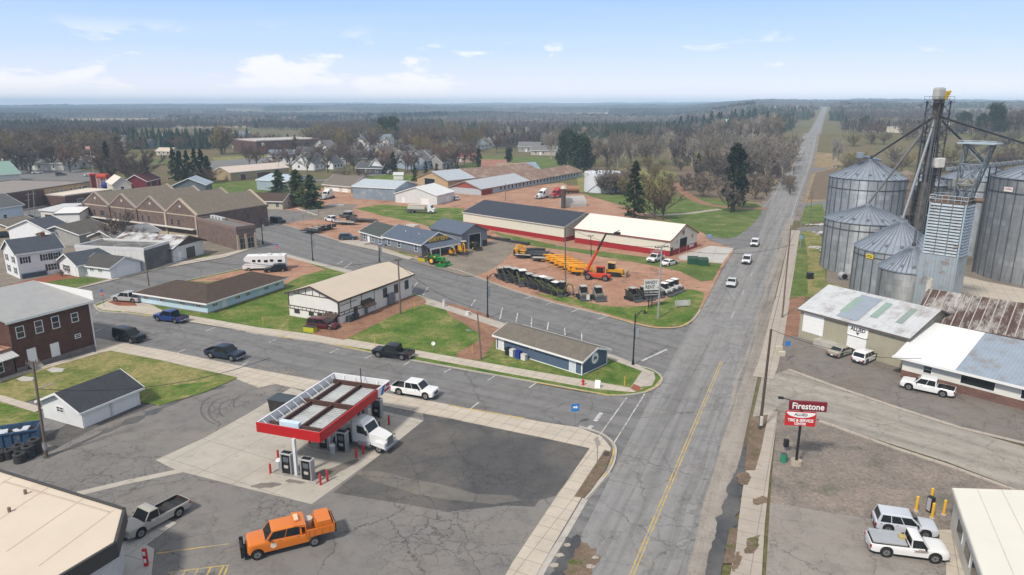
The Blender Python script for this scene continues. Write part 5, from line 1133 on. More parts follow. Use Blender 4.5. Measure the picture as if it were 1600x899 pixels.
# white work pickup with lettering in the near right corner
S = SPEC['regular']
t = car('regular', WHT, 'white work pickup with ALLIED door lettering and a silver bed cover', 'pickup truck', (1353, 857), (1476, 873), name='pickup_truck')
m = MB(); m.r(-1.45, 0, 1.28, 2.5, 1.88, .16, .05); m.build('bed_cover', M((.5, .51, .52), .35, .5), t)
m = MB(); m.r(-.35, .1, 1.42, .55, .5, .22, .05); m.build('tool_box', M((.42, .33, .14), .6), t)
m = MB(); m.px([(-.5, -.14), (.5, -.05), (.55, .12), (-.1, .2)], -.01, .01); q = m.build('door_badge', M((.45, .40, .38), .5), t); q.location = (.75, -1.035, .95)
text('ALLIED', .2, M((.09, .03, .03), .5), t, (.72, -1.05, .97), (R(90), 0, 0), 'door_lettering', .004, .75)
# two tractor units: sleeper trucks and the day cab under the canopy
def tractor(label, col, p, q, sleeper=False, name='semi_tractor'):
    a = G(*p); b = G(*q); c = (a+b)/2; ang = math.atan2(b.y-a.y, b.x-a.x); c.z = .03
    t = thing(name, label, 'semi truck', c, ang); pm = paint(col)
    m = MB(); m.px([(.9, .75), (3.2, .7), (3.28, 1.35), (3.15, 1.62), (2.3, 1.88), (.9, 2.12)], -1., 1.); m.v = [(x, y*(1-.12*max(0, x-.9)), z) for x, y, z in m.v]; m.build('hood', pm, t, 30)
    m = MB(); k = 2.6 if sleeper else .9; m.px([(-1.0, .8), (1.1, .8), (1.15, 2.0), (.56, 2.93), (.2, 3.12), (-1.0, 3.15 if not sleeper else 3.7)], -1.08, 1.08); m.build('cab', pm, t, 30)
    if sleeper: m = MB(); m.px([(-2.3, .9), (-.98, .9), (-.98, 3.85), (-2.3, 3.75)], -1.1, 1.1); m.build('sleeper', pm, t, 30)
    else: m = MB(); m.px([(-.9, 3.1), (.25, 3.1), (-.1, 3.3), (-.9, 3.35)], -.85, .85); m.build('visor_cap', pm, t)
    face_panel([(1.15, 1.02, 2.02), (1.15, -1.02, 2.02), (.56, -.98, 2.93), (.56, .98, 2.93)][::-1][2:]+[(.56, -.98, 2.93), (.56, .98, 2.93)] if False else [(1.15, -1.0, 2.02), (1.15, 1.0, 2.02), (.56, 1.0, 2.93), (.56, -1.0, 2.93)], .04, .96, .05, .93, .015).build('windshield', GLASS, t)
    for s_ in (1, -1):
        m = MB(); m.px([(-.35, 1.95), (.98, 1.9), (.52, 2.75), (-.35, 2.85)], s_*1.085-.012, s_*1.085+.012); m.build('side_window', GLASS, t)
        m = MB(); m.px([(1.75, .85), (3.3, .62), (3.2, 1.15), (2.95, 1.3), (2.1, 1.32), (1.8, 1.15)], s_*.82 if s_ > 0 else -1.16, 1.16 if s_ > 0 else -.82); m.build('fender', pm, t, 30)
        m = MB(); m.r(3.22, s_*.95, 1.15, .12, .3, .28, .04); m.build('headlight', HEADL, t)
        m = MB(); m.c((-1.15 if not sleeper else -2.45, s_*.95, .9), (-1.15 if not sleeper else -2.45, s_*.95, 3.7), .09); m.build('exhaust_stack', STEEL, t)
        m = MB(); m.r(1., s_*1.3, 2.2, .12, .25, .6, .04); m.build('side_mirror', BLACK, t)
        m = MB(); m.c((-.2, s_*.95, .72), (1.3, s_*.95, .72), .33, None, 14); m.build('fuel_tank', STEEL, t)
    m = MB(); m.b(3.27, 0, 1.25, .06, 1.05, 1.); m.build('grille', M((.3, .31, .32), .3, .8), t); m = MB(); m.r(3.35, 0, .62, .25, 2.3, .35, .08); m.build('front_bumper', STEEL, t)
    m = MB(); m.bz(-3.6, .9, -.42, .42, .75, 1.0); m.r(-2.6, 0, 1.12, 1., 1., .16, .05); m.build('chassis', BLACK, t)
    wheels(t, (2.4,), 1.14, .5, .28); wheels(t, (-1.9, -3.1), 1.2, .5, .28, dual=(-1.9, -3.1)); return t
CAN = [G(u, v, 5.2) for u, v in ((393, 660), (398, 660))]
tractor('white day cab tractor unit parked under the red fuel canopy', WHT, (541, 689), (604, 703)).scale = (.94,)*3
tractor('white sleeper tractor parked next to the red one', WHT, (857, 309), (838, 312), True)
tractor('red sleeper tractor with its trailer beyond the warehouses', (.40, .018, .03), (879, 308), (859, 311), True)
tractor('white box truck cab by the tan roofed garage', WHT, (518, 310), (503, 313), True)
b = thing('box_trailer', 'rusty tank trailer behind the red sleeper tractor', 'trailer', G(893, 303)); m = MB(); m.c((-3, 0, 2), (3, 0, 2), 1.2, None, 16); m.build('tank', M((.3, .16, .09), .7), b); m = MB(); m.bz(-3, 3, -.5, .5, .5, .9); m.build('chassis', BLACK, b); wheels(b, (-2, -.8), 1.2, .5, .3)
# orange municipal dump truck
a = G(508, 838); q = G(372, 872); c = (a+q)/2; ang = math.atan2(q.y-a.y, q.x-a.x); c.z = .012
ORA = paint((.62, .165, .012)); t = thing('dump_truck', 'orange crew cab dump truck with a plow mount and loaded bed', 'truck', c, ang)
S = dict(L=5.4, W=2.1, gc=.48, top=[(-2.2, .95), (-1.55, 1.35), (1.0, 1.46), (2.5, 1.42), (2.66, 1.34), (2.7, 1.15)], cab=(-1.5, 1.35), roof=(-1.4, .68), rz=2.2, wx=(2.0,), r=.44, split=(.48,), bump=BLACK, grille=BLACK)
bm = Matrix.Translation((.6, 0, 0)); sub = t
S2 = dict(S); body_mesh(t, S2, ORA)
wheels(t, (-2.4,), 1.16, .44, .26, dual=(-2.4,))
m = MB(); m.bz(-4.0, -1.2, -.42, .42, .55, .8); m.build('chassis', BLACK, t)
m = MB(); m.bz(-4.05, -1.75, -1.12, 1.12, .98, 1.08); m.bz(-4.05, -1.75, 1.04, 1.12, 1.08, 1.62); m.bz(-4.05, -1.75, -1.12, -1.04, 1.08, 1.62); m.bz(-1.83, -1.75, -1.12, 1.12, 1.08, 2.0); m.bz(-4.1, -4.02, -1.12, 1.12, 1.08, 1.75)
for x in (-3.6, -3., -2.4, -1.95):
    for y in (1.13, -1.13): m.b(x, y, 1.35, .1, .06, .5)
m.build('dump_bed', ORA, t)
m = MB(); m.px([(-1.85, 1.95), (-1.72, 1.95), (-.95, 2.2), (-.95, 2.3), (-1.85, 2.15)], -1.05, 1.05); m.build('cab_shield', ORA, t); m = MB(); m.r(-1.2, 0, 2.38, .35, .9, .16, .05); m.build('beacon_bar', M((.75, .5, .3), .3), t)
m = MB(); m.mat(ORA); m.px([(-4., 1.5), (-2.6, 1.5), (-2.75, 2.05), (-3.85, 2.05)], -.95, .95); m.build('salt_spreader', M((.58, .095, .035), .5), t); m = MB(); m.c((-2.2, -.5, 1.1), (-2.2, -.5, 1.75), .4, None, 14); m.build('barrel', M((.45, .45, .43), .6), t)
m = MB(); m.b(-4.15, 0, 1.25, .12, 2.1, .7); m.build('tail_rack', BLACK, t); m = MB(); m.b(2.9, 0, .55, .5, 1.3, .3); m.px([(3., .3), (3.2, .3), (3.15, 1.2), (3.0, 1.2)], -.7, .7); m.r(3.05, .75, .9, .3, .12, .9, .03); m.r(3.05, -.75, .9, .3, .12, .9, .03); m.build('plow_mount', BLACK, t)
m = MB(); m.c((.75, 1.055, 1.0), (.75, 1.035, 1.0), .24, None, 16); m.build('door_seal', M((.72, .62, .5), .5), t)
m = MB(); m.c((.75, -1.055, 1.0), (.75, -1.035, 1.0), .24, None, 16); m.build('door_seal', M((.72, .62, .5), .5), t)
# motorhome
a = G(448, 421); q = G(383, 423); c = (a+q)/2; ang = math.atan2(q.y-a.y, q.x-a.x); t = thing('motorhome', 'white motorhome with grey swooshes on red gravel', 'motorhome', c, ang)
m = MB(); m.px([(-4.4, .7), (2.6, .7), (2.7, 1.9), (4.1, 2.3), (4.2, 2.9), (3.7, 3.35), (-4.4, 3.35)], -1.22, 1.22); m.build('body', M((.74, .74, .74), .4, 0., .04, 1), t)
m = MB(); m.px([(2.5, .6), (4.6, .6), (4.65, 1.2), (3.7, 1.5), (3., 2.1), (2.5, 2.1)], -1.0, 1.0); m.build('cab', paint(WHT), t); m = MB(); m.px([(3.05, 2.08), (3.72, 1.52), (3.76, 1.56), (3.1, 2.12)], -.9, .9); m.build('windshield', GLASS, t)
for sgn in (1, -1):
    for x, w_, z in ((-3.3, .9, 2.2), (-1.6, .7, 2.3), (-.4, .8, 2.2), (1., .6, 2.3), (2.1, .7, 2.3)): m = MB(); m.b(x, sgn*1.225, z, w_, .02, .55); m.build('window', GLASS, t)
    m = MB(); m.px([(-4., 1.0), (-1., 1.1), (2.4, 1.7), (2.2, 1.85), (-1.2, 1.35), (-4., 1.3)], sgn*1.23-.01, sgn*1.23+.01); m.build('side_stripe', M((.35, .36, .38), .4), t)
m = MB(); m.r(-1, 0, 3.5, 1., .9, .3, .08); m.r(-3.2, .3, 3.45, .6, .6, .2, .05); m.r(1.2, -.4, 3.42, .5, .5, .16, .04); m.build('roof_vents', M((.6, .6, .6), .5), t); wheels(t, (-2.3, 3.4), 1.15, .42, .26)
# ------------------------------------------------------------------ fuel canopy, pumps, bollards
zb = HT(464, 745, 686); zt = zb+1.0
P1, P2, P3, P4 = G(400, 660, zt), G(500, 677, zt), G(622, 601, zt), G(540, 585, zt)
d = P2-P1; ang = math.atan2(d.y, d.x); Wc = (d.length+(P3-P4).length)/2; e = P4-P1; Lc = -e.x*math.sin(ang)+e.y*math.cos(ang)
base = Vector((P1.x, P1.y, 0)); t = thing('fuel_canopy', 'red edged fuel station canopy with its roof open to rusty beams', 'canopy', base, ang)
CW = M((.72, .73, .75), .5, 0., .06, 1.); CRED = M((.44, .014, .016), .4, 0., .04, 1.)
m = MB(); m.bz(0, Wc, -.03, .12, zb, zt); m.bz(Wc-.12, Wc+.03, .12, Lc*.80, zb, zt); m.build('fascia', CRED, t)
m = MB(); m.bz(-.03, .12, .12, Lc, zb, zt); m.bz(.12, Wc, Lc-.12, Lc+.03, zb, zt); m.bz(Wc-.12, Wc+.03, Lc*.80, Lc-.12, zb, zt); m.bz(.12, Wc-.12, .121, .16, zb+.1, zt-.01); m.build('inner_fascia', CW, t)
m = MB(); x = Wc+.032
m.add([(x, Lc*.84, zb), (x, Lc*.88, zb), (x, Lc*.93, zt), (x, Lc*.88, zt)], [(0, 1, 2, 3)]); m.build('blue_stripe', M((.03, .14, .38), .5), t)
m = MB(); m.add([(x+.003, Lc*.90, zb+.1), (x+.003, Lc*.99, zb+.1), (x+.003, Lc*.99, zb+.4), (x+.003, Lc*.90, zb+.4)], [(0, 1, 2, 3)]); m.add([(x+.003, Lc*.93, zb+.55), (x+.003, Lc*.99, zb+.55), (x+.003, Lc*.99, zb+.9), (x+.003, Lc*.93, zb+.9)], [(0, 1, 2, 3)]); m.build('red_lettering', CRED, t)
DECK = M((.50, .51, .49), .45, .4, .14, .7, .3, 'rib', .34, 1, (.30, .26, .22), .55, 0., (1, 1, 1), 0., .45)
m = MB(); m.bz(.12, Wc-.12, .16, Lc-.12, zb+.02, zb+.10); m.build('roof_deck', DECK, t)
m = MB(); [m.bz(.16, Wc-.16, Lc*k/36-.05, Lc*k/36+.05, zb+.10, zb+.16) for k in range(1, 36)]; m.build('deck_rib', M((.60, .63, .65), .4, .4, .2, 1.), t)
RST = M((.085, .042, .034), .75, .1, .3, 1.5)
m = MB(); z0, z1 = zb+.16, zb+.55; x0, x1 = Wc*.20, Wc*.90
for x in (x0, (x0+x1)/2+.1, x1): m.bz(x-.11, x+.11, Lc*.10, Lc*.93, z0, z1)
m.build('long_beam', RST, t)
m = MB()
for y in (.10, .515, .93): m.bz(x0-.9, x1+.3, Lc*y-.12, Lc*y+.12, z0+.01, z1+.10)
m.build('cross_beam', RST, t)
m = MB()
for i in range(11): y = Lc*(.06+.088*i); m.c((.14, y, zt-.1), (x0*.8, y, zb+.14), .035, None, 4)
for i in range(4): x = Wc*(.2+.2*i); m.c((x, Lc-.14, zt-.1), (x, Lc*.95, zb+.14), .035, None, 4)
m.build('fascia_brace', CW, t)
m = MB(); m.r(Wc*.42, Lc*.09, zb+.75, 2.2, .5, .55, .05); m.build('junction_box', M((.55, .66, .78), .5), t)
m = MB(); m.c((Wc*.55, Lc*.95, zb), (Wc*.55, Lc*.95, zt+1.3), .06); m.build('vent_pipe', RST, t)
inv = lambda p: Matrix.Rotation(-ang, 3, 'Z') @ (p-base)
cols = [inv(G(464, 745))]; cols.append(cols[0]+Vector((0, Lc*.42, 0))); cols.append(cols[0]+Vector((0, Lc*.80, 0)))
for c in cols: m = MB(); m.b(c.x, c.y, zb/2+.02, .28, .28, zb); m.build('column', M((.66, .67, .68), .5), t)
for c in cols:                              # islands
    w_ = base+Matrix.Rotation(ang, 3, 'Z') @ Vector((c.x, c.y, 0))
    s = thing('pump_island', {0: 'concrete pump island at the open front of the canopy', 1: 'concrete pump island beside the white day cab truck', 2: 'concrete pump island at the street end of the canopy'}[cols.index(c)], 'pump island', w_+Vector((0, 0, .012)), ang)
    m = MB(); m.r(0, 0, .08, 5.2, 1.3, .16, .04); m.build('kerb', CONC, s); m = MB(); m.b(0, 0, .165, 4.9, 1., .01); m.build('top_slab', M((.30, .27, .24), .9, 0., .3, 1.5), s)
def pump(lab, p):
    s = thing('fuel_pump', lab, 'fuel pump', p, ang, 'fuel pumps under the canopy'); s.location.z = .17
    m = MB(); m.r(-.54, 0, 1.05, .16, .62, 2.1, .03); m.r(.54, 0, 1.05, .16, .62, 2.1, .03); m.build('side_panel', M((.36, .37, .39), .4, .4), s)
    m = MB(); m.r(0, 0, .9, .92, .5, 1.8, .03); m.build('body', BLACK, s); m = MB(); m.r(0, 0, 2.12, 1.3, .72, .14, .03); m.build('top_cap', M((.55, .56, .58), .4, .3), s); m = MB(); m.b(0, 0, 2.2, 1.0, .5, .02); m.build('cap_inset', BLACK, s)
    for y in (-.26, .26): m = MB(); m.b(0, y, 1.5, .6, .02, .5); m.build('display', M((.10, .12, .14), .2), s); m = MB(); m.b(0, y, .75, .5, .03, .3); m.build('decal', M((.45, .43, .40), .5), s)
    for x in (-.3, .3): m = MB(); m.path([(x, -.27, 1.3), (x*1.2, -.42, .7), (x*1.3, -.42, .45), (x*1.5, -.3, 1.1)], .03, 5); m.build('hose', BLACK, s)
pump('fuel pump left of the white column at the canopy front', G(451, 741)); pump('fuel pump right of the white column at the canopy front', G(482, 751))
pump('fuel pump beside the cab of the white day cab truck', G(536, 706)); pump('fuel pump behind the truck side pump, deep under the canopy', G(508, 701))
pump('fuel pump at the street end beyond the white truck', G(590, 652)); pump('fuel pump at the street end, half hidden by the canopy edge', G(566, 660))
PST = (('red bollard at the left end of the front island', 423, 742), ('red bollard behind the front island, next to the left pump', 435, 720), ('red bollard at the right front of the front island, nearest the camera', 501, 758), ('red bollard just behind the nearest one on the front island', 512, 752), ('red bollard by the front wheel of the white day cab', 557, 716), ('red bollard touching the step of the white day cab', 568, 710), ('red bollard beyond the white truck at the street end', 608, 664), ('red bollard in shade at the far left under the canopy', 484, 695))
for lab, u, v in PST:
    s = thing('bollard', lab, 'bollard', G(u, v), 0, 'red bollards round the fuel islands'); m = MB(); m.c((0, 0, 0), (0, 0, 1.15), .11, None, 12); m.c((0, 0, 1.15), (0, 0, 1.2), .11, .05, 12); m.build('post', RED, s, 30); m = MB(); m.c((0, 0, .95), (0, 0, 1.03), .114, None, 12); m.build('band', M((.40, .10, .08), .5), s)
for lab, u, v in (('grey bin with white top beside the left front pump', 437, 733), ('small white waste bin under the far canopy', 520, 709)):
    s = thing('waste_bin', lab, 'bin', G(u, v)); m = MB(); m.c((0, 0, 0), (0, 0, .95), .28, .32, 12); m.build('body', M((.45, .46, .48), .5), s); m = MB(); m.c((0, 0, .95), (0, 0, 1.12), .33, .2, 12); m.build('lid', WHITE, s)
s = thing('dumpster', 'black steel dumpster standing behind the fuel canopy', 'dumpster', G(447, 643), ang); m = MB(); m.px([(-1.5, .2), (1.5, .2), (1.7, 1.5), (-1.7, 1.7)], -1., 1.); m.build('body', M((.035, .03, .03), .6, 0., .3, 2), s); m = MB(); m.b(0, 0, 1.68, 3.5, 2.1, .08); m.build('lid', M((.05, .06, .07), .5), s)
# yellow bollards round a black pump stand
for lab, u, v in (('leftmost yellow bollard, standing in weeds', 1431, 799), ('yellow bollard behind the black stand', 1454, 786), ('yellow bollard in front of the black stand', 1456, 810), ('rightmost yellow bollard, nearest the white building', 1474, 805)):
    s = thing('bollard', lab, 'bollard', G(u, v), 0, 'yellow bollards round the black stand'); m = MB(); m.c((0, 0, 0), (0, 0, 1.45), .12, None, 12); m.c((0, 0, 1.45), (0, 0, 1.5), .12, .06, 12); m.build('post', YELLOW, s, 30); m = MB(); m.c((0, 0, 0), (0, 0, .12), .24, .2, 10); m.build('footing', CONC, s)
s = thing('pump_stand', 'black upright stand between four yellow bollards', 'pump', G(1452, 800), R(20)); m = MB(); m.r(0, 0, .75, .42, .5, 1.5, .03); m.build('body', BLACK, s); m = MB(); m.b(-.215, 0, .8, .02, .36, 1.2); m.build('side_panel', M((.4, .38, .4), .5), s)
# ------------------------------------------------------------------ lamps, poles, signs
def lamp(lab, u, v, vt, ad, banner=True):
    p = G(u, v); h = HT(u, v, vt); s = thing('street_lamp', lab, 'street lamp', p, ad, 'black street lamps along the streets')
    m = MB(); m.c((0, 0, 0), (0, 0, h), .12, .08, 10); m.c((0, 0, 0), (0, 0, .8), .24, .14, 10); m.build('pole', BLACK, s, 30)
    pts = [(0, 0, h-.7), (.5, 0, h-.1), (1.2, 0, h+.15), (1.9, 0, h+.05)]; m = MB(); m.path(pts, .06, 6); m.c((0, 0, h-1.5), (.8, 0, h-.05), .03, None, 5); m.build('arm', BLACK, s)
    m = MB(); m.lathe([(0, h+.05), (.12, h+.02), (.3, h-.25), (.3, h-.32), (0, h-.34)], 12, 1.9, 0); m.build('lamp_head', BLACK, s, 40)
    if banner: m = MB(); m.b(.45, 0, h*.62, .6, .03, 1.5); m.build('banner', M((.42, .44, .42), .7), s); m = MB(); m.c((0, 0, h*.62+.78), (.8, 0, h*.62+.78), .02, None, 5); m.c((0, 0, h*.62-.78), (.8, 0, h*.62-.78), .02, None, 5); m.build('banner_bracket', BLACK, s)
NB = R(44); lamp('street lamp near the brick office at the far end of the street', 411, 382, 340, NB); lamp('street lamp by the red gravel opposite the motorhome', 489, 408, 364, NB)
lamp('street lamp behind the tan roof of the timbered hall', 593, 409, 384, NB); lamp('street lamp on the walk beside the lawn of the timbered hall', 762, 497, 431, NB); lamp('street lamp at the corner beside the small navy building', 989, 571, 490, R(35))
def pole(lab, b, tp, h=None, mat=None, r=.16, cross=(), name='utility_pole', lights=()):
    p = G(*b); h = h or HT(b[0], b[1], tp[1]); e = G(tp[0], tp[1], h)-p
    s = thing(name, lab, 'utility pole', p)
    m = MB(); m.c((0, 0, 0), e, r, r*.7, 10); m.build('shaft', mat or WOODP, s, 30)
    for (f, w_, a) in cross: c = e*f; m = MB(); m.b(c.x, c.y, c.z, w_, .12, .14, a); [m.c((c.x+math.cos(a)*k*w_/2.2, c.y+math.sin(a)*k*w_/2.2, c.z), (c.x+math.cos(a)*k*w_/2.2, c.y+math.sin(a)*k*w_/2.2, c.z+.3), .05, None, 6) for k in (-1, -.5, .5, 1)]; m.build('crossarm', WOODP, s)
    for (f, a) in lights: c = e*f; q = Vector((math.cos(a), math.sin(a), 0)); m = MB(); m.c(c, c+q*1.4+Vector((0, 0, .3)), .04, None, 5); m.r(c.x+q.x*1.6, c.y+q.y*1.6, c.z+.28, .6, .25, .15, .04); m.build('light_arm', GREY, s)
    return s, p+e
pl1 = pole('leaning weathered utility pole beside the blue dumpster', (73, 714), (51, 565), cross=((.985, 1.2, R(20)),))
m = MB(); tp = pl1[1]-pl1[0].location; c = tp*.72; m.c(c, c+Vector((1.6, .3, .5)), .05, None, 5); m.build('bracket', GREY, pl1[0]); m = MB(); q = tp*.30; m.c(q, q+Vector((0, 0, .5)), .06); m.c(tp*.08, tp*.16, .19, .18); m.build('conduit', GREY, pl1[0])
pl2 = pole('dark brown utility pole on the verge right of the highway', (1187, 672), (1205, 515), mat=M((.085, .065, .05), .85, 0., .2, 2), r=.17); m = MB(); c = pl2[1]-pl2[0].location; q = c*.10; m.r(q.x, q.y-.2, q.z, .3, .2, 1.1, .04); m.build('meter_box', M((.55, .56, .52), .5), pl2[0])
pl3 = pole('pale grey metal pole behind the white and black rent sign', (1028, 498), (1034, 384), mat=M((.36, .37, .38), .5, .3), r=.17, cross=((.98, 2.6, R(20)),))
pole('thin wooden pole among the yellow booms by the long cream sheds', (884, 461), (883, 356), lights=((.72, R(200)),))
pole('wooden pole beside the side wall of the timbered hall', (626, 492), (622, 405), cross=((.98, 1.4, R(40)),))
pole('thin wooden pole on the lawn left of the navy building', (752, 563), (746, 489), r=.13, lights=((.62, R(200)),))
pole('wooden pole at the street corner of the low white workshop', (233, 447), (225, 395), r=.14)
pole('black pole on the green strip by the long cream sheds', (924, 402), (923, 368), mat=BLACK, r=.1, cross=((.97, 1.4, 0.),))
pole('twin lamp pole in the parking area of the tan brick block, left', (46, 345), (44, 300), mat=GREY, r=.12, cross=((.9, 1.5, 0.),)); pole('twin lamp pole in the parking area of the tan brick block, right', (55, 347), (52, 298), mat=GREY, r=.12, cross=((.9, 1.5, 0.),))
pole('thin wooden pole beyond the grain bins by the highway', (1266, 348), (1269, 300), r=.12); pole('brown pole on the grass between highway and bins', (1222, 497), (1236, 352), r=.14, lights=((.95, R(190)),)); pole('short lamp pole by the side lane at the highway', (1251, 388), (1252, 332), r=.1, mat=GREY, lights=((1., R(180)),))
pole('wooden pole by the red gravel yard beyond the long shed', (790, 313), (790, 286), r=.12)
pole('wooden pole on the grassy bank right of the highway', (1322, 244), (1322, 221), r=.14); pole('wooden pole near the town street beyond the pines', (545, 290), (545, 252), r=.13); pole('wooden pole beside the tan roofed storehouse', (435, 275), (435, 250), r=.12)
s = thing('flagpole', 'tall white flagpole with a small flag behind the brick block', 'flagpole', G(148, 283)); h = HT(148, 283, 228); m = MB(); m.c((0, 0, 0), (0, 0, h), .14, .07, 8); m.build('pole', M((.5, .5, .5), .4), s); m = MB(); m.b(-1., 0, h-.9, 2., .04, 1.4); m.build('flag', M((.5, .25, .25), .7), s)
# a few slack wires between poles
def wire(a, b, sag, lab):
    s = thing('overhead_wire', lab, 'wire', a, 0, 'overhead wires'); m = MB(); pts = []
    for i in range(13): t = i/12; p = a.lerp(b, t)-a; pts.append(p-Vector((0, 0, sag*4*t*(1-t))))
    m.path(pts, .03, 4); o = m.build('cable', BLACK, s); return s
wire(pl1[1]*.72+pl1[0].location*.28, G(420, 560, 9), 1.4, 'thin black wire from the leaning pole over the garage'); wire(pl2[1], G(1222, 497)+Vector((.5, 1., 13)), 1., 'thin wire along the highway from the dark brown pole'); wire(G(1222, 497)+Vector((.5, 1., 13)), G(1266, 348)+Vector((0, 0, 13)), 1.2, 'thin wire along the highway past the bins'); wire(G(884, 461)+Vector((0, 0, 13)), pl3[1], 1.3, 'thin wire over the rental yard'); wire(G(626, 492)+Vector((0, 0, 9.5)), G(233, 447)+Vector((0, 0, 7)), 2., 'thin wire over the pale blue building'); wire(pl2[1], G(1440, 560, 6), 1., 'service wire to the brick based shop'); wire(pl3[1], G(1085, 340, 9), .8, 'service wire to the cream roofed shed'); wire(pl1[1], G(-160, 560, 9), 1., 'thin black wire running left from the leaning pole'); wire(pl3[1], G(1222, 497)+Vector((2., 3., 12)), 1.5, 'thin wire crossing the highway from the grey pole'); wire(G(626, 492)+Vector((0, 0, 9)), G(752, 563)+Vector((0, 0, 7.5)), 1.2, 'thin wire above the lawn of the timbered hall')
def sign(lab, u, v, vt, shape, name='road_sign', face=R(-90), col=None, back=None, extra=None, r=.04):
    p = G(u, v); h = HT(u, v, vt); s = thing(name, lab, 'sign', p, face+R(90))
    m = MB(); m.c((0, 0, 0), (0, 0, h), r, None, 6); m.build('post', M((.25, .26, .26), .5, .4), s)
    m = MB(); m.px(shape, -.07, -.05); q = m.build('sign_face', col, s); q.location = (0, 0, h); return s, h
OCT = [(.38*math.cos(R(22.5+45*i)), .38*math.sin(R(22.5+45*i))-.55) for i in range(8)]
s, h = sign('red stop sign under a blue street name plate at the left corner', 163, 480, 455, OCT, 'stop_sign', R(-120), RED); m = MB(); m.b(0, -.06, h+.12, .9, .03, .28); m.build('name_plate', M((.03, .10, .40), .5), s); text('STOP', .24, WHITE, s, (0, -.08, h-.55), (R(90), 0, 0), width=.5)
s, h = sign('second stop sign at the kerb corner by the motorhome', 434, 399, 383, OCT, 'stop_sign', R(-120), RED); m = MB(); m.b(0, -.06, h+.12, .9, .03, .28); m.build('name_plate', M((.03, .10, .40), .5), s); text('STOP', .24, WHITE, s, (0, -.08, h-.55), (R(90), 0, 0), width=.5)
SQ = [(-.45, -.9), (.45, -.9), (.45, 0), (-.45, 0)]
s, h = sign('blue square sign with arrow at the street mouth', 898, 666, 631, SQ, face=R(-80), col=M((.03, .18, .50), .5)); m = MB(); m.px([(-.25, -.3), (.1, -.3), (.1, -.2), (.3, -.42), (.1, -.6), (.1, -.5), (-.25, -.5)], -.085, -.072); q = m.build('arrow', WHITE, s); q.location = (0, 0, h)
s, h = sign('grey back of a diamond warning sign on the corner verge', 933, 722, 683, [(0, .1), (.6, -.5), (0, -1.1), (-.6, -.5)], face=R(-150), col=M((.33, .31, .29), .6))
s, h = sign('small blue sign on a red post by the tan shop yard', 1228, 565, 533, [(-.35, -.7), (.35, -.7), (.35, 0), (-.35, 0)], face=R(-90), col=M((.03, .17, .50), .5))
s, h = sign('small blue highway marker opposite the cream roofed shed', 1108, 379, 366, SQ, face=R(-90), col=M((.15, .3, .5), .5))
s, h = sign('blue sign on a post on the grass left of the bins', 1250, 388, 368, SQ, face=R(-90), col=M((.2, .35, .5), .5))
s = thing('sign_board', 'pale back of a low board sign on the corner grass', 'sign', G(1066, 482), R(10)); m = MB(); m.b(0, 0, 1.0, 2.8, .06, 1.0); m.build('board', M((.50, .51, .48), .5), s); [MB().c((x, 0, 0), (x, 0, 1.4), .05).build('post', GREY, s) for x in (-1.1, 1.1)]
# rental sign
p = G(1016, 482); h = HT(1016, 482, 437); s = thing('pylon_sign', 'white and black rent sign on dark posts at the lot corner', 'sign', p, R(8)); wd = 2.7
m = MB(); m.c((-.3, .12, 0), (-.3, .12, h), .09); m.c((.3, .12, 0), (.3, .12, h), .09); m.build('posts', BLACK, s)
m = MB(); m.b(0, 0, h-.95, wd, .14, 1.9); q = m.build('sign_panel', M((.62, .62, .60), .5), s); text('SANDY', .85, BLACK, s, (-.1, -.08, h-.52), (R(90), 0, 0), width=2.2, bold=.01); text('RENT', .85, BLACK, s, (-.25, -.08, h-1.35), (R(90), 0, 0), width=1.7, bold=.01)
text('LLC', .3, BLACK, s, (1.2, -.08, h-1.45), (R(90), 0, 0))
m = MB(); m.b(0, 0, h-2.5, wd, .14, 1.1); m.build('lower_panel', M((.03, .03, .032), .5), s); text('715-748-9050', .38, WHITE, s, (0, -.08, h-2.3), (R(90), 0, 0), width=2.5); m = MB(); m.b(0, -.08, h-2.75, 2.4, .02, .1); m.build('lower_line', M((.5, .5, .5), .5), s)
# tyre centre sign
p = G(1244, 727); s = thing('pylon_sign', 'red two panel tyre service sign on a tall black post', 'sign', p, R(-9)); h = HT(1244, 727, 629)
m = MB(); m.c((0, .15, 0), (0, .15, h), .13, None, 10); m.build('post', BLACK, s, 30); m = MB(); m.c((0, .15, 0), (0, .15, .5), .62, .55, 12); m.build('footing', M((.36, .31, .24), .9, 0., .2, 2), s, 30)
k = 67/1090.*1.03; DR = M((.17, .012, .02), .45)
m = MB(); m.r(.45, 0, h-.35, 3.5, .28, .98, .03); m.build('upper_panel', DR, s); text('Firestone', .9, WHITE, s, (.45, -.16, h-.36), (R(90), 0, 0), width=2.95, bold=.015)
m = MB(); m.mat(RED); m.r(-.12, 0, h-1.72, 2.85, .26, 1.5, .03); m.build('lower_panel', None, s)
m = MB(); c = [(1.35*math.cos(R(180+12*i)), .55*math.sin(R(180+12*i))) for i in range(16)]; m.px([(x-.12, h-1.02+y) for x, y in c], -.15, -.13); m.build('white_field', WHITE, s)
text('ALLIED', .4, BLACK, s, (-.12, -.17, h-1.25), (R(90), 0, 0), width=1.2); text('TIRE & SERVICE', .42, WHITE, s, (-.12, -.15, h-1.88), (R(90), 0, 0), width=2.4, bold=.012); text('CENTER', .32, WHITE, s, (-.12, -.15, h-2.24), (R(90), 0, 0), width=1.1, bold=.01)
m = MB(); m.c((-1.2, .2, h+.1), (-2., .1, h+.3), .05); m.r(-2.1, .1, h+.3, .5, .3, .2, .04); m.build('sign_lamp', BLACK, s)
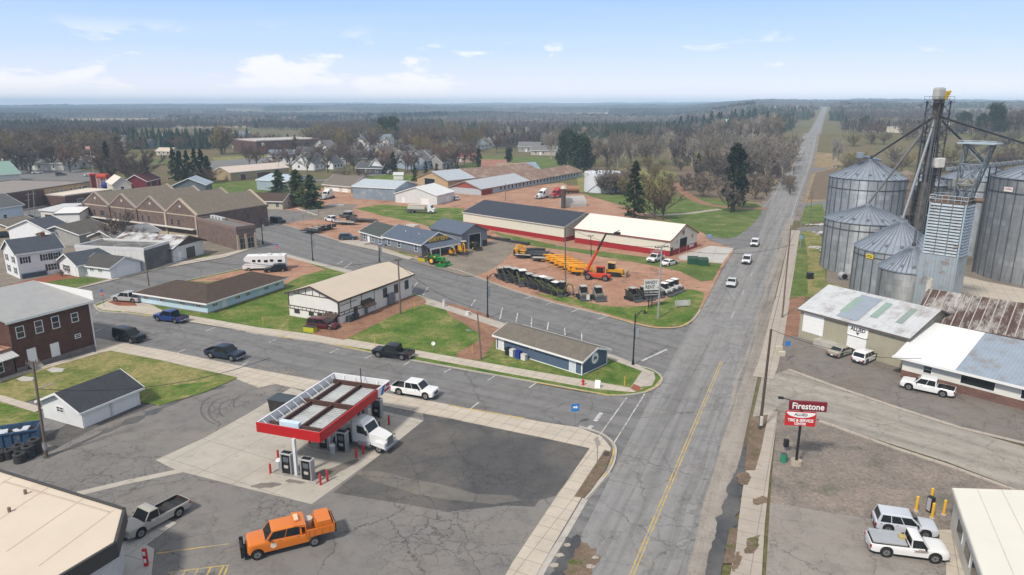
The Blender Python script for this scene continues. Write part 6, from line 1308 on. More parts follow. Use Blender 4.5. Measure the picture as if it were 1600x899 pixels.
s = thing('barrel', 'green barrel standing left of the tyre sign post', 'barrel', G(1224, 722)); m = MB(); m.c((0, 0, 0), (0, 0, .9), .33, None, 16); m.build('body', M((.03, .22, .13), .5, 0., .15, 2), s, 30); m = MB(); m.c((0, 0, .9), (0, 0, .93), .29, None, 14); m.build('rim', DKGREY, s)
s = thing('mailbox', 'black box on a thin stem beside the green barrel', 'mailbox', G(1227, 706)); m = MB(); m.r(0, 0, 1., .5, .4, .85, .08); m.build('box', BLACK, s); m = MB(); m.c((0, 0, 0), (0, 0, .65), .05); m.build('stem', GREY, s)
s = thing('fire_hydrant', 'red hydrant on the walk in front of the navy building', 'hydrant', G(911, 602, .1)); m = MB(); m.lathe([(.2, 0), (.2, .06), (.13, .1), (.13, .6), (.17, .62), (.13, .75), (0, .85)], 12); m.build('barrel', RED, s, 30); m = MB(); m.c((-.25, 0, .5), (.25, 0, .5), .07); m.build('outlet', RED, s)
s = thing('fire_hydrant', 'dark hydrant on the verge near the white house', 'hydrant', G(27, 461)); m = MB(); m.lathe([(.2, 0), (.2, .06), (.13, .1), (.13, .6), (.17, .62), (.13, .75), (0, .85)], 12); m.build('barrel', M((.05, .05, .05), .5), s, 30); m = MB(); m.c((-.25, 0, .5), (.25, 0, .5), .07); m.build('outlet', DKGREY, s)
s = thing('sandwich_board', 'white sandwich board on the walk by the navy building', 'sign', G(934, 605, .1), R(-20)); m = MB(); m.py([(-.3, 0), (-.25, 0), (0, .95), (-.03, .95)], -.35, .35); m.py([(.25, 0), (.3, 0), (.03, .95), (0, .95)], -.35, .35); m.build('boards', WHITE, s)
s = thing('cable_box', 'beige utility boxes at the edge of the tan shop yard', 'utility box', G(1216, 553)); m = MB(); m.r(0, 0, .6, 1., .5, 1.2, .06); m.build('cabinet', M((.5, .45, .36), .6), s); m = MB(); m.r(.1, -.9, .35, 1., .6, .7, .06); m.build('lower_cabinet', M((.5, .45, .36), .6), s)
s = thing('satellite_dish', 'small round white dish on a stub in the lawn', 'dish', G(677, 549)); m = MB(); m.lathe([(0, -.05), (.25, 0), (.3, .08), (.27, .06), (0, 0)], 14); q = m.build('dish', WHITE, s); q.location = (0, 0, 1.2); q.rotation_euler = (R(70), 0, R(20)); m = MB(); m.c((0, 0, 0), (0, 0, 1.2), .04); m.build('stem', GREY, s)
for i, (u, v, lab) in enumerate(((411, 507, 'thin yellow marker post left of the timbered hall'), (586, 540, 'thin yellow marker post on the near edge of the lawn'), (648, 483, 'thin yellow marker post by the dirt drive'), (738, 553, 'thin yellow marker post at the dirt patch'), (976, 603, 'thin yellow marker post on the corner grass'), (1010, 492, 'thin yellow marker post near the rent sign'))):
    s = thing('marker_post', lab, 'marker post', G(u, v, .1), 0, 'yellow marker posts'); m = MB(); m.c((0, 0, 0), (0, 0, 1.25), .045, None, 6); m.build('post', YELLOW, s)
s = thing('propane_tank', 'pale grey ladder leaned at the corner of the navy building', 'ladder', G(904, 590, .1)) if False else None
# things along the walls
def boxy(name, lab, cat, p, rz, size, col, lid=None):
    s = thing(name, lab, cat, p, rz); x, y, z = size; m = MB(); m.r(0, 0, z*.46, x, y, z*.92, .05); m.build('body', M(col, .55, 0., .15, 2), s); m = MB(); m.r(0, 0, z*.96, x*1.05, y*1.05, z*.08, .02); m.build('lid', M(lid or mul(col, .8), .5), s); return s
na = NAVY.root.rotation_euler.z; nb = NAVY.root.location
def along(t, o): c, s_ = math.cos(na), math.sin(na); return Vector((nb.x+c*t+s_*o, nb.y+s_*t-c*o, .1))
boxy('wheelie_bin', 'white bin beside the left door of the navy building', 'bin', along(NAVY.L*.25, .8), na, (.7, .7, 1.1), (.65, .65, .65)); boxy('wheelie_bin', 'bright blue bin against the navy building', 'bin', along(NAVY.L*.325, .8), na, (.75, .7, 1.1), (.015, .04, .28)); boxy('air_conditioner', 'white cooling unit against the navy building wall', 'air conditioner', along(NAVY.L*.39, .8), na, (.8, .6, .9), (.62, .62, .62)); boxy('wheelie_bin', 'black bin between the door and the blue bin', 'bin', along(NAVY.L*.19, .7), na, (.7, .7, 1.05), (.02, .02, .022))
boxy('utility_box', 'yellow and black equipment crate by the maroon minivan', 'crate', G(485, 519), R(-20), (1.9, 1., 1.), (.42, .42, .03), (.04, .04, .04)); boxy('utility_box', 'white utility cabinet by the walk near the street lamp', 'utility box', G(731, 493), R(-40), (.8, .6, .7), (.6, .6, .58)); boxy('utility_box', 'slim white newspaper box on the lamp side walk', 'box', G(694, 480), R(-40), (.4, .4, 1.3), (.6, .6, .58))
for u, v, lab in ((1082, 413, 'dark green dumpster left of its twin by the cream roofed shed'), (1098, 415, 'dark green dumpster right of its twin by the cream roofed shed')):
    s = thing('dumpster', lab, 'dumpster', G(u, v), R(-8)); m = MB(); m.py([(-.9, .15), (.9, .15), (1., 1.6), (-1., 1.3)], -1.1, 1.1); m.build('body', M((.02, .085, .05), .6, 0., .2, 1.5), s); m = MB(); m.py([(-1.05, 1.32), (1.05, 1.63), (1.05, 1.7), (-1.05, 1.39)], -1.15, 1.15); m.build('lid', M((.025, .06, .04), .6), s)
# blue roll-off and tyres
a = G(-55, 712); b = G(64, 694); d = b-a; s = thing('rolloff_dumpster', 'open blue roll off dumpster heaped with white scrap', 'dumpster', (a+b)/2, math.atan2(d.y, d.x)); ln = d.length*.95; BL = M((.04, .085, .16), .6, 0., .2, 1., col2=(.2, .22, .25), amt=.35)
m = MB(); m.bz(-ln/2, ln/2, 0, .12, .2, 1.7); m.bz(-ln/2, ln/2, 2.5, 2.62, .2, 1.7); m.bz(ln/2-.12, ln/2, .12, 2.5, .2, 1.7); m.bz(-ln/2, -ln/2+.12, .12, 2.5, .2, 1.7); m.bz(-ln/2+.12, ln/2-.12, .12, 2.5, .2, .3)
for i in range(9): x = -ln/2+ln*i/8; m.bz(x-.07, x+.07, -.1, 0, .2, 1.72)
m.bz(-ln/2, ln/2, -.14, 0, 1.62, 1.8); m.build('body', BL, s); m = MB(); m.bz(-ln/2+.12, ln/2-.12, .12, 2.5, .3, 1.05); m.build('fill', M((.06, .04, .03), .9), s)
m = MB(); [m.r(rnd.uniform(-ln*.3, ln*.35), rnd.uniform(.5, 2.1), 1.15+rnd.random()*.25, rnd.uniform(.4, 1.3), rnd.uniform(.3, .8), .2, .04, rnd.random()*3) for _ in range(14)]; tag(m.build('scrap', M((.5, .52, .56), .7), s), kind='stuff')
TY = M((.045, .045, .047), .9, 0., .15, 4)
for (u, v, n, lab) in ((14, 716, 3, 'stack of big black tyres second from the left by the dumpster'), (32, 713, 4, 'tall stack of black tyres behind the front stack'), (46, 715, 4, 'tall tyre stack behind and right of the front stack'), (32, 722, 3, 'front stack of black tyres, nearest the camera'), (57, 709, 5, 'tallest tyre stack, at the foot of the leaning pole'), (2, 719, 3, 'leftmost stack of black tyres, cut by the frame')):
    s = thing('tyre_stack', lab, 'tyres', G(u, v), 0, 'stacks of tyres by the blue dumpster')
    for k in range(n): m = MB(); z = k*.33; m.lathe([(.34, z), (.52, z), (.58, z+.06), (.58, z+.27), (.52, z+.33), (.34, z+.33), (.32, z+.16), (.34, z)], 20); m.build('tyre', TY, s, 40)
# wire fence of the yard
pts = [(440, 349), (458, 346), (474, 343), (486, 340), (498, 338)]; base0 = G(*pts[0]); s = thing('wire_fence', 'low wire fence between the parking area and red gravel', 'fence', base0)
for q in pts: p = G(*q)-base0; m = MB(); m.c(p, p+Vector((0, 0, 1.5)), .06, None, 6); m.build('post', DKGREY, s)
m = MB(); P = [G(*q)-base0 for q in pts]
for z in (.3, .7, 1.1, 1.45): m.path([p+Vector((0, 0, z)) for p in P], .018, 4)
m.build('wires', GREY, s)
# ------------------------------------------------------------------ rental yard machines
LIME = M((.10, .115, .04), .5, 0., .1, 2); CATY = M((.60, .29, .02), .5, 0., .1, 2); OLIVE = M((.055, .055, .045), .6, 0., .2, 2); ROPS = M((.40, .40, .37), .5)
def skid(root, col=OLIVE, roof=ROPS, track=True):
    m = MB(); m.px([(-1.3, .45), (1.0, .45), (1.05, .95), (.3, 1.05), (-.5, 1.35), (-1.35, 1.35)], -.5, .5); m.build('body', col, root)
    m = MB()
    for x, y in ((-.5, -.48), (-.5, .48), (.55, -.48), (.55, .48)): m.b(x, y, 1.5, .09, .09, 1.2)
    m.b(0, 0, 1.45, .9, .85, .9); m.build('cab', BLACK, root)
    m = MB(); m.r(.03, 0, 2.12, 1.25, 1.1, .1, .03); m.build('cab_roof', roof, root)
    for s in (1, -1):
        m = MB(); m.px([(-1.35, 1.5), (-1.1, 1.75), (.9, 1.15), (1.5, .5), (1.3, .45), (.7, 1.0), (-1.1, 1.5)], s*.68-.08, s*.68+.08); m.build('lift_arm', col, root)
        m = MB()
        if track: m.px([(-1.1, .1), (-.9, 0), (.8, 0), (1.05, .15), (1.05, .45), (.8, .6), (-.9, .6), (-1.1, .45)], s*.8-.2, s*.8+.2); m.build('track', RUBBER, root)
        else:
            for x in (-.65, .6): m.c((x, s*.62, .42), (x, s*.95, .42), .42, None, 14)
            m.build('wheel_pair', RUBBER, root)
    m = MB(); m.px([(1.35, .1), (2.1, .08), (2.15, .14), (1.5, .3), (1.45, .75), (1.35, .75)], -.95, .95); m.build('bucket', DKGREY, root)
proto = None
def place(proto, label, u, v, rz, group, s=1.): p = G(u, v); p.z = .09; return dup(proto, p, rz, label, group, s)
sk = thing('skid_steer', 'black skid steer at the far left end of the long machine row', 'skid steer', G(783, 434, .09), R(-75), 'row of skid steers in the rental yard'); skid(sk)
skb = thing('skid_steer', 'black wheeled skid steer with lime arms left of the mini excavator', 'skid steer', G(868, 460, .09), R(-50), 'row of skid steers in the rental yard'); skid(skb, LIME, WHITE, False); skb.scale = (1.15,)*3
for i, (u, v) in enumerate(((793, 438), (804, 441), (816, 444), (827, 447), (838, 451), (848, 453), (858, 457))):
    place((sk, skb)[i in (2, 5)], ['second', 'third', 'fourth', 'fifth', 'sixth', 'seventh', 'eighth'][i]+' skid steer from the left in the long machine row', u, v, R(-58+rnd.uniform(-24, 24)), 'row of skid steers in the rental yard', rnd.uniform(1.15, 1.35))
s2 = thing('skid_steer', 'grey tracked loader facing the street, left of a pair', 'skid steer', G(911, 466, .09), R(-80)); skid(s2, M((.20, .19, .17), .6, 0., .15, 2)); s2.scale = (1.12,)*3
place(s2, 'grey tracked loader facing the street, right of a pair', 934, 468, R(-78), '', 1.12)
for u, v, lab in ((988, 469, 'front black skid steer in the cluster left of the rent sign'), (1006, 467, 'second black skid steer in the cluster by the rent sign'), (1021, 463, 'black skid steer right behind the rent sign post')): place(sk, lab, u, v, R(-60), 'skid steers by the rent sign', 1.08)
s3 = thing('skid_steer', 'white skid steer just right of the rent sign', 'skid steer', G(1037, 460, .09), R(-50), 'white skid steers at the lot corner'); skid(s3, M((.55, .55, .55), .5), WHITE, False); s3.scale = (1.05,)*3
for u, v, lab in ((1045, 457, 'middle white skid steer right of the rent sign'), (1053, 454, 'rightmost white skid steer by the corner grass')): place(s3, lab, u, v, R(-48), 'white skid steers at the lot corner', 1.05)
# mini excavator at the row's right end
def excav(name, lab, p, rz, col, s=1., fold=True):
    t = thing(name, lab, 'excavator', p, rz); t.scale = (s,)*3
    for q in (1, -1): m = MB(); m.px([(-1., .1), (-.8, 0), (.8, 0), (1., .1), (1., .4), (.8, .5), (-.8, .5), (-1., .4)], q*.65-.18, q*.65+.18); m.build('track', RUBBER, t)
    m = MB(); m.px([(-1.1, .6), (.7, .6), (.7, 1.0), (-.2, 1.1), (-.4, 1.5), (-1.1, 1.5)], -.7, .7); m.build('body', col, t)
    m = MB(); m.r(.05, .2, 1.7, 1.1, .9, 1.5, .1); m.build('cab', GLASS, t); m = MB(); m.r(.05, .2, 2.47, 1.15, .95, .1, .03); m.build('cab_roof', ROPS, t)
    m = MB(); m.path([(.7, -.3, .9), (1.6, -.3, 2.4), (2.4, -.3, 2.2)], .13, 6); m.build('boom', col, t); m = MB(); m.path([(2.4, -.3, 2.2), (2.7, -.3, .9)], .1, 6); m.build('stick', col, t); m = MB(); m.r(2.6, -.3, .6, .5, .5, .5, .1); m.build('bucket', DKGREY, t)
    m = MB(); m.b(1.5, 0, .25, .12, 1.5, .4); m.build('blade', DKGREY, t); return t
excav('mini_excavator', 'black cabbed mini excavator at the right end of the machine row', G(877, 461, .09), R(-35), LIME, 1.05)
excav('mini_excavator', 'yellow excavator beside the porch of the rental office', G(723, 397, .09), R(-70), CATY, 1.25); excav('mini_excavator', 'small yellow excavator under the porch edge', G(707, 399, .09), R(-60), CATY, .8)
# telehandler
t = thing('telehandler', 'red orange telehandler with its long boom raised high', 'telehandler', G(934, 437, .09), R(-18)); TR_ = M((.55, .055, .02), .45, 0., .06, 1.5)
t.rotation_euler.z = R(-22)
m = MB(); m.px([(-2.5, .7), (2.6, .7), (2.6, 1.15), (1., 1.35), (-1., 1.2), (-2.5, 1.4)], -.75, .75); m.r(1.0, -.75, 1.1, 1.9, .7, .9, .1); m.build('body', TR_, t)
m = MB(); m.r(.35, .62, 1.75, 1.5, .85, 1.6, .12); m.build('cab', GLASS, t); m = MB(); m.r(.3, .62, 2.62, 1.6, .95, .14, .04); [m.b(x, y, 1.8, .1, .1, 1.6) for x in (-.38, 1.08) for y in (.22, 1.02)]; m.build('cab_frame', TR_, t)
wheels(t, (-1.8, 1.8), 1.25, .66, .45)
b0 = Vector((-2.3, -.05, 1.7)); P = G(917, 432, .09)
top = Vector((1.4, -.05, 9.6)); k1 = b0.lerp(top, .58); m = MB(); m.c(b0, k1, .34, .30, 6); m.build('boom', TR_, t); m = MB(); m.c(k1, top, .24, .2, 6); m.build('boom_extension', BLACK, t)
m = MB(); m.c(top, top+Vector((1.6, .1, .1)), .16, None, 6); m.r(top.x+2.3, .0, top.z+.25, 1.2, .7, .5, .05); m.path([top+Vector((1.6, .1, .3)), top+Vector((2.8, .1, .9))], .08, 5); m.build('jib', BLACK, t)
m = MB(); m.r(-2.5, 0, 1.2, .7, 1.8, 1., .1); m.build('counterweight', BLACK, t)
# dozer / grader
t = thing('bulldozer', 'yellow bulldozer with black cab behind the telehandler', 'bulldozer', G(960, 431, .09), R(-20))
for q in (1, -1): m = MB(); m.px([(-1.6, .2), (-1.3, 0), (1.3, 0), (1.6, .2), (1.6, .7), (1.3, .9), (-1.3, .9), (-1.6, .7)], q*.95-.25, q*.95+.25); m.build('track', RUBBER, t)
m = MB(); m.px([(-1.7, .6), (1.8, .6), (1.8, 1.5), (.3, 1.6), (-1.7, 1.4)], -.65, .65); m.build('body', CATY, t); m = MB(); m.r(-.6, 0, 2.1, 1.4, 1.4, 1.3, .1); m.build('cab', GLASS, t); m = MB(); m.r(-.6, 0, 2.8, 1.7, 1.6, .14, .04); m.build('cab_roof', M((.62, .42, .15), .5), t)
m = MB(); m.px([(2.5, .1), (2.7, .1), (2.6, .6), (2.75, 1.2), (2.55, 1.2), (2.42, .6)], -1.5, 1.5); m.build('blade', M((.35, .28, .2), .6, .2), t); [MB().c((1., q, .4), (2.5, q, .4), .1).build('push_arm', CATY, t) for q in (.9, -.9)]
# towable boom lifts laid side by side
def lift(lab, u, v, rz, ln):
    t = thing('towable_lift', lab, 'boom lift', G(u, v, .09), rz, 'yellow boom lifts parked in a row'); Y = M((.66, .29, .014), .5, 0., .12, 2)
    m = MB(); m.b(0, 0, .95, 2.4, 1.1, .35); m.r(-.9, 0, 1.35, .9, .8, .6, .08); m.build('base', Y, t)
    for q in (1, -1): m = MB(); m.c((0, q*.6, .4), (0, q*.85, .4), .4, None, 12); m.build('wheel', RUBBER, t)
    m = MB(); m.c((-ln*.38, .12, 1.75), (ln*.58, .12, 2.0), .17, .15, 6); m.build('lower_boom', Y, t); m = MB(); m.c((-ln*.3, -.25, 1.9), (ln*.56, -.25, 1.45), .14, .12, 6); m.build('upper_boom', Y, t)
    m = MB(); x = ln*.62
    for zz in (1.1, 1.6, 2.1): m.path([(x-.4, -.7, zz), (x+.4, -.7, zz), (x+.4, .7, zz), (x-.4, .7, zz), (x-.4, -.7, zz)], .045, 4)
    for a in (-.4, .4):
        for y in (-.7, 0, .7): m.c((x+a, y, 1.), (x+a, y, 2.1), .045, None, 4)
    m.b(x, 0, 1.02, .8, 1.4, .06); m.build('basket', Y, t); m = MB(); m.path([(-1.2, 0, .6), (-2.4, 0, .5)], .07); m.c((.8, .9, .2), (.8, -.9, .2), .08); m.path([(1.2, .6, 1.), (2.2, 1.1, .1)], .07, 5); m.path([(1.2, -.6, 1.), (2.2, -1.1, .1)], .07, 5); m.build('outriggers', Y, t)
for i, (u, v) in enumerate(((862, 411), (868, 414), (875, 418), (882, 421), (890, 424), (896, 428), (903, 430))):
    lift(['yellow boom lift at the back left of the row by the black trailer', 'second yellow boom lift from the back', 'third yellow boom lift from the back', 'yellow boom lift in the middle of the row', 'third yellow boom lift from the telehandler', 'second yellow boom lift from the telehandler', 'yellow boom lift nearest to the telehandler'][i], u, v, R(-14), 5.2)
def trailer(lab, u, v, rz, ln, wd, deck, rails=False, group=None):
    t = thing('flatbed_trailer', lab, 'trailer', G(u, v, .09), rz, group)
    m = MB(); m.b(0, 0, .72, ln, wd, .14); m.build('deck', deck, t); m = MB(); m.b(0, wd/2, .68, ln, .1, .24); m.b(0, -wd/2, .68, ln, .1, .24); m.path([(ln/2, wd*.4, .6), (ln/2+1.3, 0, .55), (ln/2, -wd*.4, .6)], .07, 5); m.build('frame', BLACK, t)
    for q in (1, -1):
        for x in (-.5, .35): m = MB(); m.c((x, q*(wd/2+.05), .38), (x, q*(wd/2+.28), .38), .36, None, 12); m.build('wheel', RUBBER, t)
        m = MB(); m.px([(-1., .75), (.9, .75), (.8, .86), (-.9, .86)], q*(wd/2+.17)-.15, q*(wd/2+.17)+.15); m.build('mudguard', BLACK, t)
    if rails:
        m = MB()
        for q in (1, -1):
            m.c((-ln/2, q*wd/2, 1.3), (ln/2, q*wd/2, 1.3), .035, None, 5)
            for k in range(6): m.c((-ln/2+ln*k/5, q*wd/2, .75), (-ln/2+ln*k/5, q*wd/2, 1.3), .035, None, 5)
        m.build('rails', BLACK, t)
    m = MB(); m.px([(-ln/2-.05, .7), (-ln/2+.02, .7), (-ln/2-.12, 1.7), (-ln/2-.2, 1.7)], -wd/2, wd/2); m.build('ramp', DKGREY, t); return t
DKD = M((.055, .055, .06), .7, .1, .2, 2); TAND = M((.38, .35, .30), .8, 0., .2, 2)
trailer('long black trailer left of the yellow boom lifts', 838, 402, R(-15), 8, 2.3, DKD); trailer('second long black trailer behind the first one', 832, 398, R(-15), 8, 2.3, DKD, True); trailer('short trailer with pale fenders at the left of the black ones', 817, 403, R(-12), 4, 1.9, TAND); trailer('trailer with pale deck at the front of the black ones', 846, 408, R(-12), 4.5, 2., TAND)
boxy('implement', 'black loader attachment behind the black trailers', 'attachment', G(842, 395, .09), R(-10), (3, 1.2, 1.1), (.03, .03, .03)); boxy('implement', 'dark attachment between the yellow machine and trailers', 'attachment', G(829, 396, .09), R(15), (2, 1.4, 1.2), (.035, .035, .04))
t = thing('scissor_lift', 'bright yellow lift machine left of the black trailers', 'lift', G(810, 399, .09), R(10)); m = MB(); m.r(0, 0, .7, 2.6, 1.3, .7, .1); m.r(-.3, 0, 1.4, 1.4, 1.2, .7, .15); m.path([(-.8, .3, 1.6), (.2, .3, 2.6), (1.4, .3, 2.0)], .16, 6); m.path([(-.8, -.3, 1.6), (.4, -.3, 2.3), (1.6, -.3, 1.4)], .14, 6); m.build('body', CATY, t); wheels(t, (-.9, .9), .85, .36, .25)
t = thing('scissor_lift', 'smaller yellow lift machine with railings by the first one', 'lift', G(816, 401, .09), R(-30)); m = MB(); m.r(0, 0, .7, 1.8, .9, .7, .08); m.b(0, 0, 1.5, 2., 1., .15); [m.c((x, y, 1.5), (x, y, 2.5), .05) for x in (-.9, 0, .9) for y in (-.45, .45)]; m.path([(-.9, -.45, 2.5), (.9, -.45, 2.5), (.9, .45, 2.5), (-.9, .45, 2.5), (-.9, -.45, 2.5)], .05, 5); m.build('body', CATY, t); wheels(t, (-.6, .6), .55, .25, .18)
# tractors
def tractor_farm(lab, u, v, rz, col, s=1., loader=True):
    t = thing('tractor', lab, 'tractor', G(u, v, .09), rz); t.scale = (s,)*3
    m = MB(); m.px([(-.6, .8), (1.6, .75), (1.65, 1.35), (.2, 1.5), (-.6, 1.2)], -.36, .36); m.build('hood', col, t)
    for q in (1, -1):
        m = MB(); m.c((-.7, q*.55, .75), (-.7, q*.95, .75), .75, None, 18); o = m.build('wheel', RUBBER, t); k = MB(); k.c((-.7, q*.53, .75), (-.7, q*.97, .75), .4, None, 14); k.build('rim', YELLOW, o)
        m = MB(); m.c((1.2, q*.5, .42), (1.2, q*.78, .42), .42, None, 16); o = m.build('wheel', RUBBER, t); k = MB(); k.c((1.2, q*.48, .42), (1.2, q*.8, .42), .22, None, 12); k.build('rim', YELLOW, o)
        m = MB(); m.px([(-1.4, 1.1), (-1.1, 1.55), (-.3, 1.55), (-.05, 1.2), (-.3, 1.4), (-1.05, 1.4)], q*.75-.2, q*.75+.2); m.build('fender', col, t)
    m = MB(); m.r(-.6, 0, 1.25, .5, .5, .5, .1); m.build('seat', YELLOW, t); m = MB(); m.path([(-1.1, .5, 1.2), (-1.15, .5, 2.4), (-1.15, -.5, 2.4), (-1.1, -.5, 1.2)], .05, 6); m.build('roll_bar', BLACK, t)
    if loader:
        for q in (1, -1): m = MB(); m.path([(.2, q*.55, 1.3), (1.4, q*.55, 1.5), (2.4, q*.55, .6)], .08, 6); m.build('loader_arm', col, t)
        m = MB(); m.px([(2.35, .15), (3., .1), (3.05, .18), (2.5, .35), (2.45, .8), (2.35, .8)], -.9, .9); m.build('bucket', col, t)
    return t
GRN = M((.015, .19, .035), .4, 0., .08, 2)
tractor_farm('green tractor with loader at the roadside by the rental office', 683, 413, R(-30), GRN, 1.15); tractor_farm('green utility tractor tucked behind the roadside green tractor', 678, 407, R(20), GRN, .9, False); tractor_farm('black tractor in front of the open bay of the machine shed', 740, 389, R(-60), M((.04, .035, .03), .5), 1.1)
boxy('implement', 'yellow and black bucket attachment at the roadside', 'attachment', G(661, 408, .09), R(-35), (2.2, 1.3, .9), (.42, .36, .02), (.05, .05, .04)); boxy('implement', 'flat green mower deck beside the roadside tractor', 'attachment', G(690, 417, .09), R(-25), (2.4, 1.4, .6), (.015, .16, .03))
boxy('implement', 'dark machine at the right of the machine shed bay', 'attachment', G(753, 384, .09), R(-50), (2.4, 1.5, 1.6), (.03, .03, .032))
for k in range(9):
    u = 762+k*7.5; boxy('implement', ['black mower deck first in the line along the grass', 'black attachment second in the line along the grass', 'black attachment third in the line along the grass', 'black attachment fourth in the line along the grass', 'black attachment fifth in the line along the grass', 'black attachment sixth in the line along the grass', 'black attachment seventh in the line along the grass', 'black attachment eighth in the line along the grass', 'black attachment last in the line along the grass'][k], 'attachment', G(u, 372+k*1.35, .09), R(-40), (1.6, 1.1, .5+.3*rnd.random()), (.035, .035, .035))
boxy('sign_box', 'small white box between the pair of grey loaders', 'box', G(919, 470, .09), R(-15), (.6, .5, 1.1), (.6, .58, .52))
# the lot left of the office: trailers, pickups, flatbeds
G1 = 'trailers on the red gravel left of the office'
trailer('black trailer nearest the street on the red gravel', 487, 364, R(160), 5.5, 2., DKD, True, G1); trailer('pale decked trailer touching the black one by the street', 494, 361, R(155), 5, 2., TAND, False, G1); trailer('pale trailer third from the street', 503, 359, R(155), 5, 2., TAND, True, G1); trailer('pale trailer fourth from the street', 511, 358, R(155), 5, 2., TAND, False, G1)
trailer('pale flat trailer behind the white pickup', 540, 351, R(165), 7, 2.2, TAND, False, G1); trailer('long black flatbed trailer behind the dark pickup', 565, 347, R(-15), 9, 2.3, DKD, False, G1)
car('crew', WHT, 'white pickup among the trailers on the red gravel', 'pickup truck', (528, 349), (510, 345)); car('crew', (.10, .10, .10), 'grey pickup behind the white one among the trailers', 'pickup truck', (555, 342), (533, 340))
car('suv', WHT, 'white car parked by the white warehouse', 'car', (716, 314), (703, 312)); car('suv', BLK, 'black car in front of the tan brick block', 'car', (104, 324), (87, 327)); car('sedan', BLK, 'dark car at the corner by the brick office', 'car', (432, 349), (436, 350)) if False else None
# crane truck on the grass track
t = thing('crane_truck', 'white cabbed crane truck on the grass track before the warehouses', 'truck', G(656, 333, .09), R(-12))
m = MB(); m.b(-1, 0, 1.0, 8, 2.3, .35); m.build('bed', M((.08, .08, .08), .6), t); m = MB(); m.px([(3., .6), (5.2, .6), (5.2, 1.6), (4.4, 1.8), (4., 2.7), (3., 2.8)], -1.1, 1.1); m.build('cab', paint(WHT), t); m = MB(); m.px([(4.07, 2.55), (4.45, 1.85), (4.5, 1.88), (4.12, 2.6)], -.95, .95); m.build('windshield', GLASS, t)
m = MB(); m.r(-1, 0, 1.7, 6, 1.6, .9, .1); m.c((-4., .3, 2.4), (3., .3, 2.7), .28, None, 6); m.build('crane_boom', M((.48, .46, .40), .5), t); wheels(t, (4.1, -2.2, -3.3), 1.15, .5, .35)
t = thing('flatbed_truck', 'white box bodied truck with a dark flatbed behind the pines', 'truck', G(520, 310, .0), R(200)) if False else None
boxy('pallet_stack', 'grey pallet heap on the gravel near the pines', 'pallets', G(487, 331), R(20), (4, 2, .5), (.4, .38, .36)); boxy('pallet_stack', 'pale sheet stack on the gravel by the pines', 'pallets', G(526, 322), R(10), (5, 2.4, .35), (.5, .48, .46)); boxy('pallet_stack', 'pale timber stack beyond the white pickup', 'pallets', G(546, 334), R(-30), (2.6, 1.8, .9), (.55, .5, .48)); boxy('pallet_stack', 'cream tarp heap behind the rental office roof', 'pallets', G(645, 356, .0), R(-40), (3.5, 2., .9), (.6, .55, .48))
def blocks():
    for k in range(7):
        u = 438-0+k*4.5; v = 327+k*1.6
        boxy('parking_block', 'white concrete block in the line under the pines', 'parking block', G(u+28, v), R(-25), (2., .5, .35), (.55, .54, .5))['group'] = 'white blocks in a line under the pines'
blocks()
# ------------------------------------------------------------------ warehouses, barns and houses beyond the yard
def simple(name, lab, cat, A, B, D, vt, rise, wall, roof, ridge='x', ov=.3, trim=TRIM, C=None, group=None, h=None):
    b = Bld(name, lab, cat, A, B, D=D, C=C, group=group); h = h or up(B[0], B[1], vt); b.h = h
    b.walls(h, wall, None, 0, ridge, rise); b.roof(h, rise, roof, ridge, ov, trim=trim); return b
RIBW = rib((.66, .66, .65), 0, .1, .5, .5); RUSTR = M((.24, .155, .115), .85, .1, .2, .5, .2, 'rib', .8, 1, (.36, .30, .26), .3)
b = simple('storehouse', 'tan storehouse with a pale roof and brown bay doors', 'building', (361, 283), (452, 274), 14, 262, 2.2, rib((.38, .30, .19), 0, .05), rib((.60, .50, .42), 0, .1, .5, .6), 'x')
for t, w_ in ((.2, 3.), (.55, 8.)): b.garage('F', b.L*t, w=w_, h=b.h*.7, mat=M((.13, .075, .06), .7))
b = simple('steel_shed', 'pale blue grey shed half hidden by the pines', 'shed', (402, 297), (448, 300), 18, 284, 1.8, rib((.42, .50, .57), 0), rib((.45, .53, .60), 0, .2), 'x')
b = simple('garage', 'cream garage with a tan shingle roof beyond the pines', 'garage', (507, 298), (548, 302), 13, 291, 3.2, M((.60, .54, .40), .8), ROOFT, 'x', .7); b.garage('F', b.L*.4, w=5, h=2.3); b.garage('F', b.L*.8, w=3, h=2.3)
b = simple('steel_shed', 'long blue grey corrugated shed with a pale roof', 'shed', (552, 311), (618, 315), 16, 295, 2., rib((.25, .31, .37), 0, .3, .5, .8, (.38, .43, .47), .5), rib((.50, .55, .58), 0, .3), 'x')
b = simple('warehouse', 'plain white warehouse with a low white gable', 'warehouse', (618, 317), (683, 321), 14, 306, 2.6, RIBW, rib((.70, .70, .68), 1, .1), 'y', C=(698, 313)); b.garage('F', b.L*.72, w=3, h=b.h*.6); b.door('F', b.L*.2); b.garage('R', b.D*.6, w=3, h=b.h*.6)
b = simple('barn', 'tan barn with an open bay and rust and silver roof', 'barn', (652, 289), (700, 295), 60, 283, 3.2, M((.42, .31, .18), .85, 0., .1, .6), RUSTR, 'y', .4, M((.30, .24, .18), .8)); b.opening('F', b.L*.42, .05, b.L*.34, b.h*1.05); 
m = MB(); s_ = 3.2/(b.L/2); m.px([(b.L/2, b.h+3.2+.2), (b.L+.4, b.h-.4*s_+.2), (b.L+.4, b.h-.4*s_+.26), (b.L/2, b.h+3.2+.26)], -.3, 16); m.build('roof_patch', rib((.48, .52, .56), 1, .3), b.root)
b = simple('long_stable', 'long low stable with a red end wall and many posts', 'barn', (703, 302), (752, 306), 62, 296, 2.6, M((.42, .45, .48), .7), RUSTR, 'y', .5, M((.3, .26, .24), .8), C=(895, 275))
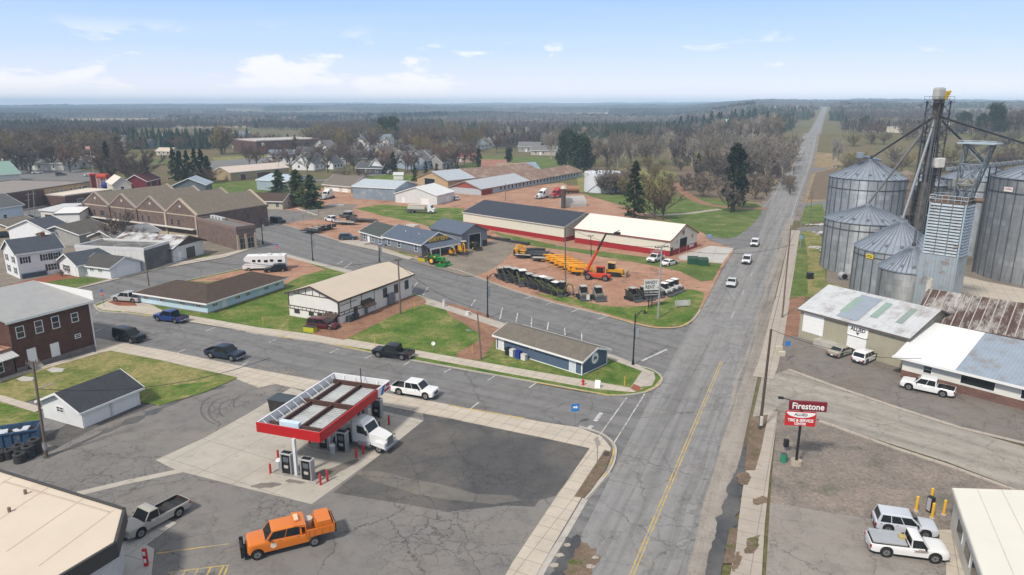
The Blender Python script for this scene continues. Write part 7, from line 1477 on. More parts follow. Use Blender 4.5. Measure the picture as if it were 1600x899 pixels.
m = MB(); m.px([(0.2, b.h+.1), (b.L-.2, b.h+.1), (b.L/2, b.h+2.5)], -.06, 0); m.build('gable_board', M((.30, .08, .06), .7), b.root); m = MB(); m.bz(b.L-.02, b.L+.06, 0, 8, 0, b.h); m.build('red_panel', M((.28, .03, .025), .6), b.root)
m = MB(); s_ = 2.6/(b.L/2); m.px([(b.L/2, b.h+2.6+.2), (b.L+.5, b.h-.5*s_+.2), (b.L+.5, b.h-.5*s_+.26), (b.L/2, b.h+2.6+.26)], -.4, b.D*.42); m.build('roof_patch', rib((.50, .51, .53), 1, .3), b.root)
for i in range(24): t = .16+.034*i; b.opening('R', b.D*t, .8, 1.1, b.h*.55, 'stall_opening')
for n, lab, A, B, D, vt, c in (('barn', 'brown roofed open shed beyond the long stable', (776, 275), (822, 275), 12, 266, (.27, .19, .14)), ('barn', 'rust red roofed shed left of the open one', (753, 268), (790, 268), 12, 260, (.26, .13, .10)), ('barn', 'blue tarped shed end at the green field', (826, 272), (843, 271), 10, 264, (.22, .30, .38))):
    b = simple(n, lab, 'barn', A, B, D, vt, 3., M((.07, .06, .055), .9), M(c, .85, 0., .2, .6, col2=mul(c, 1.5), amt=.3), 'x', .5, M((.2, .17, .15), .8)); b.opening('F', b.L*.5, .1, b.L*.7, b.h*.8)
# storage tank and quonset
p = G(937, 303); t = thing('storage_tank', 'white cylindrical storage tank behind bare bushes', 'tank', p+Vector((2, 9, 0))); h = HT(937, 303, 272); m = MB(); m.lathe([(7.4, 0), (7.4, h), (0, h+.7)], 40); m.build('shell', M((.58, .62, .66), .5, 0., .06, .4), t, 30); m = MB()
for i in range(12): a = -2.6+.12*i; m.c((7.5*math.cos(a), 7.5*math.sin(a), h*i/12), (7.5*math.cos(a+.12), 7.5*math.sin(a+.12), h*(i+1)/12), .12, None, 5)
m.build('stair', GREY, t); m = MB(); m.r(-3, -4, h+.9, 1.2, 1.2, .5, .1); m.build('hatch', DKGREY, t)
A, B = G(886, 325), G(917, 323); d = B-A; t = thing('quonset_hut', 'small pale arched quonset hut on the grass', 'shed', (A+B)/2, math.atan2(d.y, d.x)); m = MB(); ln = d.length/2
m.mat(rib((.48, .46, .43), 0, .3, .5, .6)); prof = [(3*math.cos(R(180-18*i)), 3.6*math.sin(R(18*i))) for i in range(11)]; m.py([(y+3, z) for y, z in prof], -ln, ln); m.build('shell', None, t); m = MB(); m.py([(y*.98+3, z*.98) for y, z in prof], ln, ln+.04); m.build('end_wall', M((.55, .55, .54), .6), t); m = MB(); m.b(ln+.05, 3, 1.4, .06, 3, 2.8); m.build('door', M((.4, .41, .42), .6), t)
t = thing('bin_tower', 'brown rusted chute tower with a pale round cap by the quonset', 'silo', G(880, 326)); m = MB(); m.c((0, 0, 0), (0, 0, 6.8), .8, None, 14); m.build('shaft', M((.08, .06, .05), .85, 0., .3, 1.5), t, 30); m = MB(); m.c((0, 0, 6.8), (0, 0, 7.8), 1.2, .7, 14); m.build('cap', M((.5, .47, .42), .7), t, 30)
# left background: brick blocks and mixed shops
b = Bld('brick_block', 'long two tone brick block with flat gravel roof', 'building', (-60, 345), (144, 309), D=34); h = up(65, 323, 296); TB = brick((.36, .24, .125), (.42, .34, .25)); DB = brick((.11, .06, .05), (.18, .14, .12)); b.walls(h, TB); b.flat(h-.3, M((.24, .215, .195), .9, 0., .1, .3), .2, M((.14, .11, .095), .8))
m = MB(); m.bz(-.03, b.L*.60, -.06, 0, 0, h-.3); m.build('dark_brick_front', DB, b.root)
for t in (.66, .74, .82, .90): b.win('F', t*b.L, h*.55, 1.4, 1.5, TRIM, 2)
for t in (.30, .38, .46): b.win('F', t*b.L, h*.5, 2.2, 1.6, TRIM, 2)
b.win('F', b.L*.95, h*.45, 2.4, 2., TRIM, 2); b.door('F', .80*b.L, .05, 1.8, 2.4, GLASS); m = MB(); m.b(0, -.05, 0, 5, .06, .5); b.place(m, 'lettering_strip', M((.10, .07, .05), .6), 'F', b.L*.68, h*.3)
m = MB(); m.b(b.L*.45, -.6, .15, b.L*.3, .5, .3); m.build('planter_wall', M((.55, .5, .42), .8), b.root)
b = Bld('brick_store', 'low dark brick store with a cream flat roof', 'building', (104, 324), (178, 313), D=20); h = up(104, 324, 306); b.walls(h, DB); b.flat(h-.2, M((.60, .54, .46), .8), .15, M((.55, .47, .40), .8)); b.win('F', b.L*.3, .6, 2.5, 1.6, TRIM, 3); b.door('F', b.L*.65)
b = simple('chapel', 'pale chapel roofed hall with a small gable beside the brick store', 'building', (178, 305), (207, 303), 14, 297, 2.5, M((.6, .54, .46), .8), M((.62, .56, .49), .8), 'y', .3, h=4.2); b.win('F', b.L*.5, 1.5, 1.2, 1.6)
b = simple('shop', 'white low workshop with two doors left of the brick gables', 'building', (88, 357), (127, 356), 14, 336, .8, M((.68, .68, .67), .7, 0., .08, .8), M((.66, .66, .65), .6), 'x', .2, M((.05, .05, .055), .6), h=4.2); b.garage('F', b.L*.68, w=3.2, h=2.4); b.garage('F', b.L*.3, w=3., h=2.2); b.door('F', b.L*.06)
b = simple('shop', 'cream shed with dark door beside the white low workshop', 'building', (66, 348), (90, 350), 16, 334, .8, M((.55, .53, .50), .7), M((.50, .50, .50), .6), 'x', .3, h=3.8); b.opening('F', b.L*.5, .05, 3., 2.6, 'bay_door', M((.06, .045, .04), .8))
b = simple('garage', 'tan garage with wide white door at the lane', 'garage', (17, 370), (60, 361), 9, 354, 1.4, M((.42, .34, .22), .8), ROOFT, 'x', .8, h=2.8); b.garage('F', b.L*.62, w=6., h=2.2)
b = simple('house', 'pale blue sided house with white gable trim at the left edge', 'house', (-20, 355), (39, 345), 14, 332, 3., lap((.58, .66, .74)), ROOFG, 'x', .5, h=5.); b.win('F', b.L*.5, 1.5)
b = simple('house', 'white gabled house with dark porch behind the white two storey house', 'house', (84, 385), (120, 378), 16, 366, 2.6, SIDW, ROOFN, 'x', .4, h=3.6); b.win('F', b.L*.4, 1.)
b = simple('garage', 'weathered low garage with grey roof by the bare tree', 'garage', (126, 385), (175, 372), 12, 366, 2., M((.34, .33, .31), .8), shingle((.115, .105, .095)), 'x', .5, h=3.)
b = simple('garage', 'grey metal roofed carport behind the rusty roofed workshop', 'garage', (182, 392), (250, 378), 9, 366, 1.5, M((.25, .22, .2), .8), rib((.30, .30, .30), 0, .3), 'x', .5, h=3.)
b = simple('green_roof_hall', 'hall with a large pale green metal roof at the left edge', 'building', (-60, 292), (33, 285), 24, 282, 5., M((.62, .6, .56), .8), rib((.22, .34, .29), 0, .1, .5, .6), 'x', .5, h=4.)
b = simple('barn', 'small dark red barn with white framed windows', 'barn', (231, 297), (252, 291), 9, 281, 2.6, M((.16, .022, .03), .7), M((.10, .03, .035), .8), 'x', .4, h=3.6); b.win('F', b.L*.28, 1.4, 1., 1.2); b.win('F', b.L*.75, 1.4, 1., 1.2)
b = simple('house', 'dark sided house with blue grey metal roof behind the brick gables', 'house', (272, 303), (322, 302), 11, 294, 2.6, lap((.13, .15, .17)), rib((.36, .42, .47), 1, .2), 'y', .5, h=3.4); b.win('F', b.L*.3, 1.); b.win('F', b.L*.7, 1.)
b = simple('house', 'brown roofed bungalow beside the small parking area', 'house', (362, 326), (442, 328), 11, 316, 2., M((.50, .45, .36), .8), ROOFB, 'x', .6, C=(455, 322), h=3.)
for t in (.12, .3, .7, .9): b.win('F', b.L*t, .9, 1.2, 1.3)
b.door('F', b.L*.5); b.win('R', b.D*.5, .9)
b = simple('shed', 'small white garden shed on the lawn beyond the blue grey shed', 'shed', (615, 281), (630, 281), 3., 275, 1., M((.66, .66, .62), .7), M((.5, .5, .48), .7), 'x', .2, h=2.3)
b = simple('warehouse', 'long pale warehouse far right behind the grain leg', 'warehouse', (1462, 228), (1545, 225), 30, 206, 1., M((.60, .55, .47), .8), M((.62, .57, .50), .8), 'x', .3, h=7.)
b.root.location.z = TZ(b.root.location.x, b.root.location.y); b = simple('warehouse', 'small pale warehouse left of the grain leg', 'warehouse', (1415, 226), (1462, 224), 20, 210, 1., M((.58, .53, .46), .8), M((.62, .58, .52), .8), 'x', .3, h=5.); b.root.location.z = TZ(b.root.location.x, b.root.location.y)
b = simple('farm_shed', 'far shed with a pale green roof among dark firs', 'shed', (1132, 200), (1151, 200), 20, 194, 4., M((.6, .6, .58), .8), M((.40, .55, .50), .8), 'x', .3, h=8.)
b = simple('farm_shed', 'far white shed left of the green roofed shed', 'shed', (1095, 201), (1111, 201), 16, 196, 3., M((.7, .7, .7), .8), M((.7, .7, .7), .8), 'x', .3, h=6.)
b = simple('farmhouse', 'far white house above the wood left of the highway crest', 'house', (1199, 196), (1209, 196), 12, 190, 4., M((.66, .66, .66), .8), M((.45, .47, .5), .8), 'x', .3, h=8.)
# houses of the town: position, width, depth, eave height, rise, wall, roof, turn, what sets it apart
HW_, HB, HT_, HGR = (.68, .69, .70), (.30, .36, .44), (.50, .43, .30), (.30, .29, .28); RD, RG, RBn, RBl = (.075, .08, .09), (.15, .15, .15), (.12, .095, .075), (.16, .19, .22)
HS = [(440, 257, 14, 9, 5, 3.2, HW_, RBl, 20, 'white two storey house with blue grey roof above the pines'), (478, 247, 16, 10, 4, 3, HGR, RD, 0, 'grey roofed house between bare trees and the school'), (503, 265, 14, 14, 3.2, 5, HW_, RD, 88, 'white house with a steep dark gable by the town street'),
 (529, 264, 9, 10, 3, 3.6, HW_, RD, 80, 'small white gabled house right of the steep gabled one'), (520, 244, 11, 12, 6, 4.5, HW_, RG, 80, 'tall white gabled house behind the school trees'), (559, 258, 18, 14, 4, 4, HGR, RD, 10, 'wide dark hipped house with white porch'), (584, 230, 26, 14, 6.5, 3.6, HW_, RBl, 5, 'big white house under the two tall pines'),
 (597, 252, 11, 11, 5, 4.5, HB, RG, 80, 'grey blue steep gabled house beside the yellow house'), (611, 253, 13, 11, 4.5, 4.5, (.48, .38, .16), RBn, 75, 'yellow gabled house with brown roof'), (604, 271, 8.5, 7, 4.2, 3.6, HW_, RG, 85, 'little white steep shed house on the lawn'), (577, 272, 14, 9, 3, 2.4, (.06, .07, .10), RD, 0, 'low dark navy house behind round shrubs'),
 (650, 263, 15, 11, 5, 4.2, HB, RG, 60, 'blue house with white gable trim, left one of two'), (671, 264, 13, 11, 5, 5, HB, RG, 85, 'blue gabled house in the middle of the row'), (683, 262, 10, 10, 5, 4.5, (.25, .33, .42), RG, 85, 'narrow blue gabled house behind the firs'), (700, 263, 12, 10, 3.5, 4, HGR, RG, 80, 'grey brown house at the right of the blue row'),
 (724, 254, 16, 9, 3, 2.2, (.36, .24, .2), (.33, .13, .12), 0, 'low house with a faded red roof'), (710, 246, 12, 9, 3, 2.4, (.4, .3, .27), (.30, .14, .12), 15, 'second red roofed house, behind the big bare tree'),
 (737, 235, 15, 10, 4, 3.6, HW_, RG, 60, 'white house at the left end of the far white row'), (749, 234, 13, 10, 4, 3.6, HW_, RBl, 60, 'second white house of the far white row'), (760, 232, 13, 10, 4, 3.6, HW_, RG, 60, 'third white house of the far white row'), (780, 230, 14, 10, 4, 4, HW_, RG, 60, 'fourth white house of the far row, with a pale gable'), (791, 229, 14, 10, 4, 4, (.55, .55, .53), RG, 60, 'fifth house of the far row, pale grey'), (801, 228, 14, 10, 4, 4, HW_, RBl, 60, 'last white house of the far row'),
 (826, 238, 16, 10, 4, 3.2, HGR, RG, 0, 'grey house before the dark clump of trees'), (849, 243, 18, 10, 3.4, 3, (.42, .38, .33), RG, 0, 'tan low house at the right end of the town'), (860, 242, 8, 6, 3, 2, HW_, RBl, 0, 'small white shed at the right end of the town'),
 (202, 229, 20, 12, 5, 4, HW_, RBl, 10, 'white house far left with a blue grey roof'), (217, 232, 16, 12, 4, 3, HB, RD, 0, 'dark blue house far left of the lawn'), (238, 227, 30, 14, 5, 4, (.42, .46, .5), RBl, 5, 'long grey blue house far left'), (262, 225, 15, 10, 4, 3, HT_, RBn, 0, 'tan house far left among bare trees'), (287, 224, 26, 14, 4, 3, (.45, .4, .34), RG, 5, 'tan grey hall far left'), (308, 227, 14, 10, 4, 4, (.5, .48, .44), RBn, 70, 'pale gabled house left of the willow'), (256, 243, 12, 8, 3, 2, (.6, .52, .42), (.5, .42, .34), 0, 'cream roofed shed below the far left houses'),
 (190, 221, 16, 10, 4, 3, HGR, RD, 0, 'grey house far left behind the pole'), (372, 222, 18, 12, 5, 4, (.4, .43, .46), RBl, 10, 'pale blue house left of the school'), (386, 232, 14, 9, 4, 3, HW_, RG, 70, 'small white house at the school parking'), (545, 237, 14, 10, 4, 3, HGR, RD, 0, 'dark roofed house left of the big white house'), (633, 243, 11, 9, 3.5, 3, HW_, RD, 0, 'small white house behind the yellow house'),
 (20, 247, 24, 14, 4, 4, (.55, .5, .45), (.62, .56, .5), 10, 'cream roofed store at the far left edge'), (8, 252, 16, 12, 4, 3, (.35, .2, .15), (.35, .2, .16), 0, 'reddish store at the far left edge'), (28, 262, 18, 12, 4, 2, (.5, .5, .5), (.55, .56, .58), 5, 'white roofed store in the far left street'), (62, 266, 30, 12, 3.6, 1.5, (.52, .50, .46), (.42, .40, .38), 5, 'long pale store under the left bare trees'), (110, 262, 30, 12, 3.6, 1.5, (.5, .48, .45), (.40, .38, .36), 5, 'second long pale store under the left bare trees'), (150, 258, 22, 10, 3.6, 1.5, (.4, .38, .36), (.33, .32, .31), 5, 'grey store behind the red and blue inflatable')]
for i, (u, v, w_, dp, h, rs, wc, rc, tn, lab) in enumerate(HS):
    p = G(u, v); a = R(tn-15); A = (p.x-math.cos(a)*w_/2, p.y-math.sin(a)*w_/2); B = (p.x+math.cos(a)*w_/2, p.y+math.sin(a)*w_/2)
    b = Bld('house' if h > 2 and 'store' not in lab and 'hall' not in lab else 'building', lab, 'house' if 'store' not in lab else 'store', A, B, D=dp, px=False)
    b.walls(h, M(wc, .7, 0., .08, .5), None, 0, 'x', rs); b.roof(h, rs, M(rc, .85, 0., .15, .5), 'x', .5)
    for f in 'FLR':
        for t in ((.2, .5, .8) if f == 'F' else (.3, .7)): b.win(f, b.fl(f)*t, h*.35 if h < 4.5 else h*.6, 1.1, 1.4, TRIM, 0)
    if h >= 5: [b.win('F', b.L*t, .9, 1.1, 1.3, TRIM, 0) for t in (.25, .75)]
    b.door('F', b.L*.38)
    if i % 3 == 0: m = MB(); m.b(b.L*.6, dp*.6, h+rs+.4, .7, .7, 2.); m.build('chimney', brick((.2, .1, .08)), b.root)
b = Bld('school', 'long dark brick school with a pale roof edge behind trees', 'school', (402, 241), (500, 236), D=40); b.walls(9, M((.10, .055, .05), .85, 0., .2, .5)); b.flat(8.7, M((.45, .42, .4), .8), .5, M((.52, .45, .40), .8))
for t in (.08, .2, .32, .44, .56, .68, .8, .92): b.win('F', b.L*t, 5.4, 4, 1.8, M((.4, .36, .33), .7), 3); b.win('F', b.L*t, 1.6, 4, 1.8, M((.4, .36, .33), .7), 3)
m = MB(); m.c((0, -.12, 0), (0, 0, 0), 1.3, None, 16); b.place(m, 'wall_disc', WHITE, 'F', b.L*.1, 6.6)
b = Bld('fire_tower', 'red panelled slide tower of the inflatable playground', 'inflatable', (145, 297), (152, 296.5), D=2.4); b.walls(6, M((.17, .03, .028), .6)); m = MB(); m.r(b.L/2, 1.2, 6.3, 2.6, 3, .6, .15); m.build('roof', M((.45, .03, .025), .6), b.root)
t = thing('inflatable', 'bright red inflatable roof by the slide tower', 'inflatable', G(163, 291)); m = MB(); m.r(0, 0, 4.4, 4.8, 3.4, 1.8, .6); m.build('canopy', M((.50, .06, .03), .5), t); m = MB(); [m.c((x, y, 0), (x, y, 3.6), .35) for x in (-1.9, 1.9) for y in (-1.2, 1.2)]; m.build('pillars', M((.6, .3, .25), .5), t)
t = thing('inflatable', 'blue round inflatable ball below the red one', 'inflatable', G(166, 296)); m = MB(); m.lathe([(1.7*math.sin(R(15*i)), 1.7-1.7*math.cos(R(15*i))) for i in range(13)], 20); m.build('ball', M((.02, .035, .22), .5), t, 60)
# cars far away in the town lots, too small to show parts
for i, (u, v, c, lab) in enumerate(((20, 262, WHT, 'white car in the far left street, left one'), (34, 264, (.1, .12, .2), 'dark car in the far left street'), (58, 272, WHT, 'white car below the left bare trees'), (95, 275, (.1, .1, .12), 'dark car below the left bare trees'), (140, 276, WHT, 'white car near the inflatable'), (50, 345, BLK, 'black car parked by the twin lamp poles, left one'), (62, 347, (.03, .03, .035), 'dark car parked by the twin lamp poles, right one'), (8, 372, BLK, 'black car at the left edge by the tan garage'), (398, 240, WHT, 'white car at the school'), (612, 272, WHT, 'white car on the lawn by the little white house'))):
    car('suv' if i % 2 else 'sedan', c, lab, 'car', (u-5, v), (u+5, v-.6))
# ------------------------------------------------------------------ trees
def tri_mesh(name, V, mat, parent):
    n = len(V)//3; me = bpy.data.meshes.new(name); me.vertices.add(n*3); me.vertices.foreach_set('co', np.asarray(V, dtype=np.float32).ravel())
    me.loops.add(n*3); me.loops.foreach_set('vertex_index', np.arange(n*3, dtype=np.int32)); me.polygons.add(n); me.polygons.foreach_set('loop_start', np.arange(0, n*3, 3, dtype=np.int32))
    me.materials.append(mat); me.update(calc_edges=True); o = bpy.data.objects.new(name, me); COL.objects.link(o); o.parent = parent; return o
def treemat(c, var=.35, rough=.95):
    m, nt, p = newmat('foliage_%d' % len(bpy.data.materials)); oi = nd(nt, 'ObjectInfo').outputs['Random']; v = nd(nt, 'TexCoord').outputs['Object']
    n = nd(nt, 'TexNoise', None, Vector=v, Scale=.5, Detail=5., Roughness=.7).outputs['Fac']
    c1 = ramp(nt, n, [(.3, mul(c, 1-var)), (.7, mul(c, 1+var))])
    c1 = mixc(nt, 1., c1, ramp(nt, oi, [(0, (.75, .75, .78)), (.5, (1., 1., 1.)), (1, (1.25, 1.15, 1.0))]), 'MULTIPLY')
    nt.links.new(c1, p.inputs['Base Color']); p.inputs['Roughness'].default_value = rough; p.inputs['Specular IOR Level'].default_value = .05; return m
BARK = treemat((.12, .10, .085), .25); TWIG = treemat((.18, .152, .128), .2); TWIGR = treemat((.17, .115, .095), .2); TWIGY = treemat((.22, .185, .085), .2); PALEB = treemat((.32, .29, .26), .2)
NEEDLE = treemat((.036, .058, .030), .35); NEEDLEB = treemat((.085, .125, .06), .35); NEEDLED = treemat((.028, .044, .026), .35)
r2 = np.random.RandomState(3)
def bare(name, H, spread, ntw, twig, bark, label, seed, low=.28, nl=9, wtw=.055, up_=.55):
    """bare broadleaf: tapered trunk, limbs, branches and a haze of thin twigs; height H"""
    q = random.Random(seed); root = thing(name, label, 'tree', (0, 0, -500)); m = MB(); tips = []
    th = H*.42; m.c((0, 0, -.2), (q.uniform(-.1, .1), q.uniform(-.1, .1), th), H*.024, H*.014, 7)
    for i in range(nl):
        z = th*(low+ (1-low)*i/(nl-1)) if i < nl-1 else th; a = i*2.4+q.uniform(-.4, .4)
        L = (H-z)*q.uniform(.62, .88)*(1 if i > 1 else .8); el = q.uniform(up_, up_+.55)+.25*(i/nl); p = Vector((0, 0, z)); d = Vector((math.cos(a)*math.cos(el)*spread, math.sin(a)*math.cos(el)*spread, math.sin(el))).normalized()
        segs = [p]; 
        for k in range(4): d = (d+Vector((q.gauss(0, .16), q.gauss(0, .16), .13))).normalized(); segs.append(segs[-1]+d*L/4)
        r0 = H*.011*(1.1-.5*i/nl)
        for k in range(4): m.c(segs[k], segs[k+1], r0*(1-k*.22), r0*(1-(k+1)*.22), 5, False)
        for k in range(1, 5):
            for _ in range(3):
                dd = (d+Vector((q.gauss(0, .6), q.gauss(0, .6), q.gauss(.2, .35)))).normalized(); l2 = L*q.uniform(.22, .42); e = segs[k]+dd*l2
                m.c(segs[k], e, r0*.42, r0*.16, 4, False); tips += [(segs[k].lerp(e, t), dd, l2) for t in (.35, .6, .8, 1.)]
    m.build('trunk', bark, root); V = []
    per = max(1, ntw//len(tips))
    for (p, d, l2) in tips:
        for _ in range(per):
            dd = (d*.7+Vector((q.gauss(0, .6), q.gauss(0, .6), q.gauss(.15, .5)))).normalized(); l = q.uniform(.5, 1.2)*H*.09; w_ = wtw*q.uniform(.6, 1.2); s = dd.orthogonal().normalized(); s = (Matrix.Rotation(q.random()*6.28, 3, dd) @ s)*w_
            V += [p-s, p+s, p+dd*l]
    tri_mesh('crown', V, twig, root); return root
def conifer(name, H, Rr, label, seed, mat, n=3200, shape=1., gap=.2, base=.08, leaf=.5):
    """conifer: trunk and drooping boughs made of many small needle sprays, ragged outline"""
    q = random.Random(seed); root = thing(name, label, 'tree', (0, 0, -500)); m = MB(); m.c((0, 0, -.2), (0, 0, H*.97), H*.018, .04, 7); V = []
    nb = int(H*7); boughs = []
    for i in range(nb):
        t = base+(1-base)*(i+q.random())/nb; R0 = Rr*((1-t)**shape)*q.uniform(.62, 1.12)*(1 if q.random() > gap else .55)+.15; a = q.random()*6.283; boughs.append((t*H, R0, a))
    per = max(3, n//nb)
    for (z, R0, a) in boughs:
        if R0 > .5*Rr: m.c((0, 0, z+.2), (math.cos(a)*R0*.8, math.sin(a)*R0*.8, z-.1*R0), .04, .015, 4, False)
        for k in range(per):
            f = math.sqrt(q.random())*1.02; x = math.cos(a)*R0*f+q.gauss(0, .13*R0*f+.05); y = math.sin(a)*R0*f+q.gauss(0, .13*R0*f+.05); zz = z-.22*R0*f+q.gauss(0, .16)
            d = Vector((math.cos(a)+q.gauss(0, .6), math.sin(a)+q.gauss(0, .6), q.gauss(-.05, .4))).normalized(); l = leaf*q.uniform(.6, 1.3); s = d.orthogonal().normalized(); s = (Matrix.Rotation(q.random()*6.28, 3, d) @ s)*l*.32; p = Vector((x, y, zz)); V += [p-s, p+s, p+d*l]
    m.build('trunk', BARK, root); tri_mesh('crown', V, mat, root); return root
def clump(name, H, Rr, label, seed, mat, n=4200, leaf=.55):
    """dense rounded evergreen built from several ragged needle masses on a forked trunk"""
    q = random.Random(seed); root = thing(name, label, 'tree', (0, 0, -500)); m = MB(); m.c((0, 0, -.2), (0, 0, H*.7), H*.024, H*.01, 7); V = []; C = []
    for i in range(38):
        z = H*(.14+.83*(i+q.random())/38); t = z/H; rr = Rr*math.sqrt(max(.05, 1-((t-.45)/.58)**2))*q.uniform(.25, .85); a = q.random()*6.28; C.append((Vector((math.cos(a)*rr, math.sin(a)*rr, z)), Rr*q.uniform(.22, .42)))
    for c, r in C: m.c((0, 0, c.z*.7), c, .09, .03, 4, False)
    for i in range(n):
        c, r = q.choice(C); d = Vector((q.gauss(0, 1), q.gauss(0, 1), q.gauss(0, .7))).normalized(); p = c+d*r*q.uniform(.55, 1.05); dd = (d+Vector((q.gauss(0, .5), q.gauss(0, .5), q.gauss(0, .5)))).normalized(); l = leaf*q.uniform(.6, 1.3); s = dd.orthogonal().normalized(); s = (Matrix.Rotation(q.random()*6.28, 3, dd) @ s)*l*.4; V += [p-s, p+s, p+dd*l]
    m.build('trunk', BARK, root); tri_mesh('crown', V, mat, root); return root
PRO = {}
def mk():
    PRO['b1'] = (bare('bare_tree', 14, 1.0, 3600, TWIG, BARK, 'x', 1), 14); PRO['b2'] = (bare('bare_tree', 14, 1.15, 3800, TWIGR, BARK, 'x', 2, .35, 10), 14); PRO['b3'] = (bare('bare_tree', 14, .7, 2400, PALEB, PALEB, 'x', 3, .4, 8, .045, .8), 14)
    PRO['by'] = (bare('willow', 12, 1.2, 4200, TWIGY, BARK, 'x', 4, .15, 12), 12); PRO['bush'] = (bare('bush', 5, 1.3, 2600, TWIG, BARK, 'x', 5, .05, 12, .05, .45), 5); PRO['thin'] = (bare('bare_tree', 15, .55, 1500, TWIG, PALEB, 'x', 6, .45, 7, .045, .9), 15)
    PRO['sp'] = (conifer('spruce', 14, 3.0, 'x', 7, NEEDLED, 3600, .85), 14); PRO['fir'] = (conifer('fir', 12, 2.8, 'x', 8, NEEDLE, 3000, .8), 12); PRO['pine'] = (conifer('pine', 15, 6.0, 'x', 9, NEEDLEB, 11000, .6, .3, .07, .75), 15); PRO['clump'] = (clump('evergreen', 16, 6, 'x', 10, NEEDLE, 6500, .7), 16); PRO['oval'] = (clump('evergreen', 18, 3.8, 'x', 11, NEEDLED, 5200, .6), 18)
mk()
used = set()
def tree(kind, u, v, vt, label, group=None, px=True, H=None, wide=1.):
    """plant a tree whose foot is at survey point (u, v) and whose top is at row vt"""
    pr, h0 = PRO[kind]
    if px: p = G(u, v); H = H or HT(u, v, vt)
    else: p = Vector((u, v, 0))
    p.z = TZ(p.x, p.y)-.02; s = H/h0; sc3 = (s*wide, s*wide, s)
    if kind not in used: used.add(kind); o = pr; o.location = p; o.scale = sc3; o.rotation_euler.z = rnd.random()*6.28; o['label'] = label; (group and tag(o, group=group)); return o
    return dup(pr, p, rnd.random()*6.28, label, group, sc3)
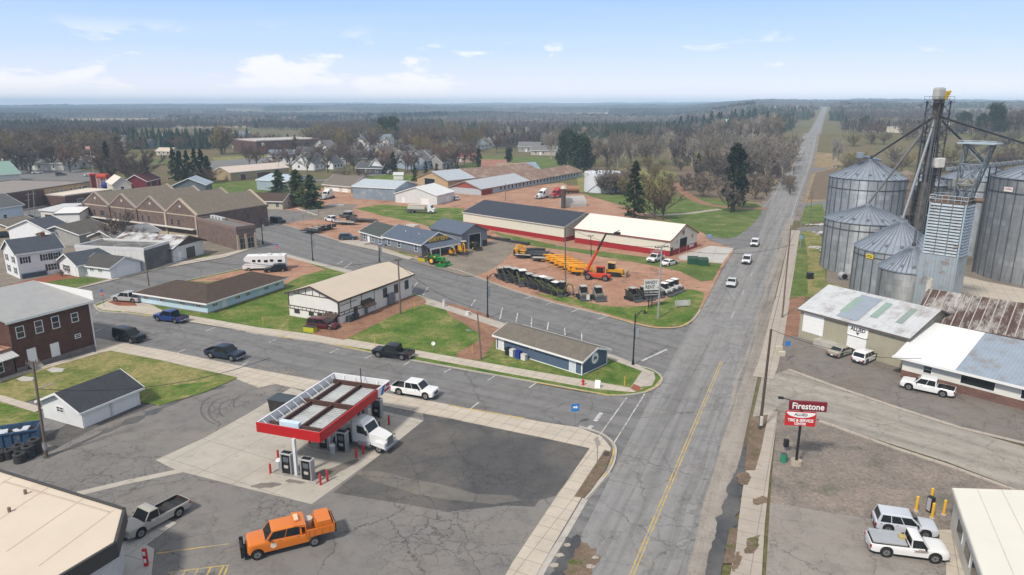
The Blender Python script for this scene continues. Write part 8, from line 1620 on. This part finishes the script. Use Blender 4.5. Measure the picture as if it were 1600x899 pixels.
# singles one can point at
for k, u, v, vt, lab, wd in (('sp', 990, 343, 253, 'tall dark spruce behind the cream roofed shed', 1.15), ('by', 1022, 342, 270, 'spreading bare tree right of the tall dark spruce', 1.2), ('b2', 1036, 344, 292, 'smaller bare tree right of the spreading one by the spruce', 1.1), ('oval', 1146, 330, 228, 'tall rounded dark evergreen by the side road', .95), ('bush', 1142, 332, 288, 'dark bare bush at the foot of the rounded evergreen', 1.2), ('bush', 1098, 308, 272, 'round grey bush on the green beyond the path', 1.25), ('bush', 1180, 312, 274, 'tangled bush left of the highway bank', 1.),
   ('pine', 437, 312, 266, 'pine at the left of the three by the fence', 1.), ('pine', 465, 322, 266, 'middle pine of the three by the fence', 1.), ('pine', 487, 327, 274, 'right pine of the three by the fence', 1.05), ('fir', 405, 292, 280, 'small young fir by the blue grey shed', 1.), ('clump', 598, 222, 185, 'left of two tall dark pines over the big white house', .75), ('clump', 612, 224, 184, 'right of two tall dark pines over the big white house', 1.),
   ('clump', 905, 268, 212, 'broad dark evergreen behind the white tank', 1.15), ('clump', 884, 262, 206, 'dark evergreen left of the broad one', .8), ('clump', 795, 255, 232, 'dark evergreen by the far row of houses', .8), ('fir', 748, 262, 232, 'dark fir right of the red roofed houses', 1.2), ('fir', 615, 272, 238, 'fir beside the little white house', 1.1), ('fir', 648, 284, 258, 'fir at the corner of the tan barn, left', 1.2), ('fir', 666, 274, 252, 'fir before the blue houses', 1.1), ('fir', 682, 272, 255, 'second fir before the blue houses', 1.1), ('fir', 700, 270, 256, 'third fir before the blue houses', 1.), ('fir', 715, 268, 254, 'fir by the red roofed house', 1.),
   ('b1', 712, 262, 224, 'big bare tree behind the tan barn roof', 1.3), ('b2', 683, 258, 222, 'tall bare tree behind the blue houses', 1.1), ('by', 660, 250, 212, 'yellowish bare tree behind the blue houses', 1.2), ('b1', 540, 292, 262, 'leaning bare tree by the cream garage', 1.1), ('bush', 560, 276, 262, 'low round shrub by the navy house', 1.4), ('bush', 573, 277, 264, 'second low round shrub by the navy house', 1.4),
   ('fir', 274, 282, 232, 'tall fir behind the dark sided house, left', 1.), ('fir', 284, 284, 236, 'second tall fir behind the dark sided house', 1.), ('fir', 295, 284, 236, 'third tall fir behind the dark sided house', 1.), ('sp', 308, 286, 232, 'dark spruce right of the firs', 1.), ('sp', 318, 287, 234, 'dark spruce at the edge of the green lawn', 1.1), ('fir', 326, 285, 244, 'last dark fir at the green lawn', 1.2), ('b2', 330, 288, 262, 'reddish bare bush by the green lawn', 1.3),
   ('b1', 220, 294, 232, 'broad bare tree behind the red barn', 1.25), ('b2', 203, 290, 240, 'bare tree left of the red barn', 1.2), ('b1', 180, 285, 230, 'bare tree right of the flagpole', 1.), ('sp', 172, 284, 222, 'dark spruce near the flagpole', .9), ('fir', 190, 270, 215, 'green fir behind the flagpole', 1.2), ('b2', 160, 282, 228, 'bare tree left of the flagpole spruce', 1.),
   ('by', 345, 241, 198, 'willow at the far green', 1.2), ('b1', 352, 241, 196, 'tall bare tree beside the willow', 1.1), ('fir', 348, 242, 230, 'small dark shrub under the willow', .9), ('b1', 188, 385, 330, 'bare tree above the grey roofs by the brick gables', 1.1), ('b2', 176, 388, 345, 'low bare tree behind the white workshop', 1.2), ('b2', 205, 388, 352, 'bare bush tree by the rusty roofed workshop', 1.2),
   ('bush', 97, 433, 420, 'clipped dark bush by the white house door', .9), ('bush', 110, 430, 420, 'second bush by the white house door', .9), ('bush', 1310, 345, 325, 'bare bush at the foot of the tall bin', 1.2), ('b3', 1300, 262, 216, 'slender pale bare tree by the highway bank', .9), ('b3', 1306, 263, 220, 'second slender pale tree by the highway bank', .9),
   ('clump', 1548, 232, 186, 'big dark evergreen right of the far warehouse', 1.), ('clump', 1500, 228, 196, 'dark evergreen before the far warehouse', 1.2), ('clump', 1528, 230, 200, 'dark evergreen between far warehouse trees', .9), ('b2', 1580, 232, 188, 'brown bare tree at the far right edge', 1.2), ('b1', 1570, 250, 205, 'grey bare tree at the far right edge', 1.2), ('clump', 1228, 208, 190, 'round dark tree at the far crest left of the highway', 1.), ('clump', 1345, 212, 196, 'dark tree clump beyond the highway crest', 1.2),
   ('by', 1098, 268, 236, 'green tinged tree in the brush', 1.1), ('clump', 1072, 248, 222, 'dark rounded evergreen in the middle of the wood', 1.), ('clump', 1012, 258, 238, 'small evergreen at the wood edge', 1.), ('fir', 1090, 272, 240, 'dark fir in the brush by the wood', 1.), ('fir', 1112, 268, 232, 'second dark fir in the brush by the wood', 1.)):
    tree(k, u, v, vt, lab, None, True, None, wd)
# groups: rows of trees that nothing tells apart
def grove(lab, group, kinds, n, u0, u1, v0, v1, h0, h1, wd=(1., 1.3)):
    for i in range(n):
        u = u0+(u1-u0)*(i+rnd.random())/n; v = rnd.uniform(v0, v1); k = rnd.choice(kinds); tree(k, u, v, 0, lab, group, True, rnd.uniform(h0, h1), rnd.uniform(*wd))
grove('bare brown tree in the wood left of the highway', 'bare trees of the wood by the highway', ['b1', 'b3', 'thin', 'thin', 'b3'], 120, 850, 1215, 222, 264, 11, 17, (1., 1.4)); grove('pale thin tree near the highway side of the wood', 'pale trees at the highway side of the wood', ['thin', 'b3', 'b1'], 62, 1105, 1240, 225, 292, 10, 16, (1., 1.4))
grove('bare bush in the brushland beyond the green', 'bushes of the brushland', ['bush', 'bush', 'by'], 44, 940, 1215, 258, 300, 4, 8); grove('grey bush on the bank left of the highway', 'bushes on the highway bank', ['bush', 'bush', 'thin'], 26, 1188, 1240, 244, 308, 3.5, 7.5)
grove('bare bush between the tank and the spruce', 'bushes by the white tank', ['bush', 'b1', 'by'], 14, 930, 985, 296, 307, 6, 11); grove('grey bare tree behind the town houses', 'bare trees behind the town houses', ['b1', 'b2', 'b1', 'by'], 52, 480, 770, 212, 240, 13, 19, (1.1, 1.4)); grove('bare tree between the town houses', 'bare trees between the town houses', ['b1', 'b2', 'b2'], 48, 385, 745, 238, 272, 8, 13, (1., 1.4))
grove('bare brown tree of the left town park', 'bare trees of the left town park', ['b1', 'b2', 'b1', 'by'], 40, -20, 180, 234, 272, 14, 19, (1.2, 1.5)); grove('bare tree by the far left houses', 'bare trees by the far left houses', ['b1', 'b2', 'clump'], 18, 150, 400, 216, 238, 9, 14); grove('dark fir near the school', 'firs near the school', ['fir', 'sp'], 10, 360, 560, 218, 250, 8, 14, (1., 1.2))
grove('bare tree right of the town before the field', 'bare trees right of the town', ['b1', 'b2', 'fir'], 22, 760, 960, 212, 240, 10, 15); grove('bare brush tree behind the grain bins', 'brush trees behind the grain bins', ['b1', 'bush', 'by', 'b2'], 60, 1322, 1610, 228, 290, 6, 11, (1.1, 1.5)); grove('small firs along the far right field', 'firs along the far right field', ['fir', 'clump'], 12, 1330, 1600, 206, 226, 8, 13); grove('dark fir beyond the wood by the far sheds', 'firs by the far sheds', ['sp', 'fir'], 18, 1050, 1200, 202, 212, 14, 22)
for k, (pr, h0) in PRO.items():
    if k not in used: bpy.data.objects.remove(pr)
# ------------------------------------------------------------------ far woods: one mass of small crowns, and a canopy sheet to the horizon
def field(mat, q, dz=.35):
    c = [G(u, v) for u, v in q]; m = MB(); n = 14
    for j in range(n+1):
        for i in range(n+1): p = c[0].lerp(c[1], i/n).lerp(c[3].lerp(c[2], i/n), j/n); m.v.append((p.x, p.y, TZ(p.x, p.y)+dz))
    m.f = [(j*(n+1)+i, j*(n+1)+i+1, (j+1)*(n+1)+i+1, (j+1)*(n+1)+i) for j in range(n) for i in range(n)]; m.m = [0]*len(m.f); tag(m.build('field', mat), kind='structure')
TANF = softground([(.3, (.26, .205, .125)), (.7, (.36, .29, .19))], .02, 1.); PALEF = softground([(.3, (.30, .26, .19)), (.7, (.38, .33, .25))], .01, 1.)
FIELDS = [(TANF, [(1325, 214), (1480, 212), (1480, 204), (1325, 206)]), (TANF, [(1040, 212), (1180, 210), (1180, 205), (1040, 206)]), (TANF, [(420, 192), (620, 190), (620, 187), (420, 188.5)]), (TANF, [(700, 188), (900, 186), (900, 183.5), (700, 185)]), (TANF, [(695, 207), (1010, 202), (1015, 195), (690, 197)]), (PALEF, [(1450, 196), (1640, 192), (1640, 186), (1450, 189)]), (TANF, [(270, 200), (400, 197), (400, 193.5), (270, 195)]), (PALEF, [(1180, 185), (1280, 183), (1285, 180), (1180, 181.5)]), (PALEF, [(1400, 179), (1640, 177), (1640, 174.5), (1400, 176)]), (TANF, [(60, 187), (260, 184), (260, 181.5), (60, 183)]), (PALEF, [(780, 181), (950, 179), (950, 176.5), (780, 178)])]
for mt, q in FIELDS: field(mt, q)
def UV(x, y):
    d = y*CP+CAM_H*SP; return 800+FPX*x/d, 449.5-FPX*(y*SP-CAM_H*CP)/d
def farwood():
    V = []; rs = np.random.RandomState(5); out = {0: [], 1: []}
    def crown(x, y, z, H, r, con, k):
        a = rs.rand()*6.28; n = 5; ang = a+np.arange(n)*6.283/n; rr = r*(.75+.5*rs.rand(n))
        if con: lo = [(x+rr[i]*math.cos(ang[i]), y+rr[i]*math.sin(ang[i]), z+.1*H) for i in range(n)]; tp = (x, y, z+H); return [q for i in range(n) for q in (lo[i], lo[(i+1) % n], tp)]
        lo = [(x+.6*rr[i]*math.cos(ang[i]), y+.6*rr[i]*math.sin(ang[i]), z) for i in range(n)]; mi = [(x+rr[i]*math.cos(ang[i]+.4), y+rr[i]*math.sin(ang[i]+.4), z+H*(.5+.25*rs.rand())) for i in range(n)]; tp = (x+.3*r*rs.randn(), y, z+H); o = []
        for i in range(n): j = (i+1) % n; o += [lo[i], lo[j], mi[i], lo[j], mi[j], mi[i], mi[i], mi[j], tp]
        return o
    def tuft(x, y, z, H):
        o = [(x-.2, y, z), (x+.2, y, z), (x, y, z+H*.7)]; n = 30; A = rs.rand(n)*6.283; F = np.sqrt(rs.rand(n)); Z0 = z+H*(.25+.5*rs.rand(n)); L = H*(.2+.18*rs.rand(n)); W = .2+.22*rs.rand(n)
        for i in range(n): ca, sa = math.cos(A[i]), math.sin(A[i]); px_, py_ = x+ca*F[i]*H*.30, y+sa*F[i]*H*.30; wx, wy = -sa*W[i], ca*W[i]; o += [(px_-wx, py_-wy, Z0[i]), (px_+wx, py_+wy, Z0[i]), (px_+ca*L[i]*.35, py_+sa*L[i]*.35, Z0[i]+L[i])]
        return o
    N = 13500; k = 0
    while k < N:
        y = 560*math.exp(rs.rand()*math.log(4.4)); q = rs.uniform(-.86, .86); x = q*y
        if mnoise.noise((x/260., y/330., 2.2)) < -.02-.12*(y > 1000): continue
        s_ = x*HD.x+y*HD.y; off = x*HN.x+y*HN.y
        if (-36 if y < 900 else -24) < off < (14 if y < 900 else 2): continue
        if y < 900 and q > .40 and rs.rand() < .72: continue
        if y < 760 and -.62 < q < .0 and rs.rand() < .5: continue
        u_, v_ = UV(x, y)
        if any(min(a[0] for a in Q) < u_ < max(a[0] for a in Q) and min(a[1] for a in Q)-.4 < v_ < max(a[1] for a in Q)+1.2 for _, Q in FIELDS) and rs.rand() < .96: continue
        con = mnoise.noise((x/170., y/170., 9.)) > .24; H = rs.uniform(9, 15) if not con else rs.uniform(11, 18)
        if not con and y < 1150: out[0] += tuft(x, y, TZ(x, y)-.3, H); k += 1; continue
        out[1 if con else 0] += crown(x, y, TZ(x, y)-.3, H, H*(.36 if not con else .24), con, 0); k += 1
    for i, (nm, mt) in enumerate((('far_woods', farmat((.10, .085, .08), .3)), ('far_conifers', farmat((.038, .052, .036), .3)))):
        o = tri_mesh(nm, out[i], mt, None); tag(o, ['bare brown woods fading into the distance beyond the town', 'dark evergreen woods fading into the distance beyond the town'][i], 'woods', None, 'stuff')
def farmat(c, var):
    m, nt, p = newmat('far_%d' % len(bpy.data.materials)); v = nd(nt, 'NewGeometry'); pi = v.outputs['Random Per Island']
    n = nd(nt, 'TexNoise', None, Vector=v.outputs['Position'], Scale=.012, Detail=5.).outputs['Fac']
    c1 = mixc(nt, 1., ramp(nt, n, [(.3, mul(c, 1-var)), (.7, mul(c, 1+var))]), ramp(nt, pi, [(0, .6), (1, 1.35)]), 'MULTIPLY'); nt.links.new(c1, p.inputs['Base Color']); p.inputs['Roughness'].default_value = 1.; p.inputs['Specular IOR Level'].default_value = 0.; return m
farwood()
def canopy():
    rs = np.random.RandomState(11); rr = []; r = 1900.
    while r < 9600: rr.append(r); r *= 1.0115
    az = np.radians(np.arange(-43, 43.01, .16)); n = len(az); v = []; keep = []
    for r in rr:
        for a in az:
            x, y = r*math.sin(a), r*math.cos(a); g = mnoise.noise((x/900., y/620., 4.4))+.45*mnoise.noise((x/260., y/200., 1.4)); off = x*HN.x+y*HN.y; u_, v_ = UV(x, y); fl_ = any(min(a[0] for a in Q) < u_ < max(a[0] for a in Q) and min(a[1] for a in Q)-.2 < v_ < max(a[1] for a in Q)+.6 for _, Q in FIELDS)
            f = not fl_ and g > -.22 and not (-42 < off < 20 and r < 2400); v.append((x, y, TZ(x, y)+(7+8*rs.rand()+7*max(0, mnoise.noise((x/420., y/300., 8.)))*2 if f else -3.)))
    f = [(i*n+j, i*n+j+1, (i+1)*n+j+1, (i+1)*n+j) for i in range(len(rr)-1) for j in range(n-1)]
    me = bpy.data.meshes.new('far_canopy'); me.from_pydata(v, [], f); m, nt, p = newmat('far_canopy'); g = nd(nt, 'NewGeometry').outputs['Position']
    a = nd(nt, 'TexNoise', None, Vector=g, Scale=.0016, Detail=7., Roughness=.65).outputs['Fac']; b = nd(nt, 'TexNoise', None, Vector=g, Scale=.02, Detail=4.).outputs['Fac']
    c = ramp(nt, a, [(.40, (.020, .034, .032)), (.50, (.055, .052, .055)), (.66, (.080, .070, .070))]); c = mixc(nt, 1., c, ramp(nt, b, [(.3, .7), (.7, 1.3)]), 'MULTIPLY'); nt.links.new(c, p.inputs['Base Color']); p.inputs['Roughness'].default_value = 1.; p.inputs['Specular IOR Level'].default_value = 0.
    me.materials.append(m); o = bpy.data.objects.new('far_canopy', me); COL.objects.link(o); tag(o, 'unbroken woods on the far hills up to the horizon', 'woods', None, 'stuff')
canopy()
# ------------------------------------------------------------------ the air itself
m = bpy.data.materials.new('air'); m.use_nodes = True; nt = m.node_tree; nt.nodes.clear()
pv = nd(nt, 'VolumePrincipled', None, Color=(.58, .78, 1., 1.), Density=2.1e-4, Anisotropy=-.25); nt.links.new(pv.outputs[0], nd(nt, 'OutputMaterial').inputs['Volume'])
b = MB(); b.bz(-9950, 9950, -9950, 10000, -80, 82); o = b.build('haze', m); tag(o, kind='stuff')
